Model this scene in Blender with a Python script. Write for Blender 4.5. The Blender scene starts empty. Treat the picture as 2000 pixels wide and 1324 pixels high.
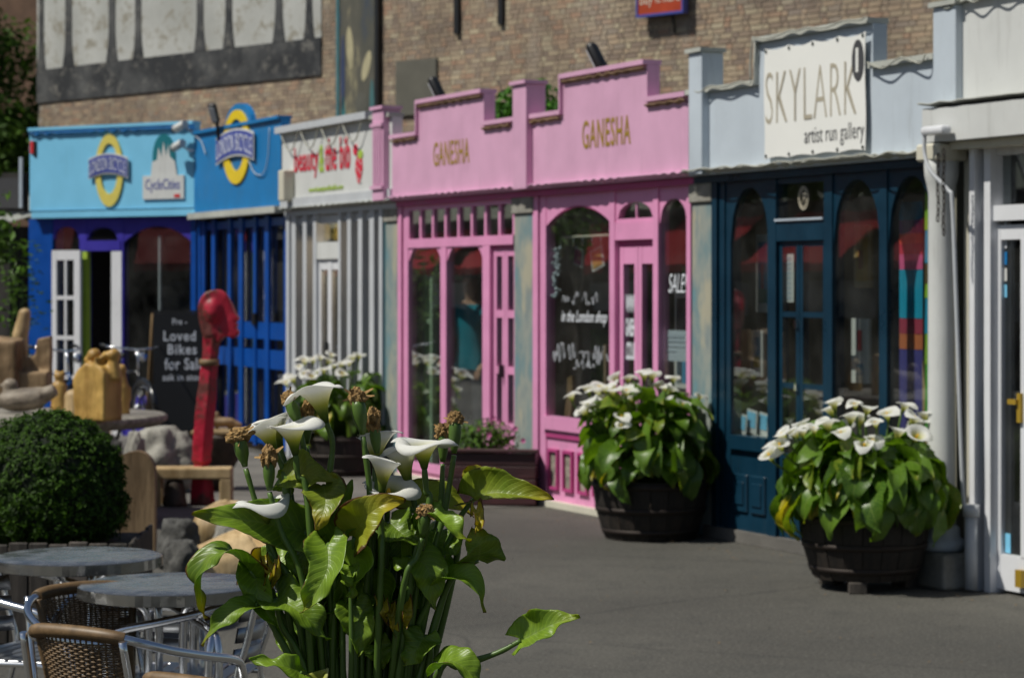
import bpy, bmesh, math, random
from mathutils import Vector, Matrix, Quaternion, noise

random.seed(7)
SC = bpy.context.scene
COL = SC.collection
R_ = math.radians

# ------------------------------------------------------------------ camera, sky, sun, exposure
F, HOR, CX, EYE = 4600.0, 556.0, 1000.0, 1.69        # focal length and horizon in photo pixels, eye height in metres
cam = bpy.data.cameras.new('camera')
cam_o = bpy.data.objects.new('camera', cam); COL.objects.link(cam_o)
cam_o.location = (0, 0, EYE); cam_o.rotation_euler = (R_(90), 0, 0)
cam.sensor_width = 36.0; cam.lens = F / 2000 * 36
cam.shift_y = -(662 - HOR) / 2000
cam.clip_start = 0.1; cam.clip_end = 600
cam.dof.use_dof = True; cam.dof.focus_distance = 5.35; cam.dof.aperture_fstop = 7.6
SC.camera = cam_o

SUN_H = Vector((-0.89, -0.32, 0)).normalized()
SUN_E = R_(55)
SUN_D = (SUN_H * math.cos(SUN_E) + Vector((0, 0, math.sin(SUN_E)))).normalized()
W = bpy.data.worlds.new('World'); SC.world = W; W.use_nodes = True
wn = W.node_tree.nodes; wl = W.node_tree.links
sky = wn.new('ShaderNodeTexSky'); sky.sky_type = 'NISHITA'; sky.sun_disc = False
sky.sun_elevation = SUN_E; sky.sun_rotation = math.atan2(SUN_H.x, SUN_H.y)
bg = wn['Background']; bg.inputs['Strength'].default_value = 0.052
wl.new(sky.outputs['Color'], bg.inputs['Color'])
sl = bpy.data.lights.new('sun', 'SUN'); sl.energy = 4.3; sl.angle = R_(0.9); sl.color = (1.0, 0.965, 0.87)
sun = bpy.data.objects.new('sun', sl); COL.objects.link(sun)
sun.rotation_euler = SUN_D.to_track_quat('Z', 'Y').to_euler(); sun.location = SUN_D * 50
SC.view_settings.view_transform = 'Standard'; SC.view_settings.look = 'None'
SC.view_settings.exposure = 0.0; SC.view_settings.gamma = 1.0; SC.view_settings.use_curve_mapping = False
SC.render.engine = 'CYCLES'
SC.cycles.use_denoising = True
SC.cycles.max_bounces = 7; SC.cycles.transparent_max_bounces = 12
SC.cycles.diffuse_bounces = 3; SC.cycles.glossy_bounces = 4
SC.cycles.caustics_reflective = False; SC.cycles.caustics_refractive = False
SC.cycles.sample_clamp_indirect = 4.0

# ------------------------------------------------------------------ helpers
def at(x, y, d):
    """A photo pixel at depth d as a point of the place."""
    return Vector(((x - CX) / F * d, d, EYE - (y - HOR) / F * d))
def gnd(x, y):
    return at(x, y, EYE * F / (y - HOR))

def lin(c):
    return tuple(((v / 12.92) if v <= 0.04045 else ((v + 0.055) / 1.055) ** 2.4) for v in c)
def rgb(r, g, b):
    return lin((r / 255, g / 255, b / 255))

class MB:
    """Collects faces and links them as one mesh object."""
    def __init__(s): s.v = []; s.f = []; s.sm = []; s.at = None; s.uv = None
    def add(s, vs, fs, smooth=False):
        o = len(s.v); s.v += [tuple(v) for v in vs]
        for f in fs: s.f.append(tuple(o + i for i in f)); s.sm.append(smooth)
        return s
    def box(s, x0, x1, y0, y1, z0, z1):
        vs = [(x, y, z) for x in (x0, x1) for y in (y0, y1) for z in (z0, z1)]
        return s.add(vs, [(0, 1, 3, 2), (4, 6, 7, 5), (0, 4, 5, 1), (2, 3, 7, 6), (0, 2, 6, 4), (1, 5, 7, 3)])
    def bbox(s, x0, x1, y0, y1, z0, z1, b=0.01, seg=1):
        bm = bmesh.new()
        bmesh.ops.create_cube(bm, size=1, matrix=Matrix.Translation(((x0+x1)/2, (y0+y1)/2, (z0+z1)/2)) @ Matrix.Diagonal((x1-x0, y1-y0, z1-z0, 1)))
        bmesh.ops.bevel(bm, geom=bm.edges[:], offset=b, segments=seg, affect='EDGES', profile=0.5)
        return s.bm(bm)
    def bm(s, bm, smooth=False, M=None):
        bm.verts.index_update()
        s.add([(M @ v.co if M else v.co) for v in bm.verts], [[v.index for v in f.verts] for f in bm.faces], smooth); bm.free(); return s
    def prism(s, pts, y0, y1):
        """pts in x,z run round the outline; extruded from y0 to y1"""
        n = len(pts)
        vs = [(p[0], y0, p[1]) for p in pts] + [(p[0], y1, p[1]) for p in pts]
        return s.add(vs, [tuple(range(n)), tuple(range(2*n-1, n-1, -1))] + [((i+1) % n, i, n+i, n+(i+1) % n) for i in range(n)])
    def tube(s, pts, r, sides=8, caps=True, smooth=True):
        pts = [Vector(p) for p in pts]; n = len(pts)
        rs = r if isinstance(r, (list, tuple)) else [r]*n
        vs = []; up = None
        for i, p in enumerate(pts):
            t = (pts[min(i+1, n-1)] - pts[max(i-1, 0)])
            t = t.normalized() if t.length > 1e-9 else Vector((0, 0, 1))
            if up is None:
                up = Vector((0, 0, 1)) if abs(t.z) < 0.9 else Vector((1, 0, 0))
            a = (up - t * up.dot(t))
            a = a.normalized() if a.length > 1e-6 else t.orthogonal().normalized()
            up = a; b = t.cross(a)
            for k in range(sides):
                q = 2*math.pi*k/sides
                vs.append(p + (a*math.cos(q) + b*math.sin(q)) * rs[i])
        fs = [(i*sides+k, i*sides+(k+1) % sides, (i+1)*sides+(k+1) % sides, (i+1)*sides+k) for i in range(n-1) for k in range(sides)]
        s.add(vs, fs, smooth)
        if caps:
            o = len(s.v) - n*sides
            s.f += [tuple(o+k for k in range(sides-1, -1, -1)), tuple(o+(n-1)*sides+k for k in range(sides))]; s.sm += [False, False]
        return s
    def lathe(s, prof, c=(0, 0, 0), sides=24, smooth=True, cap=True):
        """prof: (radius, z) pairs from the bottom up"""
        n = len(prof); vs = []
        for r, z in prof:
            for k in range(sides):
                q = 2*math.pi*k/sides
                vs.append((c[0]+r*math.cos(q), c[1]+r*math.sin(q), c[2]+z))
        fs = [(i*sides+k, i*sides+(k+1) % sides, (i+1)*sides+(k+1) % sides, (i+1)*sides+k) for i in range(n-1) for k in range(sides)]
        o = len(s.v); s.add(vs, fs, smooth)
        if cap:
            s.f += [tuple(o+k for k in range(sides-1, -1, -1)), tuple(o+(n-1)*sides+k for k in range(sides))]; s.sm += [False, False]
        return s
    def grid(s, rows, smooth=True, close=False):
        m = len(rows[0]); vs = [p for r in rows for p in r]
        fs = []
        for i in range(len(rows)-1):
            for k in range(m if close else m-1):
                k2 = (k+1) % m
                fs.append((i*m+k, i*m+k2, (i+1)*m+k2, (i+1)*m+k))
        return s.add(vs, fs, smooth)
    def mesh(s, name):
        me = bpy.data.meshes.new(name); me.from_pydata(s.v, [], s.f)
        if any(s.sm): me.polygons.foreach_set('use_smooth', s.sm)
        if s.at:
            for k, vals in s.at.items():
                a = me.attributes.new(k, 'FLOAT', 'POINT'); a.data.foreach_set('value', vals)
        if s.uv:
            ul = me.uv_layers.new(name='UVMap'); flat = []
            for l in me.loops: flat += s.uv[l.vertex_index]
            ul.data.foreach_set('uv', flat)
        me.update(); return me
    def build(s, name, mat, parent=None):
        return link(name, s.mesh(name), mat, parent)

def link(name, me, mat, parent=None, M=None):
    if mat is not None and len(me.materials) == 0: me.materials.append(mat)
    o = bpy.data.objects.new(name, me); COL.objects.link(o)
    if parent is not None: o.parent = parent
    if M is not None: o.matrix_basis = M
    return o
def tag(o, label, cat, group=None):
    o['label'] = label; o['category'] = cat
    if group: o['group'] = group
    return o
def thing(name, label, cat, loc=(0, 0, 0), rz=0.0, group=None):
    o = bpy.data.objects.new(name, None); COL.objects.link(o); o.empty_display_size = 0.1
    o.location = loc; o.rotation_euler = (0, 0, rz)
    return tag(o, label, cat, group)
def struct(o): o['kind'] = 'structure'; return o
def copy_tree(o, parent=None):
    c = o.copy(); COL.objects.link(c)
    if parent is not None: c.parent = parent
    for ch in list(o.children): copy_tree(ch, c)
    return c
def cr(pts, n=6):
    """Catmull-Rom curve through the points"""
    P = [Vector(p) for p in pts]; out = []
    Q = [P[0]*2-P[1]] + P + [P[-1]*2-P[-2]]
    for i in range(len(P)-1):
        a, b, c, d = Q[i:i+4]
        for k in range(n):
            t = k/n
            out.append(0.5*((2*b) + (c-a)*t + (2*a-5*b+4*c-d)*t*t + (3*b-a-3*c+d)*t**3))
    out.append(P[-1]); return out
def interp(tab, u):
    for (a, x), (b, y) in zip(tab, tab[1:]):
        if u <= b: return x + (y-x)*(u-a)/(b-a)
    return tab[-1][1]

# ------------------------------------------------------------------ materials
def nodes(name):
    m = bpy.data.materials.new(name); m.use_nodes = True
    return m, m.node_tree.nodes, m.node_tree.links, m.node_tree.nodes['Principled BSDF']
def c4(c): return (c[0], c[1], c[2], 1)
def N_(nt, t, **kw):
    n = nt.new(t)
    for k, v in kw.items():
        if k in n.inputs.keys(): n.inputs[k].default_value = v
        else: setattr(n, k, v)
    return n
def mixc(nt, ln, fac, a, b, mode='MIX'):
    m = nt.new('ShaderNodeMix'); m.data_type = 'RGBA'; m.blend_type = mode
    for sock, val in ((m.inputs[0], fac), (m.inputs[6], a), (m.inputs[7], b)):
        if hasattr(val, 'links'): ln.new(val, sock)
        elif isinstance(val, (int, float)): sock.default_value = val
        else: sock.default_value = c4(val)
    return m.outputs[2]
def ramp(nt, ln, src, stops):
    r = nt.new('ShaderNodeValToRGB'); e = r.color_ramp.elements
    while len(e) < len(stops): e.new(0.5)
    for el, (p, c) in zip(e, stops):
        el.position = p; el.color = c4(c) if not isinstance(c, (int, float)) else (c, c, c, 1)
    ln.new(src, r.inputs[0]); return r.outputs[0]
def noise_tex(nt, ln, scale, detail=4, rough=0.6, vec=None, stretch=None, coord='Object'):
    tc = nt.new('ShaderNodeTexCoord'); v = tc.outputs[coord] if vec is None else vec
    if stretch:
        mp = nt.new('ShaderNodeMapping'); mp.inputs['Scale'].default_value = stretch; ln.new(v, mp.inputs[0]); v = mp.outputs[0]
    n = nt.new('ShaderNodeTexNoise'); n.inputs['Scale'].default_value = scale; n.inputs['Detail'].default_value = detail; n.inputs['Roughness'].default_value = rough
    ln.new(v, n.inputs['Vector']); return n.outputs['Fac']
def bump(nt, ln, src, bsdf, strength=0.3, dist=0.01):
    b = nt.new('ShaderNodeBump'); b.inputs['Strength'].default_value = strength; b.inputs['Distance'].default_value = dist
    ln.new(src, b.inputs['Height']); ln.new(b.outputs[0], bsdf.inputs['Normal'])

def paint(name, col, rough=0.5, var=0.12, dirt=0.25, dcol=(0.10, 0.085, 0.06), scale=3.0, spec=0.4):
    m, nt, ln, b = nodes(name)
    n1 = noise_tex(nt, ln, scale, 5, 0.65)
    c = mixc(nt, ln, ramp(nt, ln, n1, [(0.3, 0.0), (0.7, 1.0)]), tuple(x*(1-var) for x in col), tuple(min(0.9, x*(1+var)) for x in col))
    n2 = noise_tex(nt, ln, 5.0, 6, 0.7, stretch=(3.0, 3.0, 0.35))
    c = mixc(nt, ln, ramp(nt, ln, n2, [(0.56, 0.0), (0.8, dirt)]), c, dcol)
    n3 = noise_tex(nt, ln, 60, 3, 0.6)
    n4 = noise_tex(nt, ln, 9, 8, 0.75)
    c = mixc(nt, ln, ramp(nt, ln, n4, [(0.66, 0.0), (0.70, min(0.7, dirt*1.8))]), c, tuple(0.45*x+0.10 for x in col))
    n5 = noise_tex(nt, ln, 0.9, 3)
    c = mixc(nt, ln, ramp(nt, ln, n5, [(0.40, 0.0), (0.75, dirt*0.6)]), c, tuple(0.6*x for x in col))
    ln.new(c, b.inputs['Base Color'])
    ln.new(ramp(nt, ln, n1, [(0.2, rough-0.12), (0.8, rough+0.15)]), b.inputs['Roughness'])
    b.inputs['Specular IOR Level'].default_value = spec
    bump(nt, ln, n3, b, 0.12, 0.004)
    return m
def plain(name, col, rough=0.6, metal=0.0, var=0.15, scale=12.0):
    m, nt, ln, b = nodes(name)
    n1 = noise_tex(nt, ln, scale, 4)
    ln.new(mixc(nt, ln, n1, tuple(x*(1-var) for x in col), tuple(min(0.95, x*(1+var)) for x in col)), b.inputs['Base Color'])
    b.inputs['Roughness'].default_value = rough; b.inputs['Metallic'].default_value = metal
    return m
def wood(name, ca, cb, scale=4.0, stretch=(1, 1, 0.12), rough=0.65, crack=0.5, bstr=0.45):
    m, nt, ln, b = nodes(name)
    n1 = noise_tex(nt, ln, scale*3, 6, 0.65, stretch=stretch)
    n2 = noise_tex(nt, ln, scale*0.7, 3)
    c = mixc(nt, ln, ramp(nt, ln, n1, [(0.40, 0.0), (0.60, 1.0)]), tuple(x*0.8 for x in ca), cb)
    c = mixc(nt, ln, ramp(nt, ln, n2, [(0.35, 0.55), (0.7, 0.0)]), c, tuple(x*0.45 for x in ca))
    n3 = noise_tex(nt, ln, scale*9, 4, 0.6, stretch=stretch)
    c = mixc(nt, ln, ramp(nt, ln, n3, [(0.62, 0.0), (0.72, crack)]), c, tuple(x*0.25 for x in ca))
    oi = nt.new('ShaderNodeObjectInfo')
    hs = nt.new('ShaderNodeHueSaturation'); mr = nt.new('ShaderNodeMapRange'); mr.inputs[3].default_value = 0.75; mr.inputs[4].default_value = 1.2
    ln.new(oi.outputs['Random'], mr.inputs[0]); ln.new(mr.outputs[0], hs.inputs['Value']); ln.new(c, hs.inputs['Color'])
    ln.new(hs.outputs[0], b.inputs['Base Color']); b.inputs['Roughness'].default_value = rough
    bump(nt, ln, n3, b, bstr, 0.01)
    return m
def stone(name, ca, cb, scale=6.0):
    m, nt, ln, b = nodes(name)
    n1 = noise_tex(nt, ln, scale, 8, 0.7); n2 = noise_tex(nt, ln, scale*0.4, 3)
    c = mixc(nt, ln, ramp(nt, ln, n1, [(0.3, 0.0), (0.7, 1.0)]), ca, cb)
    c = mixc(nt, ln, ramp(nt, ln, n2, [(0.4, 0.0), (0.75, 0.6)]), c, tuple(x*0.4 for x in ca))
    ln.new(c, b.inputs['Base Color']); b.inputs['Roughness'].default_value = 0.85
    bump(nt, ln, n1, b, 0.6, 0.03)
    return m
def glass(name, tint=(0.90, 0.93, 0.92), k=3.2, haze=0.02):
    m, nt, ln, b = nodes(name); nt.remove(b)
    out = nt['Material Output']
    tr = N_(nt, 'ShaderNodeBsdfTransparent'); tr.inputs[0].default_value = c4(tint)
    gl = nt.new('ShaderNodeBsdfGlossy'); gl.inputs['Roughness'].default_value = 0.015; gl.inputs['Color'].default_value = (0.95, 0.97, 1, 1)
    fr = nt.new('ShaderNodeLayerWeight'); fr.inputs['Blend'].default_value = 0.5
    pw = nt.new('ShaderNodeMath'); pw.operation = 'POWER'; pw.inputs[1].default_value = 5.0; ln.new(fr.outputs['Facing'], pw.inputs[0])
    nz = noise_tex(nt, ln, 1.6, 2)
    bp = nt.new('ShaderNodeBump'); bp.inputs['Strength'].default_value = 0.02; bp.inputs['Distance'].default_value = 0.05; ln.new(nz, bp.inputs['Height']); ln.new(bp.outputs[0], gl.inputs['Normal'])
    mu = nt.new('ShaderNodeMath'); mu.operation = 'MULTIPLY_ADD'; mu.inputs[1].default_value = k; mu.inputs[2].default_value = 0.045; mu.use_clamp = True
    ln.new(pw.outputs[0], mu.inputs[0])
    mx = nt.new('ShaderNodeMixShader'); ln.new(mu.outputs[0], mx.inputs[0]); ln.new(tr.outputs[0], mx.inputs[1]); ln.new(gl.outputs[0], mx.inputs[2])
    df = nt.new('ShaderNodeBsdfDiffuse'); df.inputs[0].default_value = (0.5, 0.5, 0.48, 1)
    n2 = noise_tex(nt, ln, 3, 5)
    m2 = nt.new('ShaderNodeMixShader'); ln.new(ramp(nt, ln, n2, [(0.35, 0.0), (0.9, haze*2)]), m2.inputs[0]); ln.new(mx.outputs[0], m2.inputs[1]); ln.new(df.outputs[0], m2.inputs[2])
    ln.new(m2.outputs[0], out.inputs[0])
    return m
def leafmat(name, dark, light, yellow=(0.42, 0.36, 0.03), brown=(0.13, 0.06, 0.015), trans=0.3, veins=True):
    m, nt, ln, b = nodes(name); out = nt['Material Output']
    oi = nt.new('ShaderNodeObjectInfo')
    n1 = noise_tex(nt, ln, 14, 4)
    base = mixc(nt, ln, ramp(nt, ln, n1, [(0.3, 0.0), (0.75, 1.0)]), dark, light)
    base = mixc(nt, ln, ramp(nt, ln, oi.outputs['Random'], [(0.0, 0.0), (1.0, 0.5)]), base, tuple(x*1.5 for x in light))
    ag = nt.new('ShaderNodeAttribute'); ag.attribute_name = 'age'
    ed = nt.new('ShaderNodeAttribute'); ed.attribute_name = 'edge'
    h = None
    if veins:
        uv = nt.new('ShaderNodeTexCoord'); sp = nt.new('ShaderNodeSeparateXYZ'); ln.new(uv.outputs['UV'], sp.inputs[0])
        def M(op, a, bb, cc=None):
            q = nt.new('ShaderNodeMath'); q.operation = op
            for i, val in enumerate((a, bb, cc)):
                if val is None: continue
                if hasattr(val, 'links'): ln.new(val, q.inputs[i])
                else: q.inputs[i].default_value = val
            return q.outputs[0]
        av = M('ABSOLUTE', M('SUBTRACT', sp.outputs[1], 0.5), None)
        ph = M('MULTIPLY', M('SUBTRACT', sp.outputs[0], M('MULTIPLY', av, 0.55)), 92.0)
        vein = M('POWER', M('MULTIPLY_ADD', M('SINE', ph, None), 0.5, 0.5), 8.0)
        mid = ramp(nt, ln, av, [(0.0, 1.0), (0.035, 0.0)])
        base = mixc(nt, ln, M('MULTIPLY', vein, 0.22), base, tuple(min(0.6, x*2.0) for x in light))
        base = mixc(nt, ln, M('MULTIPLY', mid, 0.55), base, (0.22, 0.30, 0.07))
        h = M('ADD', M('MULTIPLY', vein, -0.5), M('MULTIPLY', mid, -1.0))
    n4 = noise_tex(nt, ln, 9, 3)
    am = nt.new('ShaderNodeMath'); am.operation = 'MULTIPLY_ADD'; ln.new(n4, am.inputs[0]); am.inputs[1].default_value = 0.5; ln.new(ag.outputs['Fac'], am.inputs[2])
    base = mixc(nt, ln, ramp(nt, ln, am.outputs[0], [(0.38, 0.0), (0.95, 1.0)]), base, yellow)
    n5 = noise_tex(nt, ln, 30, 4)
    em = nt.new('ShaderNodeMath'); em.operation = 'MULTIPLY_ADD'; ln.new(n5, em.inputs[0]); em.inputs[1].default_value = 0.9; ln.new(ed.outputs['Fac'], em.inputs[2])
    base = mixc(nt, ln, ramp(nt, ln, em.outputs[0], [(0.88, 0.0), (1.04, 1.0)]), base, brown)
    ln.new(base, b.inputs['Base Color']); b.inputs['Roughness'].default_value = 0.38; b.inputs['Specular IOR Level'].default_value = 0.5
    if h is not None: bump(nt, ln, h, b, 0.25, 0.003)
    tl = nt.new('ShaderNodeBsdfTranslucent')
    ln.new(mixc(nt, ln, 1.0, base, (2.0, 2.0, 0.6), 'MULTIPLY'), tl.inputs[0])
    mx = nt.new('ShaderNodeMixShader'); mx.inputs[0].default_value = trans
    ln.new(b.outputs[0], mx.inputs[1]); ln.new(tl.outputs[0], mx.inputs[2]); ln.new(mx.outputs[0], out.inputs[0])
    return m
def spathemat(name):
    m, nt, ln, b = nodes(name); out = nt['Material Output']
    a = nt.new('ShaderNodeAttribute'); a.attribute_name = 'along'
    ed = nt.new('ShaderNodeAttribute'); ed.attribute_name = 'edge'
    n1 = noise_tex(nt, ln, 20, 4)
    c = ramp(nt, ln, a.outputs['Fac'], [(0.0, (0.05, 0.10, 0.012)), (0.22, (0.17, 0.24, 0.02)), (0.42, (0.50, 0.52, 0.10)), (0.60, (0.76, 0.75, 0.52)), (0.78, (0.87, 0.87, 0.84))])
    c = mixc(nt, ln, ramp(nt, ln, n1, [(0.4, 0.0), (0.8, 0.16)]), c, (0.55, 0.52, 0.36))
    em = nt.new('ShaderNodeMath'); em.operation = 'ADD'; ln.new(n1, em.inputs[0]); ln.new(ed.outputs['Fac'], em.inputs[1])
    c = mixc(nt, ln, ramp(nt, ln, em.outputs[0], [(1.0, 0.0), (1.2, 1.0)]), c, (0.20, 0.09, 0.02))
    ln.new(c, b.inputs['Base Color']); b.inputs['Roughness'].default_value = 0.5; b.inputs['Specular IOR Level'].default_value = 0.3
    tl = nt.new('ShaderNodeBsdfTranslucent'); ln.new(c, tl.inputs[0])
    mx = nt.new('ShaderNodeMixShader'); mx.inputs[0].default_value = 0.45
    ln.new(b.outputs[0], mx.inputs[1]); ln.new(tl.outputs[0], mx.inputs[2]); ln.new(mx.outputs[0], out.inputs[0])
    return m

M = {}
M['pink'] = paint('pink_paint', (0.64, 0.36, 0.52), 0.5, 0.08, 0.3)
M['pink_frame'] = paint('pink_gloss', (0.70, 0.29, 0.50), 0.38, 0.08, 0.22)
M['magenta'] = paint('magenta_paint', (0.42, 0.06, 0.20), 0.4, 0.1, 0.1)
M['paleblue'] = paint('pale_blue_paint', (0.50, 0.56, 0.625), 0.5, 0.06, 0.3)
M['greyside'] = paint('grey_blue_paint', (0.42, 0.48, 0.55), 0.5, 0.08, 0.2)  # grey-blue of small parts, also the painted shade on the gallery's step side
M['skyblue'] = paint('sky_blue_paint', (0.20, 0.55, 0.80), 0.45, 0.05, 0.10)
M['cyanblue'] = paint('cyan_blue_paint', (0.010, 0.17, 0.43), 0.45, 0.12, 0.12)
M['blue'] = paint('cobalt_paint', (0.003, 0.062, 0.31), 0.35, 0.15, 0.1)
M['violet'] = paint('violet_blue_paint', (0.045, 0.035, 0.33), 0.4, 0.15, 0.1)
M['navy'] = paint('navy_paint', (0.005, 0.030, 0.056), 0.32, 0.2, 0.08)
M['white'] = paint('white_paint', (0.60, 0.61, 0.60), 0.5, 0.05, 0.32)
M['whitegloss'] = paint('white_gloss', (0.68, 0.69, 0.72), 0.32, 0.04, 0.25)
M['cream'] = paint('cream_paint', (0.60, 0.57, 0.47), 0.5, 0.08, 0.35)
M['greywhite'] = paint('grey_white_paint', (0.50, 0.52, 0.55), 0.45, 0.06, 0.25)
M['coping'] = paint('coping_paint', (0.45, 0.46, 0.42), 0.6, 0.15, 0.55)
M['glass'] = glass('window_glass')
M['mosaic'] = stone('mosaic_glass', (0.16, 0.17, 0.13), (0.52, 0.42, 0.36), 30)
M['gold'] = plain('gold_letter', (0.42, 0.27, 0.03), 0.35, 0.3)
M['beige_letter'] = plain('beige_letter', (0.40, 0.36, 0.28), 0.5)
M['dark_letter'] = plain('dark_letter', (0.06, 0.06, 0.065), 0.5)
M['red_letter'] = plain('red_letter', (0.60, 0.02, 0.05), 0.5)
M['green_letter'] = plain('green_letter', (0.36, 0.50, 0.06), 0.5)
M['white_letter'] = plain('white_letter', (0.75, 0.78, 0.85), 0.6)
M['yellow'] = plain('yellow_sign', (0.72, 0.52, 0.01), 0.5)
M['paleyellow'] = plain('pale_yellow_sign', (0.66, 0.56, 0.12), 0.5)
M['bandblue'] = plain('band_blue', (0.05, 0.07, 0.32), 0.5)
M['teal'] = plain('teal_sign', (0.005, 0.16, 0.20), 0.5)
M['red'] = plain('red_fabric', (0.55, 0.012, 0.02), 0.8)
M['black'] = plain('black_plastic', (0.012, 0.012, 0.013), 0.4)
M['rubber'] = plain('rubber', (0.015, 0.015, 0.016), 0.8)
M['chrome'] = plain('chrome', (0.80, 0.81, 0.83), 0.12, 1.0, 0.03)
M['alu'] = plain('aluminium_tube', (0.74, 0.75, 0.77), 0.2, 1.0, 0.06, 40)
M['cable'] = plain('cable', (0.36, 0.36, 0.31), 0.6)
M['inner'] = plain('shop_inner', (0.24, 0.23, 0.18), 0.9)
M['innerdark'] = plain('shop_inner_dark', (0.05, 0.05, 0.055), 0.9)
M['shelfwood'] = plain('shelf_wood', (0.30, 0.22, 0.14), 0.7)
M['shelfwhite'] = plain('shelf_white', (0.62, 0.62, 0.6), 0.6)
M['barrel'] = wood('barrel_oak', (0.014, 0.010, 0.007), (0.042, 0.029, 0.020), 5, (1, 1, 0.15), 0.75)
M['hoop'] = plain('rusty_hoop', (0.03, 0.022, 0.018), 0.6, 0.5)
M['soil'] = stone('soil', (0.02, 0.014, 0.009), (0.05, 0.035, 0.02), 20)
M['plank'] = wood('grey_plank', (0.05, 0.042, 0.034), (0.12, 0.10, 0.085), 4, (1, 1, 0.12), 0.8)
M['plumwood'] = wood('plum_wood', (0.035, 0.010, 0.012), (0.07, 0.02, 0.022), 5, (0.12, 1, 1), 0.6)
M['palewood'] = wood('pale_wood', (0.46, 0.31, 0.14), (0.68, 0.50, 0.27), 3, (1, 1, 0.2), 0.6, 0.25)
M['yellowwood'] = wood('yellow_wood', (0.48, 0.27, 0.06), (0.68, 0.43, 0.12), 4, (1, 1, 0.2), 0.5, 0.25)
M['brownwood'] = wood('brown_wood', (0.22, 0.135, 0.06), (0.38, 0.255, 0.135), 4, (1, 1, 0.15), 0.65, 0.4)
M['greywood'] = wood('grey_wood', (0.22, 0.20, 0.165), (0.44, 0.405, 0.345), 5, (0.3, 1, 1), 0.6, 0.5)
M['birdwood'] = wood('bird_wood', (0.17, 0.135, 0.10), (0.34, 0.285, 0.22), 5, (0.3, 1, 1), 0.6, 0.5)
M['darkwood'] = wood('dark_wood', (0.03, 0.018, 0.010), (0.07, 0.045, 0.028), 5, (1, 1, 0.3), 0.6)
M['stone'] = stone('pale_stone', (0.18, 0.172, 0.148), (0.40, 0.385, 0.34))
M['rock'] = stone('dark_rock', (0.028, 0.028, 0.026), (0.13, 0.127, 0.118), 9)
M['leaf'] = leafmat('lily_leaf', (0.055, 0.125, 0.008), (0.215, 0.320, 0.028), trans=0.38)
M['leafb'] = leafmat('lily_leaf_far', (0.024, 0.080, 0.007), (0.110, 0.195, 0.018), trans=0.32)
M['spathe'] = spathemat('lily_spathe')
M['stalk'] = plain('lily_stalk', (0.075, 0.140, 0.020), 0.42, 0, 0.5, 9)
M['spadix'] = plain('lily_spadix', (0.65, 0.38, 0.02), 0.7)
M['wither'] = stone('withered_spathe', (0.22, 0.11, 0.03), (0.58, 0.38, 0.15), 60)
# ------------------------------------------------------------------ lettering, made once as meshes
_TX = {}
def prep_texts(items):
    obs = []
    for key, body, off, sp in items:
        cu = bpy.data.curves.new('txt', 'FONT'); cu.body = body; cu.offset = off; cu.extrude = 0.01; cu.resolution_u = 3; cu.space_character = sp
        ob = bpy.data.objects.new('txt', cu); COL.objects.link(ob); obs.append((key, ob))
    dg = bpy.context.evaluated_depsgraph_get()
    for key, ob in obs:
        me = bpy.data.meshes.new_from_object(ob.evaluated_get(dg))
        _TX[key] = ([v.co.copy() for v in me.vertices], [tuple(p.vertices) for p in me.polygons])
        bpy.data.meshes.remove(me)
    for key, ob in obs:
        cu = ob.data; bpy.data.objects.remove(ob); bpy.data.curves.remove(cu)
prep_texts([('GANESHA', 'GANESHA', 0.008, 1.12), ('SKYLARK', 'SKYLARK', -0.016, 1.06), ('artist', 'artist run gallery', -0.004, 1.06), ('one', '1', 0.0, 1),
            ('LB', 'LONDON BICYCLE', -0.008, 1.22), ('CC', 'CycleCities', 0.0, 0.95), ('b1', 'beauty', 0.012, 1.05), ('amp', '&', 0.01, 1), ('b2', 'the bib', 0.012, 1.05),
            ('url', 'www.beautyandthebib.com', 0.012, 1), ('buy', 'buy it here', 0.0, 1), ('pre', 'Pre -', 0.012, 1.1), ('loved', 'Loved', 0.018, 1.15), ('bikes', 'Bikes', 0.018, 1.15),
            ('sale', 'for Sale', 0.018, 1.1), ('ask', 'ask in store', 0.014, 1.05), ('SALE', 'SALE!', -0.005, 1.0), ('www', 'WWW', 0.02, 0.9), ('gan', 'GANESHA', 0.02, 0.9), ('co', '.CO.UK', 0.02, 0.9),
            ('lm', 'in the London shop', 0.004, 1)])
def letters(key, x0, x1, z0, z1, y, mat, parent, name='lettering', th=0.004, skew=0.0):
    vs, fs = _TX[key]
    xs = [v.x for v in vs]; ys = [v.y for v in vs]; a, b = min(xs), max(xs); c, d = min(ys), max(ys)
    mb = MB()
    mb.add([(x0+(v.x-a)/(b-a)*(x1-x0)+skew*(v.y-c)/(d-c), y-(v.z*100*th/2), z0+(v.y-c)/(d-c)*(z1-z0)) for v in vs], fs)
    return mb.build(name, mat, parent)

# ------------------------------------------------------------------ frames standing on the ground: s along the front, n out of it, z up
class Fr:
    def __init__(s, x, d, Rv):
        s.O = Vector(((x-CX)/F*d, d)); s.R = Vector(Rv).normalized(); s.N = Vector((s.R.y, -s.R.x)); s.rz = math.atan2(s.R.y, s.R.x)
    def sd(s, x, n=0.0):
        dr = Vector(((x-CX)/F, 1.0)); t = (n + s.O.dot(s.N)) / dr.dot(s.N); P = dr*t
        return (P-s.O).dot(s.R), t
    def s(s, x, n=0.0): return s.sd(x, n)[0]
    def z(s, x, y, n=0.0): return EYE-(y-HOR)/F*s.sd(x, n)[1]
    def world(s, u, n=0.0, z=0.0):
        p = s.O + s.R*u + s.N*n; return Vector((p.x, p.y, z))
_al = math.atan(2191/4600)
ROW = Fr(378, 25.73, (math.sin(_al), -math.cos(_al)))
LBF = Fr(58, 26.95, (0.86, -0.51))
_be = math.atan(4500/4600)
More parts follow.
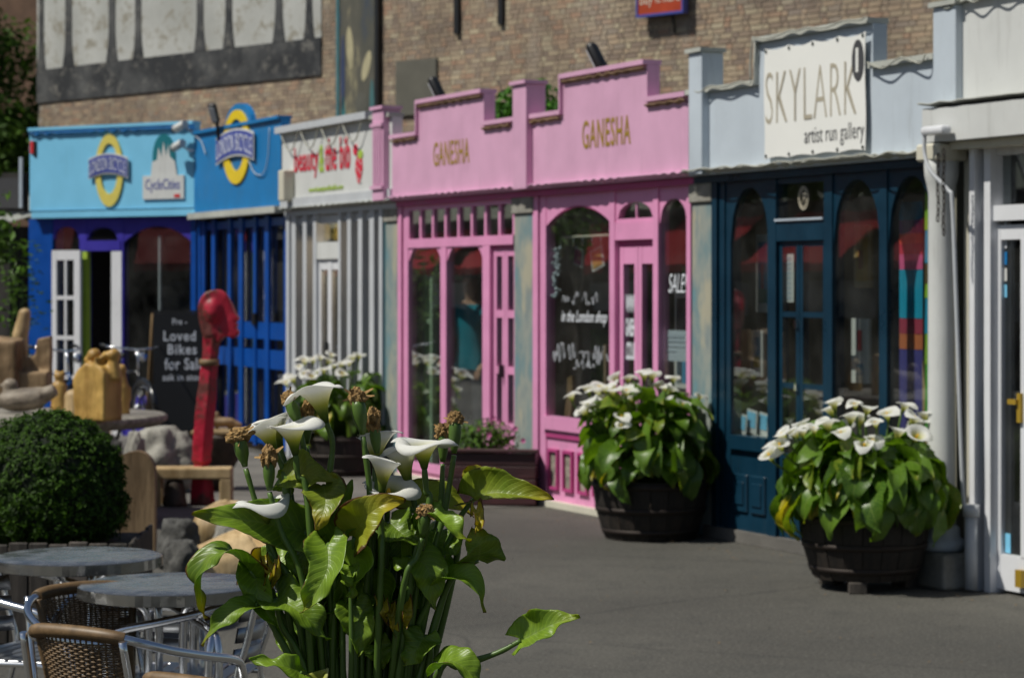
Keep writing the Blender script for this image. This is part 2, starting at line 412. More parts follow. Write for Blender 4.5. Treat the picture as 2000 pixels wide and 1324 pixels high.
WALL = Fr(75, 163200/3575, (math.sin(_be), -math.cos(_be)))

# ------------------------------------------------------------------ ground
def asphalt():
    m, nt, ln, b = nodes('asphalt')
    big = noise_tex(nt, ln, 0.35, 4, 0.55); mid = noise_tex(nt, ln, 4, 5, 0.6); fine = noise_tex(nt, ln, 75, 5, 0.85); grit = noise_tex(nt, ln, 42, 6, 0.8)
    c = mixc(nt, ln, ramp(nt, ln, big, [(0.36, 0.0), (0.64, 1.0)]), (0.050, 0.047, 0.040), (0.090, 0.085, 0.072))
    c = mixc(nt, ln, ramp(nt, ln, mid, [(0.48, 0.0), (0.66, 0.55)]), c, (0.042, 0.041, 0.036))
    c = mixc(nt, ln, ramp(nt, ln, fine, [(0.54, 0.0), (0.68, 0.7)]), c, (0.24, 0.235, 0.21))
    c = mixc(nt, ln, ramp(nt, ln, fine, [(0.30, 0.8), (0.46, 0.0)]), c, (0.018, 0.017, 0.016))
    c = mixc(nt, ln, ramp(nt, ln, grit, [(0.34, 0.6), (0.48, 0.0)]), c, (0.022, 0.021, 0.018))
    c = mixc(nt, ln, ramp(nt, ln, grit, [(0.52, 0.0), (0.64, 0.5)]), c, (0.160, 0.153, 0.132))
    gv = nt.new('ShaderNodeTexVoronoi'); gv.inputs['Scale'].default_value = 2.6; gt = nt.new('ShaderNodeTexCoord'); ln.new(gt.outputs['Object'], gv.inputs['Vector'])
    c = mixc(nt, ln, ramp(nt, ln, gv.outputs['Distance'], [(0.030, 0.4), (0.038, 0.0)]), c, (0.16, 0.155, 0.14))
    vo = nt.new('ShaderNodeTexVoronoi'); vo.feature = 'DISTANCE_TO_EDGE'; vo.inputs['Scale'].default_value = 0.30
    tc = nt.new('ShaderNodeTexCoord'); nn = nt.new('ShaderNodeTexNoise'); nn.inputs['Scale'].default_value = 2.5; ln.new(tc.outputs['Object'], nn.inputs['Vector'])
    ln.new(mixc(nt, ln, 0.12, tc.outputs['Object'], nn.outputs['Color']), vo.inputs['Vector'])
    c = mixc(nt, ln, ramp(nt, ln, vo.outputs['Distance'], [(0.0, 0.5), (0.004, 0.0)]), c, (0.02, 0.019, 0.018))
    ln.new(c, b.inputs['Base Color']); b.inputs['Roughness'].default_value = 0.85
    bump(nt, ln, fine, b, 0.5, 0.008)
    return m
M['asphalt'] = asphalt()
g = MB(); g.add([(-300, -60, 0), (300, -60, 0), (300, 400, 0), (-300, 400, 0)], [(0, 1, 2, 3)])
struct(g.build('ground', M['asphalt']))
# paler worn slabs further back in the yard, in front of the blue shops
M['slab'] = stone('yard_concrete', (0.115, 0.108, 0.098), (0.17, 0.16, 0.145), 3)
pv = MB()
a0, a1 = ROW.world(-2.0, 0.1), ROW.world(8.6, 0.1)
b0, b1 = ROW.world(-2.0, 5.4), ROW.world(8.3, 4.6)
pv.add([(p.x, p.y, 0.004) for p in (a0, a1, b1, b0)], [(0, 1, 2, 3)])
struct(pv.build('pavement', M['slab']))
# scattered grit and leaf litter on the asphalt
lt = MB(); rr = random.Random(3)
for i in range(420):
    x = rr.uniform(-1.5, 3.2); y = rr.uniform(9.8, 16.5)
    if rr.random() < 0.6:
        q = ROW.world(rr.uniform(3, 14.5), rr.uniform(0.02, 0.5)); x, y = q.x, q.y
    w = rr.uniform(0.004, 0.011); a = rr.uniform(0, 6.28)
    lt.add([(x+w*math.cos(a+k)*rr.uniform(0.6, 1.3), y+w*math.sin(a+k)*rr.uniform(0.6, 1.3), 0.007+0.006*rr.random()) for k in (0, 1.6, 3.1, 4.7)], [(0, 1, 2, 3)])
lo = lt.build('leaf_litter', plain('litter', (0.16, 0.11, 0.06), 0.9)); lo['kind'] = 'stuff'; lo['label'] = 'specks of grit and dry leaf litter on the asphalt'

# ------------------------------------------------------------------ the brick building behind the shops
def brickmat():
    m, nt, ln, b = nodes('london_brick')
    oi = nt.new('ShaderNodeObjectInfo'); ge = nt.new('ShaderNodeNewGeometry')
    ad = nt.new('ShaderNodeMath'); ad.operation = 'ADD'; ln.new(oi.outputs['Random'], ad.inputs[0]); ln.new(ge.outputs['Random Per Island'], ad.inputs[1])
    fr = nt.new('ShaderNodeMath'); fr.operation = 'FRACT'; ln.new(ad.outputs[0], fr.inputs[0])
    c = ramp(nt, ln, fr.outputs[0], [(0.0, (0.25, 0.19, 0.15)), (0.18, (0.33, 0.25, 0.185)), (0.4, (0.40, 0.31, 0.22)), (0.6, (0.46, 0.37, 0.255)), (0.75, (0.42, 0.26, 0.175)), (0.88, (0.56, 0.48, 0.33)), (1.0, (0.29, 0.235, 0.195))])
    tc = nt.new('ShaderNodeTexCoord')
    n1 = noise_tex(nt, ln, 0.35, 4, 0.6, coord='Generated' if False else 'Object')
    n2 = noise_tex(nt, ln, 25, 5)
    c = mixc(nt, ln, ramp(nt, ln, n2, [(0.35, 0.35), (0.7, 0.0)]), c, (0.12, 0.09, 0.07))
    gp = nt.new('ShaderNodeNewGeometry'); st1 = noise_tex(nt, ln, 0.55, 6, 0.65, vec=gp.outputs['Position']); st2 = noise_tex(nt, ln, 1.3, 5, 0.65, vec=gp.outputs['Position'], stretch=(1, 1, 0.3))
    c = mixc(nt, ln, ramp(nt, ln, st1, [(0.40, 0.0), (0.66, 0.6)]), c, (0.15, 0.115, 0.085))
    c = mixc(nt, ln, ramp(nt, ln, st2, [(0.52, 0.0), (0.72, 0.55)]), c, (0.36, 0.31, 0.26))
    ln.new(c, b.inputs['Base Color']); b.inputs['Roughness'].default_value = 0.92
    bump(nt, ln, n2, b, 0.5, 0.01)
    return m
M['brick'] = brickmat()
M['mortar'] = stone('mortar', (0.27, 0.24, 0.20), (0.40, 0.36, 0.30), 4)
bb = thing('brick_building', 'tall yellow-brown brick building with painted mock timber front rising behind the shops', 'building', WALL.world(0), WALL.rz)
WL = WALL.s(1990)
mb = MB(); mb.box(-0.0, WL, 0.0, 6.0, 0, 9.5); mb.build('wall', M['mortar'], bb)
bl, bw, bh = 0.216, 0.05, 0.066
cands = []
rr = random.Random(5)
row_i = 0; z = 2.4
while z < 6.6:
    x = 0.02 - rr.uniform(0.0, 0.33)
    flem = row_i % 2
    k = 0
    while x < WL-0.3:
        L = bl if (k + flem) % 2 == 0 else 0.103
        if x > 0: cands.append((x, z, L))
        x += L + 0.011; k += 1
    z += 0.0765; row_i += 1
def wall_px(s, z):
    p = WALL.world(s); return CX + p.x/p.y*F, HOR + (EYE-z)/p.y*F, p.y
def crest(x):
    d = ROW.sd(x)[1]; return HOR-(3.28-EYE)/d*F
vis = []; rest = []
for (x, z, L) in cands:
    px, py, d = wall_px(x, z)
    if 1050 < px < 1860 and -5 < py < crest(px)+6: vis.append((d, x, z, L))
    else: rest.append((x, z, L))
vis.sort(); keep = vis[:300]; rest += [(x, z, L) for (_, x, z, L) in vis[300:]]
bms = {}
for L in (bl, 0.103):
    q = MB(); q.bbox(0, L, -0.011, 0.03, 0, bh, 0.004); bms[L] = q.mesh('brick'); bms[L].materials.append(M['brick'])
for (_, x, z, L) in keep:
    link('brick', bms[L], M['brick'], bb, Matrix.Translation((x, rr.uniform(-0.004, 0.003), z)) @ Matrix.Rotation(rr.uniform(-0.01, 0.01), 4, 'Y'))
q = MB()
for (x, z, L) in rest:
    j = rr.uniform(-0.004, 0.003); y0 = -0.011+j
    vs = [(x+a*L, y, z+c*bh) for a in (0, 1) for y in (y0, 0.02) for c in (0, 1)]
    q.add(vs, [(0, 4, 5, 1), (0, 1, 3, 2), (4, 6, 7, 5), (1, 5, 7, 3), (0, 2, 6, 4)])
ro = q.build('brick', M['brick'], bb); ro['kind'] = 'stuff'
# painted mock timbering on the left end: white render, black sole band and posts with splayed feet
def wz(x, y): return WALL.z(x, y)
def limewash():
    m, nt, ln, b = nodes('flaking_white_render')
    n1 = noise_tex(nt, ln, 2.8, 7, 0.75); n2 = noise_tex(nt, ln, 0.7, 4)
    c = mixc(nt, ln, ramp(nt, ln, n2, [(0.35, 0.0), (0.7, 1.0)]), (0.36, 0.365, 0.345), (0.55, 0.555, 0.535))
    c = mixc(nt, ln, ramp(nt, ln, n1, [(0.51, 0.0), (0.60, 0.8)]), c, (0.22, 0.20, 0.15))
    ln.new(c, b.inputs['Base Color']); b.inputs['Roughness'].default_value = 0.9
    bump(nt, ln, n1, b, 0.4, 0.02)
    return m
def flakeblack():
    m, nt, ln, b = nodes('flaking_black_paint')
    n1 = noise_tex(nt, ln, 3.4, 8, 0.78); n2 = noise_tex(nt, ln, 0.8, 5, 0.65)
    c = mixc(nt, ln, ramp(nt, ln, n1, [(0.53, 0.0), (0.64, 0.8)]), (0.020, 0.022, 0.026), (0.20, 0.19, 0.17))
    c = mixc(nt, ln, ramp(nt, ln, n2, [(0.42, 0.0), (0.62, 0.75)]), c, (0.11, 0.112, 0.112))
    ln.new(c, b.inputs['Base Color']); b.inputs['Roughness'].default_value = 0.85
    return m
M['limewash'] = limewash(); M['flakeblack'] = flakeblack()
x1 = WALL.s(630)
zt, zb, zw = 9.0, wz(300, 180), wz(300, 112)
pb = MB(); pb.box(0.0, x1, -0.040, -0.012, zb, zw); pb.build('sole_band', M['flakeblack'], bb)
posts = [(84, 9), (137, 12), (222, 12), (273, 11), (394, 12), (450, 12), (548, 13), (607, 11)]
edges = [0.0]
for px, w in posts:
    c = WALL.s(px); hw = (WALL.s(px+w/2)-WALL.s(px-w/2))/2
    pts = [(c-hw*1.9, zw), (c+hw*1.9, zw), (c+hw*1.3, zw+0.28), (c+hw, zw+0.55), (c+hw, zt), (c-hw, zt), (c-hw, zw+0.55), (c-hw*1.3, zw+0.28)]
    pp = MB(); pp.prism(pts, -0.045, -0.012); pp.build('timber_post', M['flakeblack'], bb); edges.append(c)
edges.append(x1)
for a, b_ in zip(edges, edges[1:]):
    pp = MB(); pp.box(a+0.002, b_-0.002, -0.030, -0.011, zw, zt); pp.build('render_panel', M['limewash'], bb)
# painted mural strip, dark shutter, black bars
def muralmat():
    m, nt, ln, b = nodes('faded_mural')
    n1 = noise_tex(nt, ln, 1.1, 4, 0.6, stretch=(1.6, 1, 0.7))
    c = ramp(nt, ln, n1, [(0.28, (0.03, 0.05, 0.09)), (0.45, (0.075, 0.075, 0.06)), (0.55, (0.10, 0.095, 0.075)), (0.64, (0.30, 0.27, 0.16)), (0.72, (0.05, 0.12, 0.14))])
    ln.new(c, b.inputs['Base Color']); b.inputs['Roughness'].default_value = 0.8
    return m
M['mural'] = muralmat()
pp = MB(); pp.box(WALL.s(669), WALL.s(740), -0.07, -0.012, wz(705, 330), 9.0); pp.build('mural_panel', M['mural'], bb)
for (px, py, rx_, rz2, rot_, c_) in ((690, 95, 0.085, 0.36, 0.08, (0.42, 0.38, 0.24)), (722, 130, 0.09, 0.26, -0.35, (0.42, 0.38, 0.24)), (712, 205, 0.15, 0.20, 0.0, (0.10, 0.10, 0.085)), (676, 150, 0.05, 0.7, 0.0, (0.03, 0.05, 0.12)), (677, 235, 0.05, 0.4, 0.0, (0.04, 0.20, 0.22)), (733, 215, 0.06, 0.5, 0.0, (0.05, 0.14, 0.15))):
    cx2, cz2 = WALL.s(px), wz(px, py); ppp = MB()
    ppp.prism([(cx2+rx_*math.cos(a)*math.cos(rot_)-rz2*math.sin(a)*math.sin(rot_), cz2+rx_*math.cos(a)*math.sin(rot_)+rz2*math.sin(a)*math.cos(rot_)) for a in [2*math.pi*i/18 for i in range(18)]], -0.074, -0.0705)
    ppp.build('painted_shape', paint('mural_colour', c_, 0.8, 0.25, 0.4), bb)
M['tealpaint'] = paint('teal_trim', (0.05, 0.17, 0.20), 0.6, 0.2, 0.4)
pp = MB(); pp.box(WALL.s(664), WALL.s(669), -0.085, -0.012, wz(705, 330), 9.0); pp.build('teal_trim', M['tealpaint'], bb)
pp = MB(); pp.box(WALL.s(740), WALL.s(747), -0.10, -0.012, wz(705, 330), 9.0); pp.build('black_edge', M['black'], bb)
M['shutter'] = paint('grey_green_board', (0.115, 0.11, 0.09), 0.8, 0.15, 0.3)
pp = MB(); pp.bbox(WALL.s(777), WALL.s(857), -0.06, -0.012, wz(815, 226), wz(815, 118), 0.01); pp.build('blocked_window', M['shutter'], bb)
for px, py in ((896, 68), (982, 50)):
    pp = MB(); pp.box(WALL.s(px-4), WALL.s(px+5), -0.07, -0.012, wz(px, py), 8.0); pp.build('black_bar', M['black'], bb)
M['stain'] = paint('soot', (0.10, 0.09, 0.085), 0.9, 0.2, 0.3)

# hanging sign on the brick wall
sx0, sx1 = WALL.s(1246, 0.16), WALL.s(1338, 0.16)
sg = thing('wall_sign', 'red sign with blue edge reading buy it here, high on the brick wall', 'sign', WALL.world(sx0, 0.16, WALL.z(1246, 36, 0.16)), WALL.rz)
w = sx1-sx0
M['signred'] = paint('sign_red', (0.36, 0.045, 0.012), 0.5, 0.15, 0.25)
pp = MB(); pp.box(0.03, w-0.03, -0.03, 0.05, 0.035, 1.3); pp.build('board', M['signred'], sg)
pp = MB()
for (a, b_, c, d) in ((0, w, 0, 0.035), (0, w, 1.3, 1.335), (0, 0.03, 0.035, 1.3), (w-0.03, w, 0.035, 1.3)): pp.box(a, b_, -0.045, 0.06, c, d)
pp.build('frame', M['bandblue'], sg)
letters('buy', 0.07, w-0.07, 0.13, 0.34, -0.032, M['cream'], sg)
pp = MB(); pp.tube([(w*0.62, 0.05, 0.1), (w*0.62, 0.16, 0.1)], 0.02); pp.tube([(w*0.62, 0.10, 0.1), (w*0.66, 0.13, -0.25)], 0.015); pp.build('bracket', M['black'], sg)

# ------------------------------------------------------------------ left background: brown house, shed, trees
bh_ = thing('brown_house', 'dark brown brick house wall seen behind the tree at far left', 'building', at(-60, 556, 58) + Vector((0, 0, -EYE)), -0.5)
bh_.location.z = 0
M['brownbrick'] = stone('brown_brick', (0.09, 0.05, 0.03), (0.16, 0.09, 0.055), 3)
pp = MB(); pp.box(-4, 3.2, 0, 5, 0, 9); pp.build('wall', M['brownbrick'], bh_)
pp = MB(); pp.box(0.55, 0.75, -0.12, 0, 0, 8.5); pp.build('drainpipe', M['greywhite'], bh_)
pp = MB(); pp.box(-1.5, -0.2, -0.04, -0.002, 3.4, 5.0); pp.build('window', M['innerdark'], bh_)

sh = thing('garden_shed', 'low dark shed with corrugated roof at the left edge of the yard', 'shed', gnd(-70, 835), -0.35)
sh.location.z = 0
d_sh = sh.location.y
M['shedwall'] = wood('shed_board', (0.022, 0.020, 0.018), (0.05, 0.045, 0.04), 3, (1, 1, 0.1), 0.9)
for i in range(9):
    pp = MB(); pp.box(-0.9+i*0.17, -0.9+i*0.17+0.163, 0.0+0.006*(i % 2), 1.8, 0, 2.38); pp.build('board', M['shedwall'], sh)
rows = []
for j in range(61):
    xx = -1.0+j*1.72/60; zz = 0.022*math.sin(j*1.1)
    rows.append([(xx, -0.16, 2.42+zz), (xx, 2.0, 2.80+zz)])
pp = MB(); pp.grid(rows); pp.build('corrugated_roof', M['coping'], sh)
pp = MB(); pp.box(-0.95, 0.70, -0.12, -0.085, 2.25, 2.41); pp.build('fascia_board', M['innerdark'], sh)
pp = MB(); pp.box(-0.25, 0.62, 0.35, 0.42, 2.55, 3.02); pp.build('skylight_frame', M['shedwall'], sh); pp = MB(); pp.box(0.56, 0.60, 0.30, 0.33, 2.60, 3.2); pp.build('frame_edge', M['greyside'], sh)
pp = MB(); pp.box(-0.19, 0.56, 0.33, 0.349, 2.60, 2.96); pp.build('pane', M['innerdark'], sh)

def foliage(n, centre_fn, size, rng, up_bias=0.4):
    mb = MB()
    for i in range(n):
        c, out = centre_fn(rng)
        nrm = (out + Vector((rng.uniform(-1, 1), rng.uniform(-1, 1), rng.uniform(-1, 1)+up_bias))*0.8).normalized()
        a = nrm.orthogonal().normalized(); a = Quaternion(nrm, rng.uniform(0, 6.28)) @ a; b_ = nrm.cross(a)
        s_ = size*rng.uniform(0.6, 1.35)
        p = [c - a*s_, c + b_*s_*0.45 + nrm*s_*0.12, c + a*s_, c - b_*s_*0.45 + nrm*s_*0.12]
        mb.add(p, [(0, 1, 2, 3)])
    return mb
def bushmat(name, dark, light, trans=0.2):
    m, nt, ln, b = nodes(name); out = nt['Material Output']
    ge = nt.new('ShaderNodeNewGeometry')
    c = ramp(nt, ln, ge.outputs['Random Per Island'], [(0.0, dark), (0.6, light), (1.0, tuple(min(0.4, x*1.7) for x in light))])
    ln.new(c, b.inputs['Base Color']); b.inputs['Roughness'].default_value = 0.6; b.inputs['Specular IOR Level'].default_value = 0.2
    tl = nt.new('ShaderNodeBsdfTranslucent'); ln.new(mixc(nt, ln, 1.0, c, (1.5, 1.6, 0.6), 'MULTIPLY'), tl.inputs[0])
    mx = nt.new('ShaderNodeMixShader'); mx.inputs[0].default_value = trans
    ln.new(b.outputs[0], mx.inputs[1]); ln.new(tl.outputs[0], mx.inputs[2]); ln.new(mx.outputs[0], out.inputs[0])
    return m
M['treeleaf'] = bushmat('tree_leaf', (0.024, 0.058, 0.007), (0.070, 0.140, 0.018))
M['bark'] = wood('bark', (0.03, 0.024, 0.018), (0.07, 0.055, 0.042), 3, (1, 1, 0.3), 0.9)
def tree(label, base, h, clumps, nl, seed, size=0.13):
    rng = random.Random(seed)
    t = thing('leafy_tree', label, 'tree', base)
    mb = MB(); mb.tube(cr([(0, 0, 0), (0.1, 0, h*0.35), (-0.1, 0.1, h*0.7), (0, 0, h*0.95)], 5), [0.22-0.17*i/15 for i in range(16)], 8)
    for (c, r) in clumps: mb.tube([(0, 0, h*0.4), (c[0]*0.5, c[1]*0.5, h*0.45+c[2]*0.25), c], [0.09, 0.06, 0.02], 6)
    mb.build('trunk', M['bark'], t)
    def cf(rg):
        c, r = rg.choice(clumps)
        v = Vector((rg.gauss(0, 1), rg.gauss(0, 1), rg.gauss(0, 1))).normalized()
        return Vector(c) + v*r*(rg.uniform(0.35, 1.0)), v
    foliage(nl, cf, size, rng).build('crown', M['treeleaf'], t)
    return t
rg = random.Random(12)
cl = [((rg.uniform(-1.6, 1.5), rg.uniform(-1.2, 1.2), rg.uniform(3.6, 8.4)), rg.uniform(0.6, 1.1)) for i in range(26)]
p = at(-50, 556, 47); tree('tall dark green leafy tree beside the mock timber building at far left', (p.x, p.y, 0), 7.5, cl, 15000, 4, 0.10)
cl = [((rg.uniform(-0.45, 0.35), rg.uniform(-0.3, 0.3), rg.uniform(1.9, 2.9)), rg.uniform(0.15, 0.3)) for i in range(9)]
p = at(-62, 556, 22); tree('slim young tree with bright leaves at the left edge before the shed', (p.x, p.y, 0), 2.7, cl, 700, 9, 0.05)
# a straggly plant against the light blue shop's end
sp_ = thing('straggly_plant', 'straggly green plant growing by the dark shed wall', 'plant', gnd(38, 880))
sp_.location.z = 0; rg = random.Random(2)
mb = MB()
for i in range(6): mb.tube(cr([(rg.uniform(-.05, .05), 0, 0), (rg.uniform(-.12, .12), 0, 0.8), (rg.uniform(-.22, .22), rg.uniform(-.1, .1), rg.uniform(1.5, 2.1))], 4), 0.006, 5)
mb.build('stem', M['stalk'], sp_)
foliage(240, lambda r: (Vector((r.gauss(0, 0.12), r.gauss(0, 0.1), r.uniform(1.2, 2.15))), Vector((0, 0, 1))), 0.045, rg).build('foliage', M['treeleaf'], sp_)
# ------------------------------------------------------------------ shops: x along the front, y into the shop, z up
FR_N = -0.07        # the shopfronts stand a little behind the fascia
class Shop:
    def __init__(s, name, label, fr, px0, px1, group='row of small painted shops'):
        s.fr = fr; s.s0 = fr.s(px0); s.w = fr.s(px1)-s.s0
        s.o = thing(name, label, 'shop', fr.world(s.s0), fr.rz, group)
    def x(s, px, n=0.0): return s.fr.s(px, n)-s.s0
    def z(s, px, py, n=0.0): return s.fr.z(px, py, n)
    def bx(s, name, x0, x1, z0, z1, n, th, mat, parent=None, bev=0.0):
        mb = MB()
        if bev: mb.bbox(x0, x1, -n, -n+th, z0, z1, bev)
        else: mb.box(x0, x1, -n, -n+th, z0, z1)
        return mb.build(name, M[mat] if isinstance(mat, str) else mat, parent or s.o)
    def pb(s, name, a, b, n, th, mat, parent=None, bev=0.0):
        """box from two photo corners on the plane n"""
        x0, x1 = sorted((s.x(a[0], n), s.x(b[0], n))); z0, z1 = sorted((s.z(a[0], a[1], n), s.z(b[0], b[1], n)))
        return s.bx(name, x0, x1, z0, z1, n, th, mat, parent, bev)
    def arch(s, name, x0, x1, zs, za, xo0, xo1, zt, n, th, mat, kind='round', parent=None):
        """panel with an arched cut in its lower edge"""
        pts = [(xo0, zs)] if x0-xo0 > 1e-4 else []
        K = 14
        for i in range(K+1):
            t = i/K; q = 2*t-1
            if kind == 'round': h = math.sqrt(max(0, 1-q*q))
            elif kind == 'seg': h = 1-q*q
            elif kind == 'gothic': h = (1-abs(q)**1.7)**0.62
            else: h = min(1.0, (1-abs(q))*4.2)
            pts.append((x0+(x1-x0)*t, zs+(za-zs)*h))
        if xo1-x1 > 1e-4: pts.append((xo1, zs))
        pts += [(xo1, zt), (xo0, zt)]
        mb = MB(); mb.prism(pts, -n, -n+th)
        return mb.build(name, M[mat], parent or s.o)
    def pane(s, x0, x1, z0, z1, n=FR_N-0.02, parent=None, name='pane'):
        return s.bx(name, x0, x1, z0, z1, n, 0.006, 'glass', parent)
    def corrugated(s, x0, x1, z, n0, n1, mat, amp=0.006, per=0.15, ph=0.0):
        rows = []; k = max(8, int((x1-x0)/per*8))
        for i in range(k+1):
            xx = x0+(x1-x0)*i/k; dz = amp*math.sin((xx+ph)*2*math.pi/per)*(0.6+0.6*math.sin(xx*5.3+1))
            rows.append([(xx, -n0, z+dz-0.004), (xx, -n1, z+dz+0.012), (xx, -n1, z+dz+0.020), (xx, -n0, z+dz+0.004)])
        mb = MB(); mb.grid(rows)
        return mb.build('corrugated_flashing', M[mat] if isinstance(mat, str) else mat, s.o)
    def shell(s, depth=3.6, h=2.75, mat='inner', x0=None, x1=None, floor='shelfwood'):
        a = 0.03 if x0 is None else x0; b = s.w-0.03 if x1 is None else x1
        y0 = 0.13
        s.bx('party_wall', a-0.03, a, 0, h, -y0, depth, 'inner' if mat == 'inner' else mat); s.bx('party_wall', b, b+0.025, 0, h, -y0, depth, mat)
        s.bx('back_wall', a, b, 0, h, -depth, 0.1, mat)
        s.bx('ceiling', a, b, h-0.06, h, -y0, depth-y0, mat)
        s.bx('shop_floor', a, b, 0.006, 0.05, -y0, depth-y0, floor)
        s.bx('roof', a-0.03, b+0.025, h+0.002, h+0.08, -0.10, depth, 'coping')
    def cable(s, pts, r=0.0055, mat='cable', name='cable'):
        mb = MB(); mb.tube(cr(pts, 5), r, 6); return mb.build(name, M[mat], s.o)
    def fascia(s, mat, xl, xr, prof, zb=2.42, th=0.10, cop='pink', trim=True, side=None):
        """prof: list of (x, z) of the top outline from left to right"""
        mb = MB(); mb.prism([(xl, zb)] + [(xr, zb)] + prof[::-1], 0, th)
        f = mb.build('fascia', M[mat], s.o)
        for (xa, za), (xb, zb_) in zip(prof, prof[1:]):
            if abs(za-zb_) < 1e-4 and xb-xa > 0.02:
                s.bx('coping', xa-(0.0), xb, za+0.002, za+0.036, 0.035, th+0.05, cop)
            elif abs(xa-xb) < 1e-4 and zb_ > za and trim:
                s.bx('edge_trim', xa-0.022, xa-0.001, za+0.036, zb_+0.036, 0.03, th+0.02, cop)
        return f
    def pilaster(s, xa, xb, zb, zt, n, mat, cap='coping', flutes=False, th=0.17):
        p = s.bx('pilaster', xa, xb, zb, zt, n, th, mat, bev=0.004)
        s.bx('pilaster_cap', xa-0.02, xb+0.02, zt+0.002, zt+0.03, n+0.02, th+0.03, cap, p)
        if flutes:
            for i in range(4):
                t0 = xa+(xb-xa)*(0.14+0.20*i); s.bx('flute', t0, t0+(xb-xa)*0.12, zb+0.14, zt-0.16, n+0.012, 0.02, mat, p)
            s.bx('moulding', xa-0.01, xb+0.01, zt-0.15, zt-0.12, n+0.02, 0.03, mat, p)
            s.bx('moulding', xa-0.01, xb+0.01, zb+0.10, zb+0.13, n+0.02, 0.03, mat, p)
        return p
FN = FR_N
Z0 = 0.0

def pillarmat(name, seed):
    m, nt, ln, b = nodes(name)
    n1 = noise_tex(nt, ln, 1.7+0.2*seed, 4, 0.6, stretch=(1.3, 1.3, 0.7)); n2 = noise_tex(nt, ln, 1.5+0.4*seed, 4, 0.6, stretch=(1.6, 1.6, 0.6))
    c = ramp(nt, ln, n1, [(0.3, (0.10, 0.26, 0.32)), (0.42, (0.17, 0.24, 0.25)), (0.52, (0.28, 0.30, 0.27)), (0.60, (0.20, 0.24, 0.24)), (0.72, (0.26, 0.15, 0.11))])
    c = mixc(nt, ln, ramp(nt, ln, n2, [(0.52, 0.0), (0.6, 0.7)]), c, (0.42, 0.38, 0.27))
    ln.new(c, b.inputs['Base Color']); b.inputs['Roughness'].default_value = 0.6
    return m
def pillar(px0, px1, label, seed, n=FR_N+0.005, zt=2.40):
    a, b = ROW.s(px0, n), ROW.s(px1, n)
    t = thing('painted_pillar', label, 'pillar', ROW.world(a), ROW.rz, 'painted pillars between the shops')
    mb = MB(); mb.bbox(0, b-a, -n, -n+0.2, 0.0, zt-0.16, 0.008); mb.build('shaft', pillarmat('pillar_paint', seed), t)
    mb = MB(); mb.bbox(-0.015, b-a+0.015, -n-0.02, -n+0.2, zt-0.158, zt, 0.008); mb.build('capital', M['stone'], t)
    return t

# =============================================================== pink shop with the arched window (nearer one)
P2 = Shop('pink_shop', 'nearer pink shop with gold lettering and large arched window beside its door', ROW, 1030, 1345)
S = P2
zf = 2.42
xs0, xs1 = S.x(1100), S.x(1264)
prof = [(0, 2.96), (xs0, 2.96), (xs0, 3.225), (xs1, 3.225), (xs1, 2.96), (S.w, 2.96)]
fa = S.fascia('pink', 0, S.w-0.002, prof, cop='pink')
letters('GANESHA', S.x(1138), S.x(1232), S.z(1138, 292), S.z(1138, 237), -0.0025, M['gold'], fa, th=0.003)
S.corrugated(0.02, xs0-0.03, 2.925, 0.0, 0.032, 'brownwood'); S.corrugated(xs0+0.02, xs1-0.01, 3.19, 0.0, 0.032, 'brownwood'); S.corrugated(xs1+0.01, S.w-0.01, 2.925, 0.0, 0.032, 'brownwood')
S.corrugated(0.0, S.w, 2.435, -0.0, 0.05, 'pink', 0.006, 0.13)
S.bx('soffit_board', 0.0, S.w, 2.37, 2.415, -0.035, 0.10, 'magenta')
L = lambda px: S.x(px, FN)
zsill = S.z(1070, 812, FN); zap = S.z(1130, 401, FN); zsp = S.z(1068, 441, FN)
S.bx('post', L(1043), L(1053), 0, 2.37, FN+0.012, 0.09, 'pink_frame'); S.bx('post', L(1055), L(1066), 0, 2.37, FN+0.0, 0.08, 'pink_frame'); S.bx('rebate', L(1053), L(1055), 0, 2.37, FN-0.02, 0.06, 'magenta')
S.bx('post', L(1192), L(1202), 0, 2.37, FN+0.008, 0.09, 'pink_frame'); S.bx('post', L(1277), L(1287), 0, 2.37, FN+0.008, 0.09, 'pink_frame'); S.bx('post', L(1341), L(1349), 0, 2.37, FN+0.002, 0.09, 'pink_frame')
xa, xb = L(1066), L(1192)
S.arch('arch_head', xa+0.004, xb-0.004, zsp, zap, xa, xb, 2.37, FN-0.006, 0.06, 'pink_frame', 'seg')
S.arch('arch_edge', xa+0.004, xb-0.004, zsp, zap-0.012, xa, xb, zap+0.03, FN-0.009, 0.008, 'magenta', 'seg')
pn = S.pane(xa, xb, zsill, zap+0.02, FN-0.02)
S.bx('window_sill', xa-0.02, xb+0.0, zsill-0.10, zsill, FN+0.025, 0.10, 'pink_frame')
S.bx('stall_riser', xa, xb, 0.0, zsill-0.102, FN-0.012, 0.06, 'pink_frame')
S.bx('riser_rail', xa, xb, zsill-0.16, zsill-0.13, FN+0.004, 0.03, 'magenta')
zp0, zp1 = S.z(1078, 955, FN), S.z(1078, 876, FN)
for i in range(4):
    p0 = xa+0.055+i*0.245; 
    if p0+0.16 > xb: break
    fr_ = MB()
    for (u0, u1, v0, v1) in ((0, 0.022, 0, zp1-zp0), (0.138, 0.16, 0, zp1-zp0), (0.022, 0.138, 0, 0.022), (0.022, 0.138, zp1-zp0-0.022, zp1-zp0)): fr_.box(p0+u0, p0+u1, -FN-0.014, -FN+0.012, zp0+v0, zp0+v1)
    fo = fr_.build('panel_frame', M['magenta'], S.o)
    S.bx('mosaic_panel', p0+0.024, p0+0.136, zp0+0.024, zp1-0.024, FN-0.006, 0.02, 'mosaic' if 'mosaic' in M else 'cream', fo)
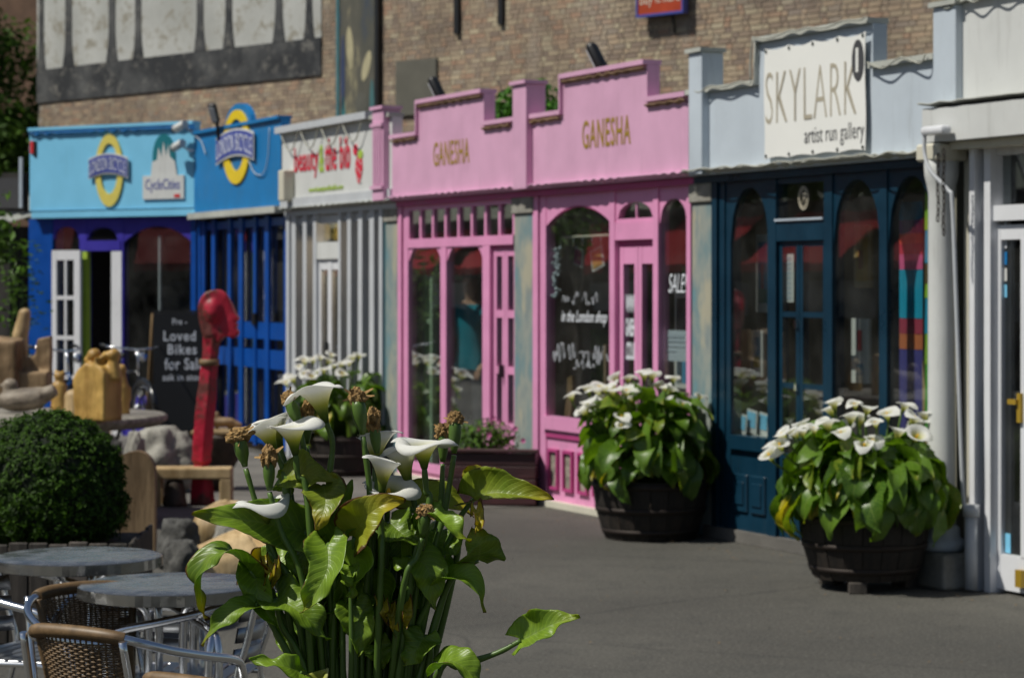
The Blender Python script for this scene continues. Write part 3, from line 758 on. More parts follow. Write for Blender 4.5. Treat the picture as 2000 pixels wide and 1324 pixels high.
# door bay
xa, xb = L(1202), L(1277)
z1, z2, z3 = S.z(1240, 433, FN), S.z(1240, 468, FN), S.z(1240, 397, FN)
S.bx('transom_rail', xa, xb, z2, z1, FN+0.004, 0.08, 'pink_frame')
S.arch('fanlight_head', xa+0.025, xb-0.02, z1+0.025, z3+0.01, xa, xb, 2.37, FN-0.004, 0.05, 'pink_frame', 'round')
S.bx('fanlight_sill', xa, xb, z1+0.0005, z1+0.0245, FN-0.004, 0.05, 'pink_frame'); S.bx('fanlight_bar', (xa+xb)/2-0.008, (xa+xb)/2+0.008, z1+0.025, z3, FN-0.016, 0.02, 'pink_frame')
S.pane(xa+0.02, xb-0.02, z1+0.02, z3+0.02, FN-0.02)
S.bx('door_head', xa, xb, z2-0.05, z2-0.002, FN-0.03, 0.05, 'magenta')
zd = z2-0.052; xm = (xa+xb)/2
for k, (d0, d1) in enumerate(((xa+0.012, xm-0.003), (xm+0.003, xb-0.012))):
    dr = S.bx('door', d0, d0+0.052, 0.02, zd, FN-0.03, 0.045, 'pink_frame')
    S.bx('stile', d1-0.052, d1, 0.02, zd, FN-0.03, 0.045, 'pink_frame', dr)
    S.bx('top_rail', d0+0.052, d1-0.052, zd-0.12, zd, FN-0.032, 0.04, 'pink_frame', dr); S.bx('bottom_panel', d0+0.052, d1-0.052, 0.02, 0.72, FN-0.036, 0.03, 'pink_frame', dr)
    S.pane(d0+0.05, d1-0.05, 0.72, zd-0.12, FN-0.05, dr)
    if k == 0:
        for t, kk in enumerate(('www', 'gan', 'co')):
            letters(kk, d0+0.06, d1-0.056, zd-0.47-0.17*t, zd-0.34-0.17*t, -FN+0.047, M['white_letter'], dr, th=0.002)
    else:
        S.bx('handle', d0+0.012, d0+0.035, 0.88, 1.02, FN+0.01, 0.04, 'chrome', dr)
# right arched window
xa, xb = L(1287), L(1341)
zsp, zap = S.z(1287, 437, FN), S.z(1314, 388, FN)
S.arch('arch_head', xa+0.003, xb-0.003, zsp, zap, xa, xb, 2.37, FN-0.006, 0.06, 'pink_frame', 'round')
S.pane(xa, xb, 0.72, zap+0.02, FN-0.02)
S.bx('window_sill', xa, xb, 0.64, 0.72, FN+0.012, 0.08, 'pink_frame'); S.bx('stall_riser', xa, xb, 0, 0.638, FN-0.012, 0.06, 'pink_frame')
S.bx('plinth', 0.0, S.w, 0.002, 0.05, FN+0.05, 0.10, 'cream')
letters('SALE', L(1302), L(1335), S.z(1302, 572, FN), S.z(1302, 535, FN), -FN+0.015, M['white_letter'], S.o, 'window_lettering', 0.002, 0.02)
# handwriting on the big pane
letters('lm', L(1092), L(1180), S.z(1098, 635, FN), S.z(1098, 606, FN), -FN+0.015, M['white_letter'], S.o, 'window_lettering', 0.002, 0.03)
def scribble(S, px0, px1, py0, py1, seed, n=FN-0.014):
    rg = random.Random(seed); mb = MB()
    xa, xb = S.x(px0, n), S.x(px1, n); za, zb_ = S.z(px0, py1, n), S.z(px0, py0, n); h = zb_-za
    x = xa
    while x < xb:
        wd = rg.uniform(0.10, 0.22); pts = []; q = x
        while q < min(x+wd, xb):
            pts.append((q, -n, za+h*rg.choice((0.05, 0.1, 0.45, 0.5, 0.9, -0.2)))); q += rg.uniform(0.012, 0.02)
        if len(pts) > 2: mb.tube(cr(pts, 3), 0.0024, 4, smooth=False)
        x += wd+0.04
    return mb.build('window_lettering', M['white_letter'], S.o)
scribble(S, 1098, 1168, 568, 590, 1); scribble(S, 1080, 1190, 668, 700, 2); scribble(S, 1120, 1170, 700, 716, 5)
S.shell()

# =============================================================== farther pink shop
P1 = Shop('pink_shop', 'farther pink shop with row of small transom panes above two tall windows', ROW, 766, 1030)
S = P1; L = lambda px: S.x(px, FN)
xs0, xs1 = S.x(818), S.x(945)
xpl, xpr = S.x(1000), S.x(1028)
prof = [(0, 2.96), (xs0, 2.96), (xs0, 3.225), (xs1, 3.225), (xs1, 2.96), (xpl, 2.96)]
fa = S.fascia('pink', 0, S.w-0.002, prof[:-1] + [(S.w-0.002, 2.96)], cop='pink')
letters('GANESHA', S.x(847), S.x(917), S.z(847, 326), S.z(847, 279), -0.0025, M['gold'], fa, th=0.003)
S.corrugated(0.02, xs0-0.03, 2.925, 0.0, 0.032, 'brownwood'); S.corrugated(xs0+0.02, xs1-0.01, 3.19, 0.0, 0.032, 'brownwood'); S.corrugated(xs1+0.01, xpl-0.01, 2.925, 0.0, 0.032, 'brownwood')
S.corrugated(0.0, S.w, 2.435, 0.0, 0.05, 'pink', 0.006, 0.13)
S.bx('soffit_board', 0.0, S.w, 2.37, 2.415, -0.035, 0.10, 'magenta')
S.pilaster(S.x(1001, 0.06), S.x(1027, 0.06), 2.425, 3.23, 0.06, 'pink', 'pink')
S.pilaster(S.x(727, 0.06), S.x(748, 0.06), 2.43, 3.23, 0.06, 'pink', 'pink', True)
S.bx('post', L(779), L(786), 0, 2.37, FN+0.012, 0.09, 'pink_frame'); S.bx('post', L(788), L(797), 0, 2.37, FN, 0.08, 'pink_frame'); S.bx('rebate', L(786), L(788), 0, 2.37, FN-0.02, 0.06, 'magenta')
xa, xb = L(797), L(1003)
ztr, zr0 = S.z(900, 463, FN), S.z(900, 481, FN)
S.bx('transom_rail', xa, xb, zr0, ztr, FN+0.006, 0.08, 'pink_frame'); S.bx('head_rail', xa, xb, 2.33, 2.37, FN+0.003, 0.08, 'pink_frame')
for i in range(9):
    t = xa+(xb-xa)*i/8
    S.bx('mullion', t-0.02, t+0.02, ztr, 2.33, FN-0.002, 0.03, 'pink_frame')
    if i < 8: S.pane(t+0.02, t+(xb-xa)/8-0.02, ztr, 2.33, FN-0.02)
zbot = 0.16
for (a, b_) in ((797, 861), (872, 943)):
    x0, x1 = L(a)+0.001, L(b_)
    S.arch('window_head', x0, x1, zr0-0.12, zr0-0.012, x0, x1, zr0-0.001, FN-0.006, 0.06, 'pink_frame', 'chamfer')
    S.pane(x0-0.01, x1+0.01, zbot, zr0-0.01, FN-0.02)
S.bx('mullion', L(861), L(872), zbot, zr0, FN+0.004, 0.08, 'pink_frame'); S.bx('post', L(943), L(957), 0, zr0, FN+0.004, 0.08, 'pink_frame')
S.bx('window_sill', xa, L(943), 0.09, zbot, FN+0.012, 0.09, 'pink_frame'); S.bx('stall_riser', xa, L(943), 0, 0.089, FN-0.01, 0.06, 'pink_frame')
xa, xb = L(957), L(1003); zd = zr0-0.03; xm = (xa+xb)/2
S.bx('door_head', xa, xb, zd, zr0-0.001, FN-0.02, 0.05, 'magenta')
for k, (d0, d1) in enumerate(((xa+0.01, xm-0.003), (xm+0.003, xb-0.01))):
    dr = S.bx('door', d0, d0+0.05, 0.02, zd, FN-0.03, 0.045, 'pink_frame'); S.bx('stile', d1-0.05, d1, 0.02, zd, FN-0.03, 0.045, 'pink_frame', dr)
    zs_ = [zd, S.z(980, 606, FN), S.z(980, 716, FN), S.z(980, 826, FN)]
    for zz in zs_: S.bx('rail', d0+0.05, d1-0.05, zz-0.06, zz, FN-0.032, 0.04, 'pink_frame', dr)
    for u, v in zip(zs_, zs_[1:]): S.pane(d0+0.045, d1-0.045, v, u-0.06, FN-0.05, dr)
    S.bx('kick_panel', d0+0.05, d1-0.05, 0.02, zs_[-1]-0.061, FN-0.036, 0.03, 'pink_frame', dr)
    if k == 0: S.bx('handle', d1-0.035, d1-0.012, 0.95, 1.05, FN+0.01, 0.04, 'black', dr)
S.bx('plinth', 0.0, S.w, 0.002, 0.05, FN+0.05, 0.10, 'cream')
S.shell()

# =============================================================== navy gallery with pale blue fascia
SK = Shop('gallery_shop', 'gallery with pale blue stepped fascia and navy arched windows', ROW, 1346, 1832)
S = SK; L = lambda px: S.x(px, FN)
xs0, xs1 = S.x(1483), S.x(1704)
fa = S.fascia('paleblue', 0, S.w-0.002, [(0, 2.965), (xs0, 2.965), (xs0, 3.235), (xs1, 3.235), (xs1, 2.965), (S.w-0.002, 2.965)], cop='coping')
S.bx('step_return', xs1+0.001, xs1+0.006, 3.003, 3.23, 0.0, 0.10, 'greyside')  # thin darker sheet: shade of the right-facing step side put into its colour
S.pilaster(S.x(1342, 0.06)+0.02, S.x(1370, 0.06), 2.425, 3.235, 0.06, 'paleblue'); S.pilaster(S.x(1822, 0.05), S.x(1866, 0.05), 2.69, 3.25, 0.05, 'paleblue')
S.corrugated(0.0, S.w, 2.435, 0.0, 0.055, 'coping', 0.006, 0.14)
S.bx('soffit_board', 0.0, S.w, 2.37, 2.415, -0.035, 0.10, 'navy')
def festoon(S, xa, xb, z, n, seed, sag=0.05, step=0.34):
    rg = random.Random(seed); pts = []; x = xa
    while x < xb:
        st = step*rg.uniform(0.6, 1.3); s_ = sag*rg.uniform(0.3, 1.2)
        pts += [(x, -n, z), (min(x+st*0.5, xb), -n-0.006, z-s_)]; x += st
    pts.append((xb, -n, z)); return S.cable(pts)
festoon(S, 0.12, xs0-0.02, 3.0, 0.052, 1, 0.03); festoon(S, xs0, xs1, 3.27, 0.052, 2, 0.022); festoon(S, xs1+0.02, S.w-0.05, 3.0, 0.052, 3, 0.06, 0.45); festoon(S, 0.02, S.w-0.05, 2.46, 0.066, 4, 0.02)
S.cable([(xs0-0.01, -0.06, 3.0), (xs0-0.012, -0.06, 3.12), (xs0+0.01, -0.055, 3.27)])
# navy frame
S.bx('post', L(1393), L(1403), 0, 2.37, FN+0.014, 0.10, 'navy'); S.bx('post', L(1405), L(1415), 0, 2.37, FN+0.0, 0.09, 'navy'); S.bx('post', L(1416), L(1425), 0, 2.37, FN-0.008, 0.08, 'navy')
for a, b_ in ((1500, 1516), (1610, 1626), (1718, 1733), (1824, 1832)): S.bx('post', L(a), L(b_), 0, 2.37, FN+0.004, 0.09, 'navy')
zsill = S.z(1460, 852, FN)
for (a, b_, ys, yt) in ((1425, 1500, 478, 366), (1626, 1718, 480, 350), (1733, 1824, 480, 343)):
    x0, x1 = L(a)+0.0005, L(b_)-0.0005; zs_ = S.z(a, ys, FN); za = S.z((a+b_)/2, yt, FN)
    S.arch('arch_head', x0, x1, zs_, za, x0, x1, 2.37, FN-0.006, 0.06, 'navy', 'round')
    S.pane(x0-0.01, x1+0.01, zsill, za+0.02, FN-0.02)
    S.bx('window_sill', x0, x1, zsill-0.09, zsill, FN+0.02, 0.10, 'navy')
    S.bx('stall_riser', x0, x1, 0.08, zsill-0.091, FN-0.012, 0.06, 'navy')
    wv = x1-x0
    for q in (0.08, 0.54):
        fo = S.bx('raised_panel', x0+wv*q, x0+wv*(q+0.38), 0.2, zsill-0.25, FN+0.006, 0.02, 'navy', bev=0.008)
        S.bx('panel_field', x0+wv*(q+0.07), x0+wv*(q+0.31), 0.25, zsill-0.30, FN+0.016, 0.012, 'navy', fo, bev=0.004)
xa, xb = L(1516), L(1610)
z1, z2 = S.z(1560, 357, FN), S.z(1560, 427, FN)
S.bx('head_panel', xa, xb, z1, 2.37, FN-0.004, 0.06, 'navy'); S.pane(xa, xb, z2, z1, FN-0.02)
S.bx('transom_rail', xa, xb, S.z(1560, 470, FN), z2, FN+0.002, 0.08, 'navy')
S.bx('transom_lip', xa, xb, z2-0.012, z2+0.002, FN+0.016, 0.03, 'greyside')
zd = S.z(1560, 470, FN)-0.002; xm = S.x(1556.5, FN)
for k, (d0, d1) in enumerate(((xa+0.008, xm-0.003), (xm+0.003, xb-0.008))):
    dr = S.bx('door', d0, d0+0.035, 0.03, zd, FN-0.02, 0.045, 'navy'); S.bx('stile', d1-0.04, d1, 0.03, zd, FN-0.02, 0.045, 'navy', dr)
    zs_ = [zd-0.0, S.z(1560, 609, FN), S.z(1560, 749, FN), 0.62]
    for zz in zs_: S.bx('rail', d0+0.035, d1-0.04, zz-0.035, zz, FN-0.022, 0.04, 'navy', dr)
    for u, v in zip(zs_, zs_[1:]): S.pane(d0+0.03, d1-0.035, v, u-0.035, FN-0.02, dr)
    S.bx('kick_panel', d0+0.035, d1-0.04, 0.03, 0.584, FN-0.03, 0.03, 'navy', dr)
    if k == 0:
        for zz in (1.42, 1.02): S.bx('lock', d1-0.032, d1-0.008, zz, zz+0.05, FN+0.0, 0.03, 'chrome', dr)
# round gold emblem on the transom pane
mb = MB()
cx_, cz_ = S.x(1566, FN), S.z(1566, 387, FN)
def ring(mb, cx, cz, rx, rz, w, y0, y1, K=28):
    a = [(cx+rx*math.cos(2*math.pi*i/K), cz+rz*math.sin(2*math.pi*i/K)) for i in range(K)]
    b_ = [(cx+(rx-w)*math.cos(2*math.pi*i/K), cz+(rz-w*rz/rx if w*rz/rx < rz else 0)*math.sin(2*math.pi*i/K)) for i in range(K)]
    vs = [(p[0], y0, p[1]) for p in a]+[(p[0], y0, p[1]) for p in b_]+[(p[0], y1, p[1]) for p in a]+[(p[0], y1, p[1]) for p in b_]
    fs = []
    for i in range(K):
        j = (i+1) % K; fs += [(i, j, K+j, K+i), (2*K+j, 2*K+i, 3*K+i, 3*K+j), (j, i, 2*K+i, 2*K+j), (K+i, K+j, 3*K+j, 3*K+i)]
    return mb.add(vs, fs)
ring(mb, cx_, cz_, 0.058, 0.075, 0.008, -FN+0.010, -FN+0.016); ring(mb, cx_, cz_, 0.044, 0.058, 0.005, -FN+0.010, -FN+0.016)
mb.tube([(cx_-0.02, -FN+0.012, cz_-0.04), (cx_+0.005, -FN+0.012, cz_), (cx_-0.01, -FN+0.012, cz_+0.04)], 0.005); mb.tube([(cx_+0.02, -FN+0.012, cz_-0.04), (cx_+0.02, -FN+0.012, cz_+0.04)], 0.005)
mb.build('round_emblem', M['beige_letter'], S.o)
S.bx('plinth', 0.1, S.w, 0.002, 0.08, FN+0.02, 0.10, 'slab')
S.shell()
# banner hung on the fascia
bn = thing('gallery_banner', 'white banner with thin grey lettering tied on the pale blue fascia', 'banner', ROW.world(S.s0), ROW.rz)
nb = 0.035
bx0, bx1, bz0, bz1 = S.x(1494, nb), S.x(1691, nb), S.z(1494, 312, nb), S.z(1494, 96, nb)
M['banner'] = plain('banner_vinyl', (0.78, 0.78, 0.75), 0.5, 0, 0.05, 3)
rows = []
for j in range(13):
    t = j/12; rr_ = []
    for i in range(25):
        u = i/24
        sag = -0.018*abs(math.sin(u*math.pi*4))*(t**6) + 0.012*abs(math.sin(u*math.pi*4))*((1-t)**6)
        rr_.append((bx0+(bx1-bx0)*u + (0.006*math.sin(t*7) if i in (0, 24) else 0), -nb - 0.002*math.sin(u*9+t*4)*math.sin(t*math.pi) - 0.004, bz0+(bz1-bz0)*t+sag))
    rows.append(rr_)
mb = MB(); mb.grid(rows); mb.grid([[(p[0], p[1]+0.004, p[2]) for p in r] for r in rows]); sheet = mb.build('sheet', M['banner'], bn)
yl = -nb-0.0066
letters('SKYLARK', S.x(1497, nb), S.x(1674, nb), S.z(1497, 244, nb), S.z(1497, 143, nb), yl, M['beige_letter'], bn, th=0.0008)
letters('artist', S.x(1573, nb), S.x(1689, nb), S.z(1573, 291, nb), S.z(1573, 249, nb), yl, M['dark_letter'], bn, th=0.0008)
cx_, cz_ = S.x(1677, nb), S.z(1677, 118, nb)
mb = MB(); K = 28
rx = (S.x(1688, nb)-S.x(1665, nb))/2; rz_ = 40/F*ROW.sd(1677)[1]
mb.prism([(cx_+rx*math.cos(2*math.pi*i/K), cz_+rz_*math.sin(2*math.pi*i/K)) for i in range(K)], yl-0.001, yl+0.002); ov = mb.build('black_oval', M['dark_letter'], bn)
letters('one', cx_-rx*0.30, cx_+rx*0.12, cz_-rz_*0.58, cz_+rz_*0.60, yl-0.0018, M['banner'], ov, th=0.0008)
mb = MB()
for i in range(5):
    for zz in (bz0+0.02, bz1-0.02):
        u = bx0+(bx1-bx0)*(0.02+0.24*i); mb.lathe([(0.012, 0), (0.012, 0.006)], (u, 0, 0), 10)
        for j in range(len(mb.v)-20, len(mb.v)):
            vx, vy, vz = mb.v[j]; mb.v[j] = (vx, yl+0.004-vz, zz+vy)
mb.build('eyelet', M['chrome'], bn)

# =============================================================== white and grey shop ("bib")
BB = Shop('grey_white_shop', 'narrow shop with white sign in red letters and grey timber bars', ROW, 549, 766)
S = BB; L = lambda px: S.x(px, FN)
xr = S.x(727)
fa = S.fascia('white', 0.03, S.w-0.002, [(0.03, 3.16), (S.w-0.002, 3.16)], zb=2.53, cop='coping')
S.bx('coping_roll', 0.0, xr, 3.17, 3.235, 0.07, 0.18, 'greywhite')
S.bx('lower_fascia', 0.03, S.w-0.002, 2.425, 2.528, 0.025, 0.12, 'greywhite')
S.corrugated(0.02, S.w, 2.42, 0.0, 0.05, 'coping', 0.006)
S.bx('soffit_board', 0.0, S.w, 2.36, 2.41, -0.035, 0.10, 'greywhite')
nl = 0.006
letters('b1', S.x(576), S.x(623), S.z(576, 352), S.z(576, 290), -nl, M['red_letter'], fa, th=0.003)
letters('amp', S.x(624), S.x(634), S.z(624, 338), S.z(624, 284), -nl, M['green_letter'], fa, th=0.003)
letters('b2', S.x(636), S.x(685), S.z(636, 335), S.z(636, 272), -nl, M['red_letter'], fa, th=0.003)
letters('url', S.x(604), S.x(671), S.z(604, 379), S.z(604, 366), -nl, M['green_letter'], fa, th=0.003)
# strawberry on the sign
def disc(mb, cx, cz, rx, rz, y0, y1, K=20, drop=0.0):
    return mb.prism([(cx+rx*math.cos(2*math.pi*i/K)*(1-drop*max(0, -math.sin(2*math.pi*i/K))), cz+rz*math.sin(2*math.pi*i/K)) for i in range(K)], y0, y1)
def dw(px, w): return (S.x(px+w/2)-S.x(px-w/2))
mb = MB(); disc(mb, S.x(702), S.z(702, 330), dw(702, 14)/2, 0.135, -0.008, -0.001, drop=0.5); disc(mb, S.x(695), S.z(695, 293), dw(695, 8)/2, 0.05, -0.008, -0.001); mb.build('strawberry_motif', M['red_letter'], fa)
mb = MB()
for i in range(9): disc(mb, S.x(698+(i % 3)*4), S.z(702, 308+i*6), 0.012, 0.012, -0.011, -0.0085, 8)
mb.build('strawberry_seed', M['white'], fa)
mb = MB(); disc(mb, S.x(705), S.z(705, 302), dw(705, 9)/2, 0.04, -0.0085, -0.001); mb.build('strawberry_leaf', M['green_letter'], fa)
for k in range(4):
    xa = 0.12+k*0.55; S.cable([(xa, -0.05, 3.17), (xa+0.16, -0.052, 3.03), (xa+0.33, -0.052, 2.99), (xa+0.48, -0.05, 3.14), (xa+0.55, -0.05, 3.17)], 0.007)
S.bx('alarm_box', S.x(543, 0.12), S.x(553, 0.12), 2.50, 2.80, 0.12, 0.12, 'cream', bev=0.01)
for a, b_, nn in ((566, 572, 0.02), (573, 581, 0.0), (595, 602, 0), (615, 621, 0), (664, 669, 0), (682, 689, 0), (703, 711, 0), (725, 734, 0), (744, 750, 0)):
    S.bx('timber_bar', L(a), L(b_), 0.0, 2.36, FN+0.02+nn, 0.09, 'greywhite')
S.bx('top_rail', L(572), L(750), 2.27, 2.35, FN-0.02, 0.06, 'greywhite')
zh0, zh1 = S.z(640, 506, FN), S.z(640, 473, FN)
S.bx('door_header', L(621), L(664), zh0, zh1, FN+0.012, 0.08, 'white')
xa, xb = L(621), L(664); dr = S.bx('door', xa+0.004, xa+0.06, 0.02, zh0-0.004, FN-0.01, 0.05, 'whitegloss')
S.bx('stile', xb-0.06, xb-0.004, 0.02, zh0-0.004, FN-0.01, 0.05, 'whitegloss', dr); S.bx('stile', (xa+xb)/2-0.05, (xa+xb)/2+0.05, 0.02, zh0-0.004, FN-0.008, 0.05, 'whitegloss', dr)
S.bx('rail', xa+0.06, xb-0.06, 0.02, 0.28, FN-0.014, 0.04, 'whitegloss', dr); S.bx('rail', xa+0.06, xb-0.06, zh0-0.10, zh0-0.005, FN-0.014, 0.04, 'whitegloss', dr)
S.bx('handle', (xa+xb)/2-0.04, (xa+xb)/2-0.015, 0.98, 1.15, FN+0.03, 0.03, 'black', dr)
S.pane(xa+0.05, xb-0.05, 0.26, zh0-0.09, FN-0.02, dr)
S.pane(L(580), L(620), 0.12, 2.30, FN-0.05); S.pane(L(664), L(750), 0.12, 2.30, FN-0.05); S.pane(xa, xb, zh1, 2.30, FN-0.05)
S.bx('stall_riser', L(572), L(621), 0.0, 0.12, FN-0.02, 0.07, 'greywhite'); S.bx('stall_riser', L(664), L(750), 0.0, 0.12, FN-0.02, 0.07, 'greywhite')
S.bx('teal_strip', L(750), L(753), 0, 2.36, FN-0.01, 0.05, 'tealpaint')
S.shell(mat='innerdark')

# =============================================================== blue shop with gates
BL = Shop('blue_gate_shop', 'bright blue shop with barred blue gates and yellow oval sign', ROW, 379, 549)
S = BL; L = lambda px: S.x(px, FN)
fa = S.fascia('cyanblue', 0.0, S.w-0.002, [(0, 3.32), (S.w-0.002, 3.32)], zb=2.47, cop='cyanblue')
S.bx('lower_ledge', -0.02, S.w, 2.40, 2.466, 0.07, 0.17, 'coping')
def oval_sign(S, cx, cz, rx, rz, parent, ymat, bandz, fsz):
    mb = MB(); K = 36
    o = [(cx+rx*math.cos(2*math.pi*i/K), cz+rz*math.sin(2*math.pi*i/K)) for i in range(K)]
    hi = [(cx+rx*0.64*math.cos(2*math.pi*i/K), cz+0.02+rz*0.70*math.sin(2*math.pi*i/K)) for i in range(K)]
    vs = [(p[0], -0.022, p[1]) for p in o]+[(p[0], -0.022, p[1]) for p in hi]+[(p[0], 0.0, p[1]) for p in o]+[(p[0], 0.0, p[1]) for p in hi]
    fs = []
    for i in range(K):
        j = (i+1) % K; fs += [(i, j, K+j, K+i), (j, i, 2*K+i, 2*K+j), (K+i, K+j, 3*K+j, 3*K+i)]
    mb.add(vs, fs); og = mb.build('oval_ring', ymat, parent)
    def arcband(x0, x1, h, rise, y0, y1, mat, name, par, dz=0.0):
        q = MB(); top = []; bot = []
        for i in range(13):
            t = i/12; xx = x0+(x1-x0)*t; r_ = rise*(1-(2*t-1)**2)
            top.append((xx, bandz+h/2+r_+dz)); bot.append((xx, bandz-h/2+r_+dz))
        q.prism(bot+top[::-1], y0, y1); return q.build(name, mat, par)
    bw = rx*1.42
    bd = arcband(cx-bw, cx+bw, fsz*1.35, fsz*0.34, -0.036, -0.024, M['white'], 'band_edge', og)
    arcband(cx-bw*0.97, cx+bw*0.97, fsz*1.15, fsz*0.34, -0.041, -0.0365, M['bandblue'], 'name_band', og)
    vs, fs = _TX['LB']; xs = [v.x for v in vs]; ys = [v.y for v in vs]; a, b_ = min(xs), max(xs); c, d = min(ys), max(ys)
    q = MB(); out = []
    for v in vs:
        t = (v.x-a)/(b_-a); out.append((cx-bw*0.92+bw*1.84*t, -0.044-v.z*0.2, bandz-fsz*0.42+(v.y-c)/(d-c)*fsz*0.84+fsz*0.34*(1-(2*t-1)**2)))
    q.add(out, fs); q.build('lettering', M['white_letter'], og)
    return og
cx_ = S.x(464); 
og = oval_sign(S, cx_, (S.z(464, 215)+S.z(464, 360))/2, (S.x(490)-S.x(438))/2, (S.z(464, 215)-S.z(464, 360))/2, fa, M['yellow'], S.z(464, 292), 0.21)
mb = MB(); K = 14
mb.prism([(cx_+0.42*math.cos(math.pi*i/K), 3.325+0.24*math.sin(math.pi*i/K)) for i in range(K+1)], 0.003, 0.06); mb.build('sign_crest', M['cyanblue'], fa)
S.cable([(0, -0.02, 3.33), (0.3, -0.02, 3.24), (0.5, -0.03, 3.08)], 0.006, 'greyside'); S.cable([(1.9, -0.03, 2.95), (2.05, -0.02, 2.82), (2.3, -0.02, 2.80), (2.45, -0.02, 2.95), (2.5, -0.02, 3.25)], 0.006, 'greyside')
for a, b_ in ((389, 394), (396, 402), (415, 422), (447, 453), (468, 476), (497, 502), (519, 527), (557, 563)):
    S.bx('gate_post', L(a), L(b_), 0.05, 2.38, FN+0.015, 0.03, 'blue')
for a, b_, za, zb_ in ((402, 560, 2.28, 2.36), ):
    S.bx('gate_rail', L(a), L(b_), za, zb_, FN-0.006, 0.02, 'blue')
for ya, yb in ((628, 660), (680, 716)):
    S.bx('gate_rail', L(402), L(560), S.z(480, yb, FN), S.z(480, ya, FN), FN+0.0, 0.02, 'blue')
S.bx('gate_rail', L(402), L(560), 0.08, 0.22, FN-0.002, 0.05, 'blue')
S.bx('padlock', L(498), L(504), 1.28, 1.40, FN+0.04, 0.04, 'black')
S.pane(L(402), L(560), 0.1, 2.36, FN-0.10)
S.shell(mat='innerdark')

# =============================================================== light blue shop, turned towards the yard
LB = Shop('light_blue_shop', 'light blue fascia shop at the end of the row with white glazed door open', LBF, 58, 380)
S = LB; L = lambda px: S.x(px, FN)
ztop, zbt = S.z(218, 250), S.z(218, 409)
fa = S.fascia('skyblue', 0, S.w, [(0, ztop), (S.w, ztop)], zb=zbt, cop='skyblue')
S.corrugated(0.01, S.w-0.01, ztop-0.05, 0.0, 0.035, 'cyanblue', 0.012, 0.16)
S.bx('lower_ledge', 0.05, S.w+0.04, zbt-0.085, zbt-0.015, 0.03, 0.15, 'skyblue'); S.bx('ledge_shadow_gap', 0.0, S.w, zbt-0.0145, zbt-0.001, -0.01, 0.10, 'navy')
oval_sign(S, S.x(215), (S.z(215, 263)+S.z(215, 404))/2, (S.x(242)-S.x(188))/2, (S.z(215, 263)-S.z(215, 404))/2, fa, M['paleyellow'], S.z(215, 330), 0.17)
# second logo: teal arch with white skyline above a white name plate
x0, x1 = S.x(281), S.x(361); za, zb_ = S.z(320, 389), S.z(320, 343)
np_ = S.bx('name_plate', x0, x1, za, zb_, 0.02, 0.018, 'white')
letters('CC', x0+0.04, x1-0.05, za+0.07, zb_-0.04, -0.022, M['bandblue'], np_, th=0.002)
S.bx('red_tab', x1-0.13, x1-0.05, za+0.015, za+0.05, 0.024, 0.004, 'red', np_)
xa, xb = S.x(299), S.x(343); zm, zt_ = S.z(320, 316), S.z(320, 262)
mb = MB(); K = 16
mb.prism([(xa, zm-0.02)]+[((xa+xb)/2-(xb-xa)/2*math.cos(math.pi*i/K), zm+(zt_-zm)*math.sin(math.pi*i/K)**0.8) for i in range(K+1)]+[(xb, zm-0.02)], -0.012, 0.0); ta = mb.build('teal_arch', M['teal'], fa)
mb = MB(); mb.prism([(xa-0.02, zb_), (xb+0.03, zb_), (xb, zm), ((xa+xb)/2+0.09, zm+0.05), ((xa+xb)/2+0.07, zm+0.19), ((xa+xb)/2+0.04, zm+0.06), ((xa+xb)/2, zm+0.22), ((xa+xb)/2-0.03, zm+0.05), ((xa+xb)/2-0.07, zm+0.16), ((xa+xb)/2-0.09, zm+0.02), (xa, zm)], -0.016, -0.0125); mb.build('white_skyline', M['white'], ta)
# front under the fascia
ztf = zbt-0.09
S.bx('corner_wall', L(56), L(95), 0, ztf, FN+0.0, 0.25, 'blue')
S.bx('post', L(95), L(103), 0, ztf, FN+0.004, 0.09, 'blue'); S.bx('post', L(155), L(169), 0, ztf, FN+0.0, 0.09, 'violet'); S.bx('post', L(230), L(241), 0, ztf, FN+0.0, 0.09, 'violet'); S.bx('post', L(373), L(383), 0, ztf, FN+0.004, 0.09, 'blue')
for a, b_, ys, yt, kd in ((103, 155, 468, 443, 'round'), (169, 230, 467, 445, 'round'), (241, 373, 472, 443, 'seg')):
    q0, q1 = L(a)+0.0005, L(b_)-0.0005
    S.arch('arch_head', q0+0.01, q1-0.01, S.z(a, ys, FN), S.z(a, yt, FN), q0, q1, ztf, FN-0.006, 0.06, 'violet', kd)
S.pane(L(103), L(155), S.z(130, 488, FN), S.z(130, 443, FN), FN-0.02); S.pane(L(169), L(230), S.z(200, 470, FN), S.z(200, 445, FN), FN-0.02)
S.bx('transom_rail', L(165), L(236), S.z(200, 490, FN), S.z(200, 470, FN), FN+0.012, 0.08, 'violet')
S.bx('white_post', L(218), L(238), 0, S.z(200, 491, FN), FN+0.008, 0.09, 'whitegloss')
S.pane(L(241), L(373), 0.45, S.z(300, 443, FN), FN-0.02)
S.bx('window_bar', L(306), L(309), 0.45, S.z(300, 460, FN), FN-0.03, 0.03, 'greywhite')
S.bx('stall_riser', L(241), L(373), 0, 0.45, FN-0.01, 0.06, 'violet'); S.bx('green_jamb', L(158), L(171), 0, S.z(165, 491, FN), FN+0.008, 0.06, 'green_letter')
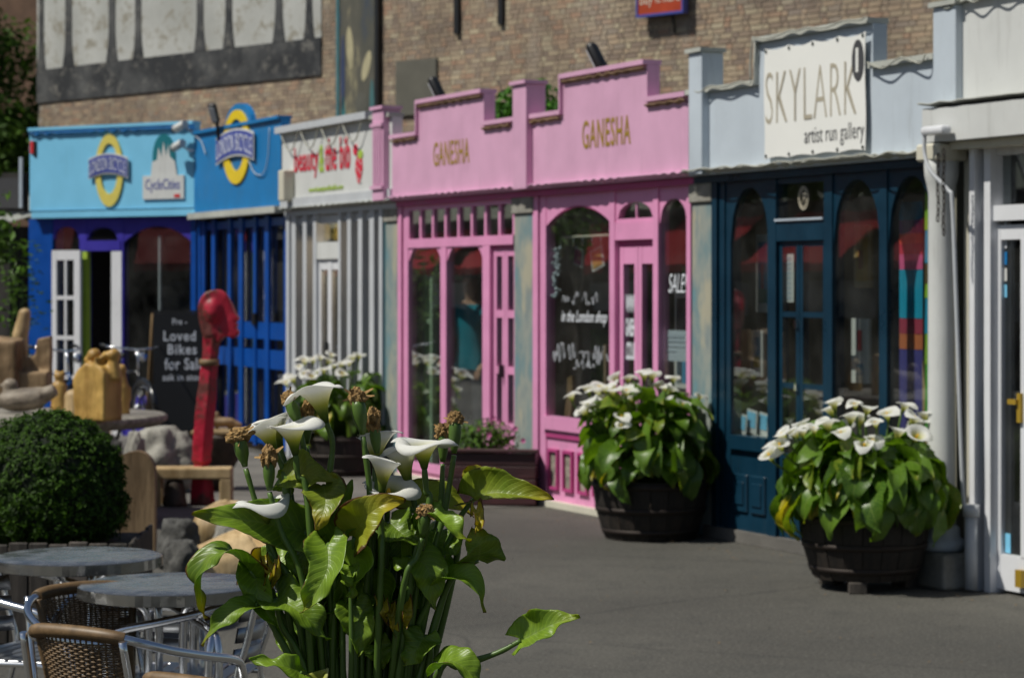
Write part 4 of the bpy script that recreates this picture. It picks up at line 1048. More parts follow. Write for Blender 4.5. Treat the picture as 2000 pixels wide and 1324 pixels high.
# the open white door, folded back against the front
q0, q1 = S.x(101, 0.03), S.x(156, 0.03); zt2 = S.z(128, 489, 0.03)
dr = S.bx('door', q0, q0+0.07, 0.03, zt2, 0.03, 0.04, 'whitegloss'); S.bx('stile', q1-0.09, q1, 0.03, zt2, 0.03, 0.04, 'whitegloss', dr)
zz = [S.z(128, y, 0.03) for y in (508, 580, 658, 735)]
S.bx('rail', q0+0.07, q1-0.09, zz[0], zt2, 0.028, 0.036, 'whitegloss', dr)
for v in zz[1:]: S.bx('rail', q0+0.07, q1-0.09, v-0.03, v+0.012, 0.028, 0.036, 'whitegloss', dr)
S.bx('glazing_bar', (q0+q1)/2-0.025, (q0+q1)/2+0.005, zz[-1], zz[0], 0.026, 0.03, 'whitegloss', dr); S.bx('rail', q0+0.07, q1-0.09, 0.03, 0.35, 0.028, 0.036, 'whitegloss', dr)
for u, v in zip(zz, zz[1:]): S.pane(q0+0.06, q1-0.08, v, u, 0.012, dr)
S.shell(mat='innerdark', depth=3.0)
# the small red and black badge on the corner
S.bx('corner_badge', S.x(60), S.x(66), S.z(63, 300), S.z(63, 276), 0.012, 0.012, 'red'); S.bx('corner_badge', S.x(66.5), S.x(72), S.z(68, 306), S.z(68, 276), 0.012, 0.012, 'black')

# =============================================================== white shop at the right edge
WS = Shop('white_shop', 'white painted shop with glazed door at the right edge of the photo', ROW, 1833, 2290)
S = WS; L = lambda px: S.x(px, FN)
fa = S.fascia('white', S.x(1868), S.w, [(S.x(1868), 3.26), (S.w, 3.26)], zb=2.69, cop='coping')
S.bx('lead_edge', S.x(1866), S.x(1871), 2.70, 3.24, 0.012, 0.05, 'cream')
festoon(S, S.x(1840), S.w, 3.28, 0.05, 8, 0.04)
nc = 0.15; xc = S.x(1801, nc)
S.bx('canopy_box', xc, S.w, 2.485, 2.67, nc, 0.26, 'white'); S.corrugated(xc-0.02, S.w, 2.685, 0.0, nc+0.02, 'coping', 0.004, 0.2); S.bx('canopy_top', xc, S.w, 2.671, 2.676, nc-0.005, 0.24, 'innerdark')
S.bx('soffit_board', 0.05, S.w, 2.44, 2.482, 0.08, 0.24, 'cream')
for i, (a, b_, nn) in enumerate(((1883, 1892, -0.05), (1893, 1903, 0.02), (1904, 1912, -0.02), (1913, 1921, -0.045), (1922, 1934, -0.01))):
    S.bx('door_jamb', S.x(a, nn), S.x(b_, nn), 0.0, 2.44, nn, 0.14, 'cream' if i == 0 else 'whitegloss')
n_ = -0.05; J = lambda px: S.x(px, n_)
xw = J(1934); xe = xw+0.86
S.bx('transom_frame', xw, xe, 2.40, 2.44, n_, 0.08, 'whitegloss'); S.bx('transom_frame', xw, xw+0.02, S.z(1940, 402, n_), 2.40, n_-0.001, 0.08, 'whitegloss'); S.pane(xw+0.02, xe, S.z(1940, 402, n_), 2.40, n_-0.045)
S.bx('transom_rail', xw-0.03, xe, S.z(1940, 432, n_), S.z(1940, 402, n_), n_+0.02, 0.09, 'whitegloss')
zd = S.z(1950, 440, n_)
dr = S.bx('door', xw+0.012, J(1951), 0.02, zd, n_-0.01, 0.05, 'whitegloss', bev=0.006)
S.bx('stile', xe-0.12, xe, 0.02, zd, n_-0.01, 0.05, 'whitegloss', dr); S.bx('rail', J(1951), xe-0.12, zd-0.08, zd, n_-0.012, 0.05, 'whitegloss', dr)
zb2 = S.z(1960, 1083, n_)
S.bx('bottom_panel', J(1951), xe-0.12, 0.02, zb2, n_-0.012, 0.05, 'whitegloss', dr); S.bx('inner_stile', J(1991), J(2006), zb2, zd-0.08, n_-0.008, 0.05, 'whitegloss', dr)
S.pane(J(1951), xe-0.12, zb2, zd-0.08, n_-0.04, dr)
S.bx('sticker', J(1953), J(1963), S.z(1958, 1080, n_), S.z(1958, 1042, n_), n_-0.036, 0.003, 'skyblue', dr)
for i in range(5): S.bx('poster_strip', J(1952), J(1956), 1.62+i*0.09, 1.69+i*0.09, n_-0.036, 0.003, ('skyblue', 'shelfwhite', 'cyanblue', 'greywhite', 'paleblue')[i], dr)
S.bx('brass_latch', J(1989), J(1996), S.z(1992, 825, n_), S.z(1992, 768, n_), n_+0.012, 0.02, 'gold', dr); S.bx('latch_lever', J(1976), J(1992), S.z(1992, 790, n_), S.z(1992, 780, n_), n_+0.03, 0.018, 'gold', dr)
S.bx('door_handle', J(1988), J(2000), S.z(1992, 1146, n_), S.z(1992, 1112, n_), n_+0.02, 0.03, 'gold', dr)
S.bx('wall_panel', xe+0.001, S.w, 0, 2.44, n_, 0.12, 'white')
S.shell(mat='innerdark', x0=0.3)
# the round white post, its stone foot and the drainpipe
ps = thing('white_post', 'round white post on a stone foot beside the white shop', 'post', ROW.world(ROW.s(1856, 0.0), 0.06), ROW.rz)
mb = MB(); mb.lathe([(0.082, 0.34), (0.078, 0.6), (0.075, 1.4), (0.073, 2.2), (0.085, 2.26), (0.095, 2.30), (0.10, 2.44)], sides=28); mb.build('shaft', M['white'], ps)
mb = MB(); mb.lathe([(0.11, 0.20), (0.13, 0.215), (0.13, 0.26), (0.105, 0.275), (0.10, 0.33), (0.082, 0.345)], sides=28); mb.build('base_moulding', M['greyside'], ps)
mb = MB(); mb.bbox(-0.13, 0.20, -0.13, 0.16, 0.0, 0.198, 0.02, 2); mb.build('stone_foot', M['stone'], ps)
mb = MB(); mb.bbox(-0.11, 0.11, -0.10, 0.10, 2.38, 2.478, 0.012); mb.build('capital', M['cream'], ps)
dp = thing('drainpipe', 'grey drainpipe bending across the white post to the ground', 'pipe', ROW.world(ROW.s(1833), 0.0), ROW.rz)
def wl_(px, py, n): return (ROW.s(px, n)-ROW.s(1833), -n, ROW.z(px, py, n))
mb = MB(); mb.tube(cr([wl_(1806, 262, 0.22), wl_(1806, 300, 0.22), wl_(1818, 335, 0.22), wl_(1852, 372, 0.18), wl_(1860, 400, 0.17), wl_(1868, 600, 0.15), wl_(1878, 900, 0.13), wl_(1884, 990, 0.10), wl_(1893, 1008, 0.07)], 6), 0.0115, 10); mb.build('bent_pipe', M['greywhite'], dp)
mb = MB(); mb.tube([wl_(1897, 1000, 0.06), wl_(1897, 1150, 0.06)], 0.035, 14); mb.tube([wl_(1897, 1008, 0.06), wl_(1897, 985, 0.06)], 0.046, 14); mb.build('drain_shoe', M['greywhite'], dp)
mb = MB(); g0, g1 = wl_(1803, 266, 0.22), wl_(1846, 248, 0.22); mb.bbox(g0[0], g1[0], -0.245, -0.17, g0[2], g0[2]+0.05, 0.018, 2); mb.build('gutter_outlet', M['whitegloss'], dp)
def chain(label, px, py0, py1, n):
    c = thing('hanging_chain', label, 'chain', ROW.world(ROW.s(px, n), n), ROW.rz, 'chains hanging by the white post')
    z0, z1 = ROW.z(px, py1, n), ROW.z(px, py0, n); k = int((z1-z0)/0.034); ring_m = None
    for i in range(k):
        if ring_m is None:
            q = MB(); pts = [(0.009*math.cos(2*math.pi*j/10), 0, 0.021*math.sin(2*math.pi*j/10)) for j in range(11)]; q.tube(pts, 0.0035, 5, False); ring_m = q.mesh('link'); ring_m.materials.append(M['hoop'])
        link('chain_link', ring_m, M['hoop'], c, Matrix.Translation((0.004*math.sin(i), 0, z1-0.02-i*0.034)) @ Matrix.Rotation(R_(90)*(i % 2)+0.3, 4, 'Z'))
chain('longer rusty chain hanging in front of the white post', 1843, 290, 468, 0.20)
chain('shorter rusty chain hanging behind the bent drainpipe', 1832, 300, 440, 0.16)

# ------------------------------------------------------------------ painted pillars, floodlights, cameras, roof shrub
pillar(753, 777, 'painted marble pillar between the grey bars and the farther pink shop', 1)
pillar(1004, 1042, 'painted blue-grey pillar between the two pink shops', 2)
pillar(1351, 1390, 'painted stone-coloured pillar between pink shop and navy gallery', 3)

def floodlight(px, py, d_frame, tilt, label, n=-0.3, size=1.0):
    a, z = ROW.s(px, n), ROW.z(px, py, n)
    t = thing('floodlight', label, 'floodlight', ROW.world(a, n, z), ROW.rz+tilt, 'floodlights above the shop fascias')
    q = MB(); bm = bmesh.new(); bmesh.ops.create_cube(bm, size=1, matrix=Matrix.Rotation(R_(28), 4, 'X') @ Matrix.Diagonal((0.15*size, 0.10*size, 0.36*size, 1))); bmesh.ops.bevel(bm, geom=bm.edges[:], offset=0.04*size, segments=2, affect='EDGES', profile=0.5)
    q.bm(bm, True); q.build('housing', M['black'], t)
    q = MB(); Mx = Matrix.Rotation(R_(28), 4, 'X'); bm = bmesh.new(); bmesh.ops.create_cube(bm, size=1, matrix=Mx @ Matrix.Translation((0, -0.054*size, 0)) @ Matrix.Diagonal((0.10*size, 0.008, 0.26*size, 1))); q.bm(bm); q.build('lens', M['greywhite'], t)
    q = MB(); q.tube([(0, 0.04, -0.12*size), (0, 0.08, -0.22*size), (0, 0.1, -0.45*size)], 0.02, 8); q.build('bracket', M['black'], t)
floodlight(856, 178, 0, -0.9, 'black floodlight above the farther pink shop', -0.3, 0.75); floodlight(1168, 116, 0, -0.9, 'black floodlight above the nearer pink shop', -0.3, 0.75)
floodlight(418, 222, 0, 0.75, 'floodlight with pale lens above the blue gate shop', 0.12, 0.62); floodlight(483, 224, 0, -1.1, 'thin black floodlight right of the yellow oval sign', -0.1, 0.6)
def cctv(px, py, label, fr, n, ang):
    a, z = fr.s(px, n), fr.z(px, py, n)
    t = thing('security_camera', label, 'camera', fr.world(a, n, z), fr.rz+ang, 'security cameras on the blue corner')
    q = MB(); q.tube([(-0.10, 0, -0.02), (0.07, 0, 0.03)], 0.045, 12); q.build('body', M['white'], t)
    q = MB(); q.tube([(-0.13, 0, -0.029), (-0.10, 0, -0.02)], 0.034, 12); q.build('lens', M['black'], t)
    q = MB(); q.tube([(0.05, 0, 0.0), (0.09, 0.08, -0.06), (0.10, n*0.9, -0.06)], 0.012, 8); q.build('arm', M['greywhite'], t)
cctv(354, 248, 'white security camera on top of the light blue fascia corner', LBF, 0.15, -0.2); cctv(350, 285, 'lower grey-white security camera on the light blue fascia', LBF, 0.15, -0.3)
rs = thing('roof_shrub', 'green shrub growing on the roof behind the pink parapets', 'shrub', ROW.world(ROW.s(1030, -1.0), -1.0, 2.75), ROW.rz)
rg = random.Random(8); mb = MB()
for i in range(7): mb.tube([(rg.uniform(-0.2, .2), 0, 0), (rg.uniform(-.5, .5), rg.uniform(-.2, .2), rg.uniform(0.4, 0.75))], [0.014, 0.005], 5)
mb.build('stem', M['bark'], rs)
M['shrubleaf'] = bushmat('shrub_leaf', (0.02, 0.07, 0.008), (0.05, 0.14, 0.015))
foliage(1500, lambda r: ((lambda v: (Vector((v.x*0.72, v.y*0.4, 0.34+v.z*0.30+0.10*math.sin(v.x*7))), v))(Vector((r.gauss(0, 1), r.gauss(0, 1), r.gauss(0, 1))).normalized()*r.uniform(0.4, 1))), 0.05, rg).build('foliage', M['shrubleaf'], rs)
# ------------------------------------------------------------------ things inside the shops
M['olive0'] = plain('olive_packet', (0.22, 0.20, 0.03), 0.6); M['olive1'] = plain('mustard_packet', (0.40, 0.28, 0.04), 0.6); M['olive2'] = plain('green_packet', (0.10, 0.16, 0.04), 0.6)
COLS = [(0.55, 0.05, 0.06), (0.06, 0.25, 0.42), (0.55, 0.40, 0.05), (0.10, 0.35, 0.15), (0.5, 0.45, 0.40), (0.35, 0.10, 0.30), (0.65, 0.62, 0.58), (0.08, 0.08, 0.10), (0.05, 0.35, 0.38)]
CM = [plain('goods_%d' % i, c, 0.6) for i, c in enumerate(COLS)]
def shelf(label, S, xa, xb, y, levels, seed, mat='shelfwhite', z0=0.1):
    """shelf unit along the shop, with its goods as parts of their own"""
    t = thing('shelf_unit', label, 'shelf', ROW.world(S.s0+xa, -y), ROW.rz); w = xb-xa; rg = random.Random(seed)
    for z in levels:
        q = MB(); q.box(0, w, 0, 0.3, z-0.03, z); q.build('shelf_board', M[mat], t)
    q = MB(); q.box(-0.03, 0, 0, 0.3, 0.05, levels[-1]+0.05); q.build('side_panel', M[mat], t); q = MB(); q.box(w, w+0.03, 0, 0.3, 0.05, levels[-1]+0.05); q.build('side_panel', M[mat], t)
    for z in levels:
        x = 0.02
        while x < w-0.12:
            ww = rg.uniform(0.06, 0.16); hh = rg.uniform(0.08, 0.24)
            q = MB(); q.bbox(x, x+ww, 0.03, 0.22, z+0.002, z+hh, 0.008); g_ = q.build('goods', rg.choice(CM), None); tag(g_, 'goods', 'goods'); 
            del g_['label']; del g_['category']; g_.parent = t
            x += ww+rg.uniform(0.01, 0.06)
    return t
x2 = lambda px: P2.x(px, FN)
shelf('white shelf of goods seen through the narrow arched pink window', P2, P2.x(1287, -0.6), P2.x(1287, -0.6)+0.62, 0.75, (0.55, 0.95, 1.3, 1.62), 1)
shelf('dark wooden shelf of goods behind the large arched pink window', P2, 0.25, 1.3, 1.5, (0.45, 0.85, 1.25), 2, 'shelfwood')
shelf('shelf of goods deep inside the farther pink shop', P1, 0.3, 1.9, 2.2, (0.5, 0.95, 1.4, 1.8), 3, 'shelfwood')
shelf('shelf of goods at the back of the navy gallery', SK, 0.3, 2.2, 2.6, (0.5, 0.9, 1.3), 4, 'shelfwhite')
shelf('shelf of goods behind the grey timber bars', BB, 0.2, 1.6, 0.9, (0.4, 0.8, 1.2, 1.55), 5, 'shelfwhite')
# paper notice and two flags behind the pink panes
def hung(name, label, cat, S, px0, px1, py0, py1, n, mat, parts=(), th=0.01, rot=0.0, group=None):
    x0, x1 = S.x(px0, n), S.x(px1, n); z0, z1 = S.z((px0+px1)/2, py1, n), S.z((px0+px1)/2, py0, n)
    t = thing(name, label, cat, S.fr.world(S.s0+(x0+x1)/2, n, (z0+z1)/2), S.fr.rz, group)
    w, h = (x1-x0)/2, (z1-z0)/2
    q = MB(); q.box(-w, w, 0, th, -h, h); q.build('backing', M[mat] if isinstance(mat, str) else mat, t)
    for (u0, u1, v0, v1, m_) in parts:
        q = MB(); q.box(-w+2*w*u0, -w+2*w*u1, -0.004, -0.001, -h+2*h*v0, -h+2*h*v1); q.build('printed_area', M[m_] if isinstance(m_, str) else m_, t)
    t.rotation_euler.y = 0
    if rot: t.rotation_euler = (0, rot, S.fr.rz)
    return t
hung('paper_notice', 'pale paper notice in the narrow pink window', 'notice', P2, 1287, 1345, 645, 705, FN-0.07, 'paleblue', [(0.15, 0.85, 0.76, 0.86, 'greyside'), (0.1, 0.9, 0.62, 0.68, 'greyside'), (0.1, 0.9, 0.46, 0.5, 'greyside'), (0.1, 0.6, 0.3, 0.34, 'greyside')])
hung('small_flag', 'small maroon flag hung inside the large pink window', 'flag', P2, 1120, 1138, 484, 520, FN-0.25, 'shelfwhite', [(0.12, 0.88, 0.1, 0.9, 'magenta')], rot=0.2)
hung('small_flag', 'small orange flag hung inside the large pink window', 'flag', P2, 1154, 1178, 484, 526, FN-0.25, 'shelfwhite', [(0.12, 0.88, 0.1, 0.9, 'yellowwood')], rot=-0.25)
# gallery pictures: plain blocks of colour
hung('framed_picture', 'tall framed picture of a red tower on blue in the left gallery window', 'picture', SK, 1477, 1503, 458, 610, -0.35, 'shelfwhite', [(0.18, 0.82, 0.12, 0.9, CM[1]), (0.18, 0.82, 0.12, 0.3, CM[3]), (0.4, 0.6, 0.3, 0.62, CM[0])], 0.02)
hung('framed_picture', 'small narrow framed picture low in the left gallery window', 'picture', SK, 1467, 1489, 645, 735, -0.30, 'shelfwhite', [(0.25, 0.75, 0.45, 0.85, CM[1]), (0.25, 0.75, 0.2, 0.42, CM[2])], 0.02)
hung('framed_picture', 'golden picture hung high in the middle gallery window', 'picture', SK, 1668, 1700, 440, 562, -0.32, 'palewood', [(0.15, 0.85, 0.1, 0.8, 'yellowwood'), (0.3, 0.6, 0.3, 0.6, CM[0])], 0.02)
hung('framed_picture', 'white framed picture of a red flower in the middle gallery window', 'picture', SK, 1663, 1697, 622, 748, -0.32, 'shelfwhite', [(0.35, 0.62, 0.5, 0.82, CM[0]), (0.3, 0.7, 0.12, 0.3, CM[1])], 0.02)
hung('door_notice', 'white notice on the left leaf of the navy gallery door', 'notice', SK, 1533, 1550, 494, 590, FN-0.055, 'shelfwhite', [(0.3, 0.7, 0.06+0.1*i, 0.12+0.1*i, 'greyside') for i in range(9)], 0.003)
for i, (px0, px1, py0, py1) in enumerate(((1440, 1458, 808, 848), (1458, 1478, 800, 846), (1482, 1500, 806, 850))):
    c = hung('greeting_card', ('pale blue card standing at the far left of the gallery sill', 'blue card leaning in the middle of the gallery sill', 'blue and white card beside the navy door on the gallery sill')[i], 'card', SK, px0, px1, py0, py1, -0.16-0.03*i, 'shelfwhite', [(0.1, 0.9, 0.25, 0.9, 'skyblue')], 0.004, rot=0.12)
# sill board to hold cards
st = thing('display_shelf', 'low display shelf inside the left gallery window', 'shelf', ROW.world(SK.s0), ROW.rz)
q = MB(); q.box(SK.x(1425), SK.x(1500), 0.13, 0.45, 0.66, 0.70); q.build('board', M['shelfwhite'], st); q = MB(); q.box(SK.x(1430), SK.x(1436), 0.40, 0.44, 0.05, 0.66); q.build('leg', M['shelfwhite'], st)
# striped hangings in the right gallery window
def stripes(label, px0, px1, py0, py1, n, cols):
    x0, x1 = SK.x(px0, n), SK.x(px1, n); zt, zb_ = SK.z(px0, py0, n), SK.z(px0, py1, n)
    t = thing('striped_hanging', label, 'hanging', ROW.world(SK.s0+x0, n, zb_), ROW.rz, 'striped hangings in the gallery window')
    tot = sum(h for h, _ in cols); z = zt-zb_
    for h, c in cols:
        hh = (zt-zb_)*h/tot; rows = []
        for j in range(9):
            rows.append([((x1-x0)*j/8, 0.012*math.sin(j*1.7), z-hh), ((x1-x0)*j/8, 0.012*math.sin(j*1.7+0.4), z-0.001)])
        q = MB(); q.grid(rows); q.build('stripe', plain('stripe_cloth', c, 0.85), t); z -= hh
stripes('rainbow striped cloth hanging in the right gallery window', 1752, 1799, 395, 850, -0.26, [(36, (0.01, 0.16, 0.30)), (26, (0.16, 0.04, 0.20)), (20, (0.75, 0.08, 0.04)), (20, (0.60, 0.02, 0.06)), (30, (0.70, 0.10, 0.28)), (95, (0.0, 0.30, 0.48)), (30, (0.35, 0.03, 0.07)), (30, (0.5, 0.14, 0.05)), (170, (0.045, 0.04, 0.22))])
stripes('green and turquoise patched cloth at the right side of the gallery window', 1806, 1826, 375, 850, -0.16, [(75, (0.28, 0.50, 0.03)), (65, (0.0, 0.30, 0.50)), (40, (0.12, 0.08, 0.03)), (28, (0.28, 0.50, 0.03)), (70, (0.0, 0.28, 0.45)), (60, (0.25, 0.45, 0.03)), (140, (0.06, 0.35, 0.02))])
sb = thing('standing_board', 'tall pale leaning board inside the right gallery window', 'board', ROW.world(SK.s0+SK.x(1790, -0.25), -0.25), ROW.rz)
q = MB(); q.prism([(-0.12, 0.06), (0.12, 0.06), (0.14, 0.6), (0.03, 1.25), (-0.02, 1.42), (-0.08, 1.2), (-0.14, 0.6)], 0.02, 0.05); q.build('board', M['palewood'], sb)
# pale green cabinet in the farther pink shop
gc = thing('glass_cabinet', 'pale green glazed cabinet inside the farther pink window', 'cabinet', ROW.world(P1.s0+P1.x(812, -0.24), -0.24), ROW.rz)
M['palegreen'] = paint('pale_green_paint', (0.36, 0.50, 0.34), 0.5, 0.1, 0.1)
cw, ch = 0.36, 1.78
for (a, b_, c, d) in ((0, 0.05, 0.06, ch), (cw-0.05, cw, 0.06, ch), (cw/2-0.025, cw/2+0.025, 0.1, ch-0.05)):
    q = MB(); q.box(a, b_, 0, 0.05, c, d); q.build('upright', M['palegreen'], gc)
for z in (0.06, 0.5, 0.95, 1.35, ch-0.05):
    q = MB(); q.box(0.05, cw-0.05, 0.002, 0.4, z, z+0.045); q.build('shelf', M['palegreen'], gc)
q = MB(); q.box(0, cw, 0.4, 0.42, 0.06, ch); q.build('back', M['innerdark'], gc)
# yellow lanterns over the grey shop's door
for i, px in enumerate((634, 656)):
    t = thing('paper_lantern', ('left', 'right')[i]+' yellow lantern above the grey shop door', 'lantern', ROW.world(ROW.s(px, -0.25), -0.25, ROW.z(px, 470, -0.25)), ROW.rz, 'lanterns above the grey shop door')
    q = MB(); q.lathe([(0.02, 0.0), (0.05, 0.02), (0.06, 0.08), (0.055, 0.14), (0.02, 0.18)], sides=14); q.build('shade', M['paleyellow'], t)
    q = MB(); q.tube([(0, 0, 0.18), (0, 0, 0.5)], 0.004, 5); q.build('cord', M['black'], t)
# a table lamp of clutter and wood piece in the arched pink window
wp = thing('wooden_paddle', 'leaning wooden paddle in the arched pink window', 'paddle', ROW.world(ROW.s(1105, -0.2), -0.2, 0.62), ROW.rz)
q = MB(); q.prism([(-0.05, 0), (0.06, 0), (0.11, 0.25), (0.10, 0.38), (0.03, 0.36), (0.01, 0.2)], 0, 0.03); q.build('blade', M['brownwood'], wp)
for Sx, lab in ((P2, 'window display shelf behind the large arched pink window'),):
    t = thing('display_shelf', lab, 'shelf', ROW.world(Sx.s0), ROW.rz); q = MB(); q.box(Sx.x(1066), Sx.x(1190), 0.14, 0.7, 0.56, 0.61); q.build('board', M['shelfwood'], t)
    q = MB(); q.box(Sx.x(1070), Sx.x(1076), 0.6, 0.66, 0.05, 0.56); q.build('leg', M['shelfwood'], t); q = MB(); q.box(Sx.x(1180), Sx.x(1186), 0.6, 0.66, 0.05, 0.56); q.build('leg', M['shelfwood'], t)

# ------------------------------------------------------------------ person inside the farther pink shop
pn_ = ROW.world(ROW.s(922, -0.6), -0.6)
pe = thing('person', 'person in teal t-shirt and dark trousers standing inside the farther pink shop', 'person', (pn_.x, pn_.y, 0.05), ROW.rz+0.5)
def personmat():
    m, nt, ln, b = nodes('clothes_and_skin')
    tc = nt.new('ShaderNodeTexCoord'); sp = nt.new('ShaderNodeSeparateXYZ'); ln.new(tc.outputs['Object'], sp.inputs[0])
    c = ramp(nt, ln, sp.outputs[2], [(0.0, (0.02, 0.02, 0.02)), (0.1, (0.025, 0.025, 0.035))])
    def step(sock, lo, hi):
        q = nt.new('ShaderNodeMapRange'); q.inputs[1].default_value = lo; q.inputs[2].default_value = hi; ln.new(sock, q.inputs[0]); return q.outputs[0]
    ab = nt.new('ShaderNodeMath'); ab.operation = 'ABSOLUTE'; ln.new(sp.outputs[0], ab.inputs[0])
    sh_ = mixc(nt, ln, step(sp.outputs[2], 0.90, 0.905), (0.025, 0.025, 0.035), (0.0, 0.22, 0.30))
    sk1 = mixc(nt, ln, step(sp.outputs[2], 1.465, 1.47), sh_, (0.42, 0.24, 0.16))
    arm = nt.new('ShaderNodeMath'); arm.operation = 'MULTIPLY'; ln.new(step(ab.outputs[0], 0.205, 0.206), arm.inputs[0])
    lt_ = nt.new('ShaderNodeMath'); lt_.operation = 'LESS_THAN'; lt_.inputs[1].default_value = 1.2; ln.new(sp.outputs[2], lt_.inputs[0]); ln.new(lt_.outputs[0], arm.inputs[1])
    c = mixc(nt, ln, arm.outputs[0], sk1, (0.42, 0.24, 0.16))
    ln.new(c, b.inputs['Base Color']); b.inputs['Roughness'].default_value = 0.8
    return m
V = []; E = []; RAD = []
def chain_(pts, rad, start=None):
    prev = start
    for p, r in zip(pts, rad):
        V.append(p); RAD.append(r); i = len(V)-1
        if prev is not None: E.append((prev, i))
        prev = i
    return prev
chain_([(0, 0, 0.95)], [(0.15, 0.11)])
sp1 = chain_([(0, 0, 1.10), (0, -0.01, 1.28), (0, 0, 1.42)], [(0.14, 0.10), (0.16, 0.11), (0.13, 0.09)], 0)
nk = chain_([(0, 0, 1.50), (0, -0.01, 1.56), (0, -0.015, 1.63), (0, -0.015, 1.72)], [(0.055, 0.055), (0.06, 0.065), (0.075, 0.095), (0.07, 0.085)], sp1)
chain_([(0, -0.115, 1.62)], [(0.013, 0.016)], len(V)-2)
for s_ in (-1, 1):
    hnd = chain_([(s_*0.17, 0, 1.41), (s_*0.235, 0.02, 1.27), (s_*0.26, 0.02, 1.12), (s_*0.25, -0.07, 1.0), (s_*0.235, -0.16, 0.93), (s_*0.23, -0.20, 0.90)], [(0.07, 0.07), (0.055, 0.055), (0.045, 0.045), (0.04, 0.04), (0.028, 0.035), (0.022, 0.04)], sp1)
    for k in range(4): chain_([(s_*0.23+(k-1.5)*0.017, -0.235, 0.875), (s_*0.23+(k-1.5)*0.018, -0.255, 0.845-0.004*k), (s_*0.23+(k-1.5)*0.017, -0.25, 0.82)], [(0.010, 0.010), (0.009, 0.009), (0.007, 0.007)], hnd)
    chain_([(s_*0.19, -0.20, 0.90), (s_*0.175, -0.225, 0.88)], [(0.011, 0.011), (0.009, 0.009)], hnd)
    chain_([(s_*0.09, 0, 0.86), (s_*0.10, -0.01, 0.50), (s_*0.10, 0.01, 0.10), (s_*0.11, -0.04, 0.04), (s_*0.12, -0.15, 0.035)], [(0.09, 0.09), (0.065, 0.065), (0.045, 0.045), (0.045, 0.04), (0.04, 0.03)], 0)
me = bpy.data.meshes.new('body'); me.from_pydata(V, E, []); bo = link('body', me, personmat(), pe)
mod = bo.modifiers.new('skin', 'SKIN'); mod.use_smooth_shade = True
for i, r in enumerate(RAD): me.skin_vertices[0].data[i].radius = r
me.skin_vertices[0].data[0].use_root = True
sm_ = bo.modifiers.new('sub', 'SUBSURF'); sm_.levels = 1; sm_.render_levels = 2
bm = bmesh.new(); bmesh.ops.create_icosphere(bm, subdivisions=3, radius=1)
for v in bm.verts: v.co = Vector((v.co.x*0.088, v.co.y*0.107+0.012, v.co.z*0.095+1.70)) + Vector((0, 0, 0.006))*noise.noise(v.co*4)
bmesh.ops.delete(bm, geom=[v for v in bm.verts if v.co.z < 1.665 or (v.co.y < -0.05 and v.co.z < 1.72)], context='VERTS')
q = MB(); q.bm(bm, True); q.build('hair', plain('dark_hair', (0.02, 0.012, 0.008), 0.6), pe)

# ------------------------------------------------------------------ cafe across the yard: outside the frame, seen in the panes
cf = thing('cafe_building', 'low dark cafe with red awnings across the yard, mirrored in the shop windows', 'building', ROW.world(-23, 11.0), ROW.rz)
q = MB(); q.box(-4, 30, -4, 0, 0, 2.95); q.build('wall', stone('cafe_brick', (0.06, 0.05, 0.045), (0.13, 0.11, 0.10), 3), cf)
for i in range(8):
    a = 0.2+i*3.5; q = MB(); q.prism([(a, 1.9), (a+2.5, 1.9), (a+2.5, 2.02), (a, 2.02)], 1.0, 1.02)
    q.add([(a, 0.02, 2.75), (a+2.5, 0.02, 2.75), (a+2.5, 1.01, 2.02), (a, 1.01, 2.02)], [(0, 1, 2, 3)]); q.build('awning', M['red'], cf)
    q = MB(); q.box(a+0.2, a+2.2, 0.005, 0.02, 0.3, 1.9); q.build('window', M['innerdark'], cf)
    q = MB(); q.box(a+0.3, a+2.0, 0.03, 0.05, 1.2, 1.75); q.build('menu_board', M['greyside'], cf)

rg = random.Random(55)
for i in range(5):
    cl = [((rg.uniform(-2.4, 2.4), rg.uniform(-2.4, 2.4), rg.uniform(3.0, 8.0)), rg.uniform(0.9, 1.5)) for j in range(18)]
    p = ROW.world(-26+i*6.2, 18.5)
    tree('%s tall tree behind the cafe across the yard, mirrored in the panes' % ('farthest', 'fourth nearest', 'middle', 'second nearest', 'nearest')[i], (p.x, p.y, 0), 7.0, cl, 3500, 60+i, 0.22)

# lit bulbs seen through the panes of the farther pink shop and the grey shop
M['bulb'] = nodes('warm_bulb')[0]
_b = M['bulb'].node_tree.nodes['Principled BSDF']; _b.inputs['Emission Color'].default_value = (1.0, 0.55, 0.22, 1); _b.inputs['Emission Strength'].default_value = 3.0
def pendant(label, px, py, n, watts):
    p = ROW.world(ROW.s(px, n), n, ROW.z(px, py, n)); t = thing('pendant_lamp', label, 'lamp', p, ROW.rz, 'lit bulbs hanging in the shops')
    q = MB(); q.lathe([(0.004, -0.045), (0.028, -0.03), (0.034, -0.005), (0.022, 0.03), (0.013, 0.05)], sides=14); q.build('bulb', M['bulb'], t)
    q = MB(); q.lathe([(0.016, 0.05), (0.02, 0.09)], sides=12); q.build('holder', M['black'], t)
    q = MB(); q.tube([(0, 0, 0.09), (0, 0, 2.69-p.z)], 0.004, 5); q.build('cord', M['black'], t)
    l = bpy.data.lights.new('bulb_light', 'POINT'); l.energy = watts; l.color = (1.0, 0.72, 0.45); l.shadow_soft_size = 0.05
    lo_ = bpy.data.objects.new('bulb_light', l); COL.objects.link(lo_); lo_.parent = t; lo_.location = (0, 0, -0.1)
pendant('lit bulb seen through the small transom panes of the farther pink shop', 853, 447, -0.9, 14)
pendant('lit bulb seen between the last grey bars', 742, 463, -0.5, 9)

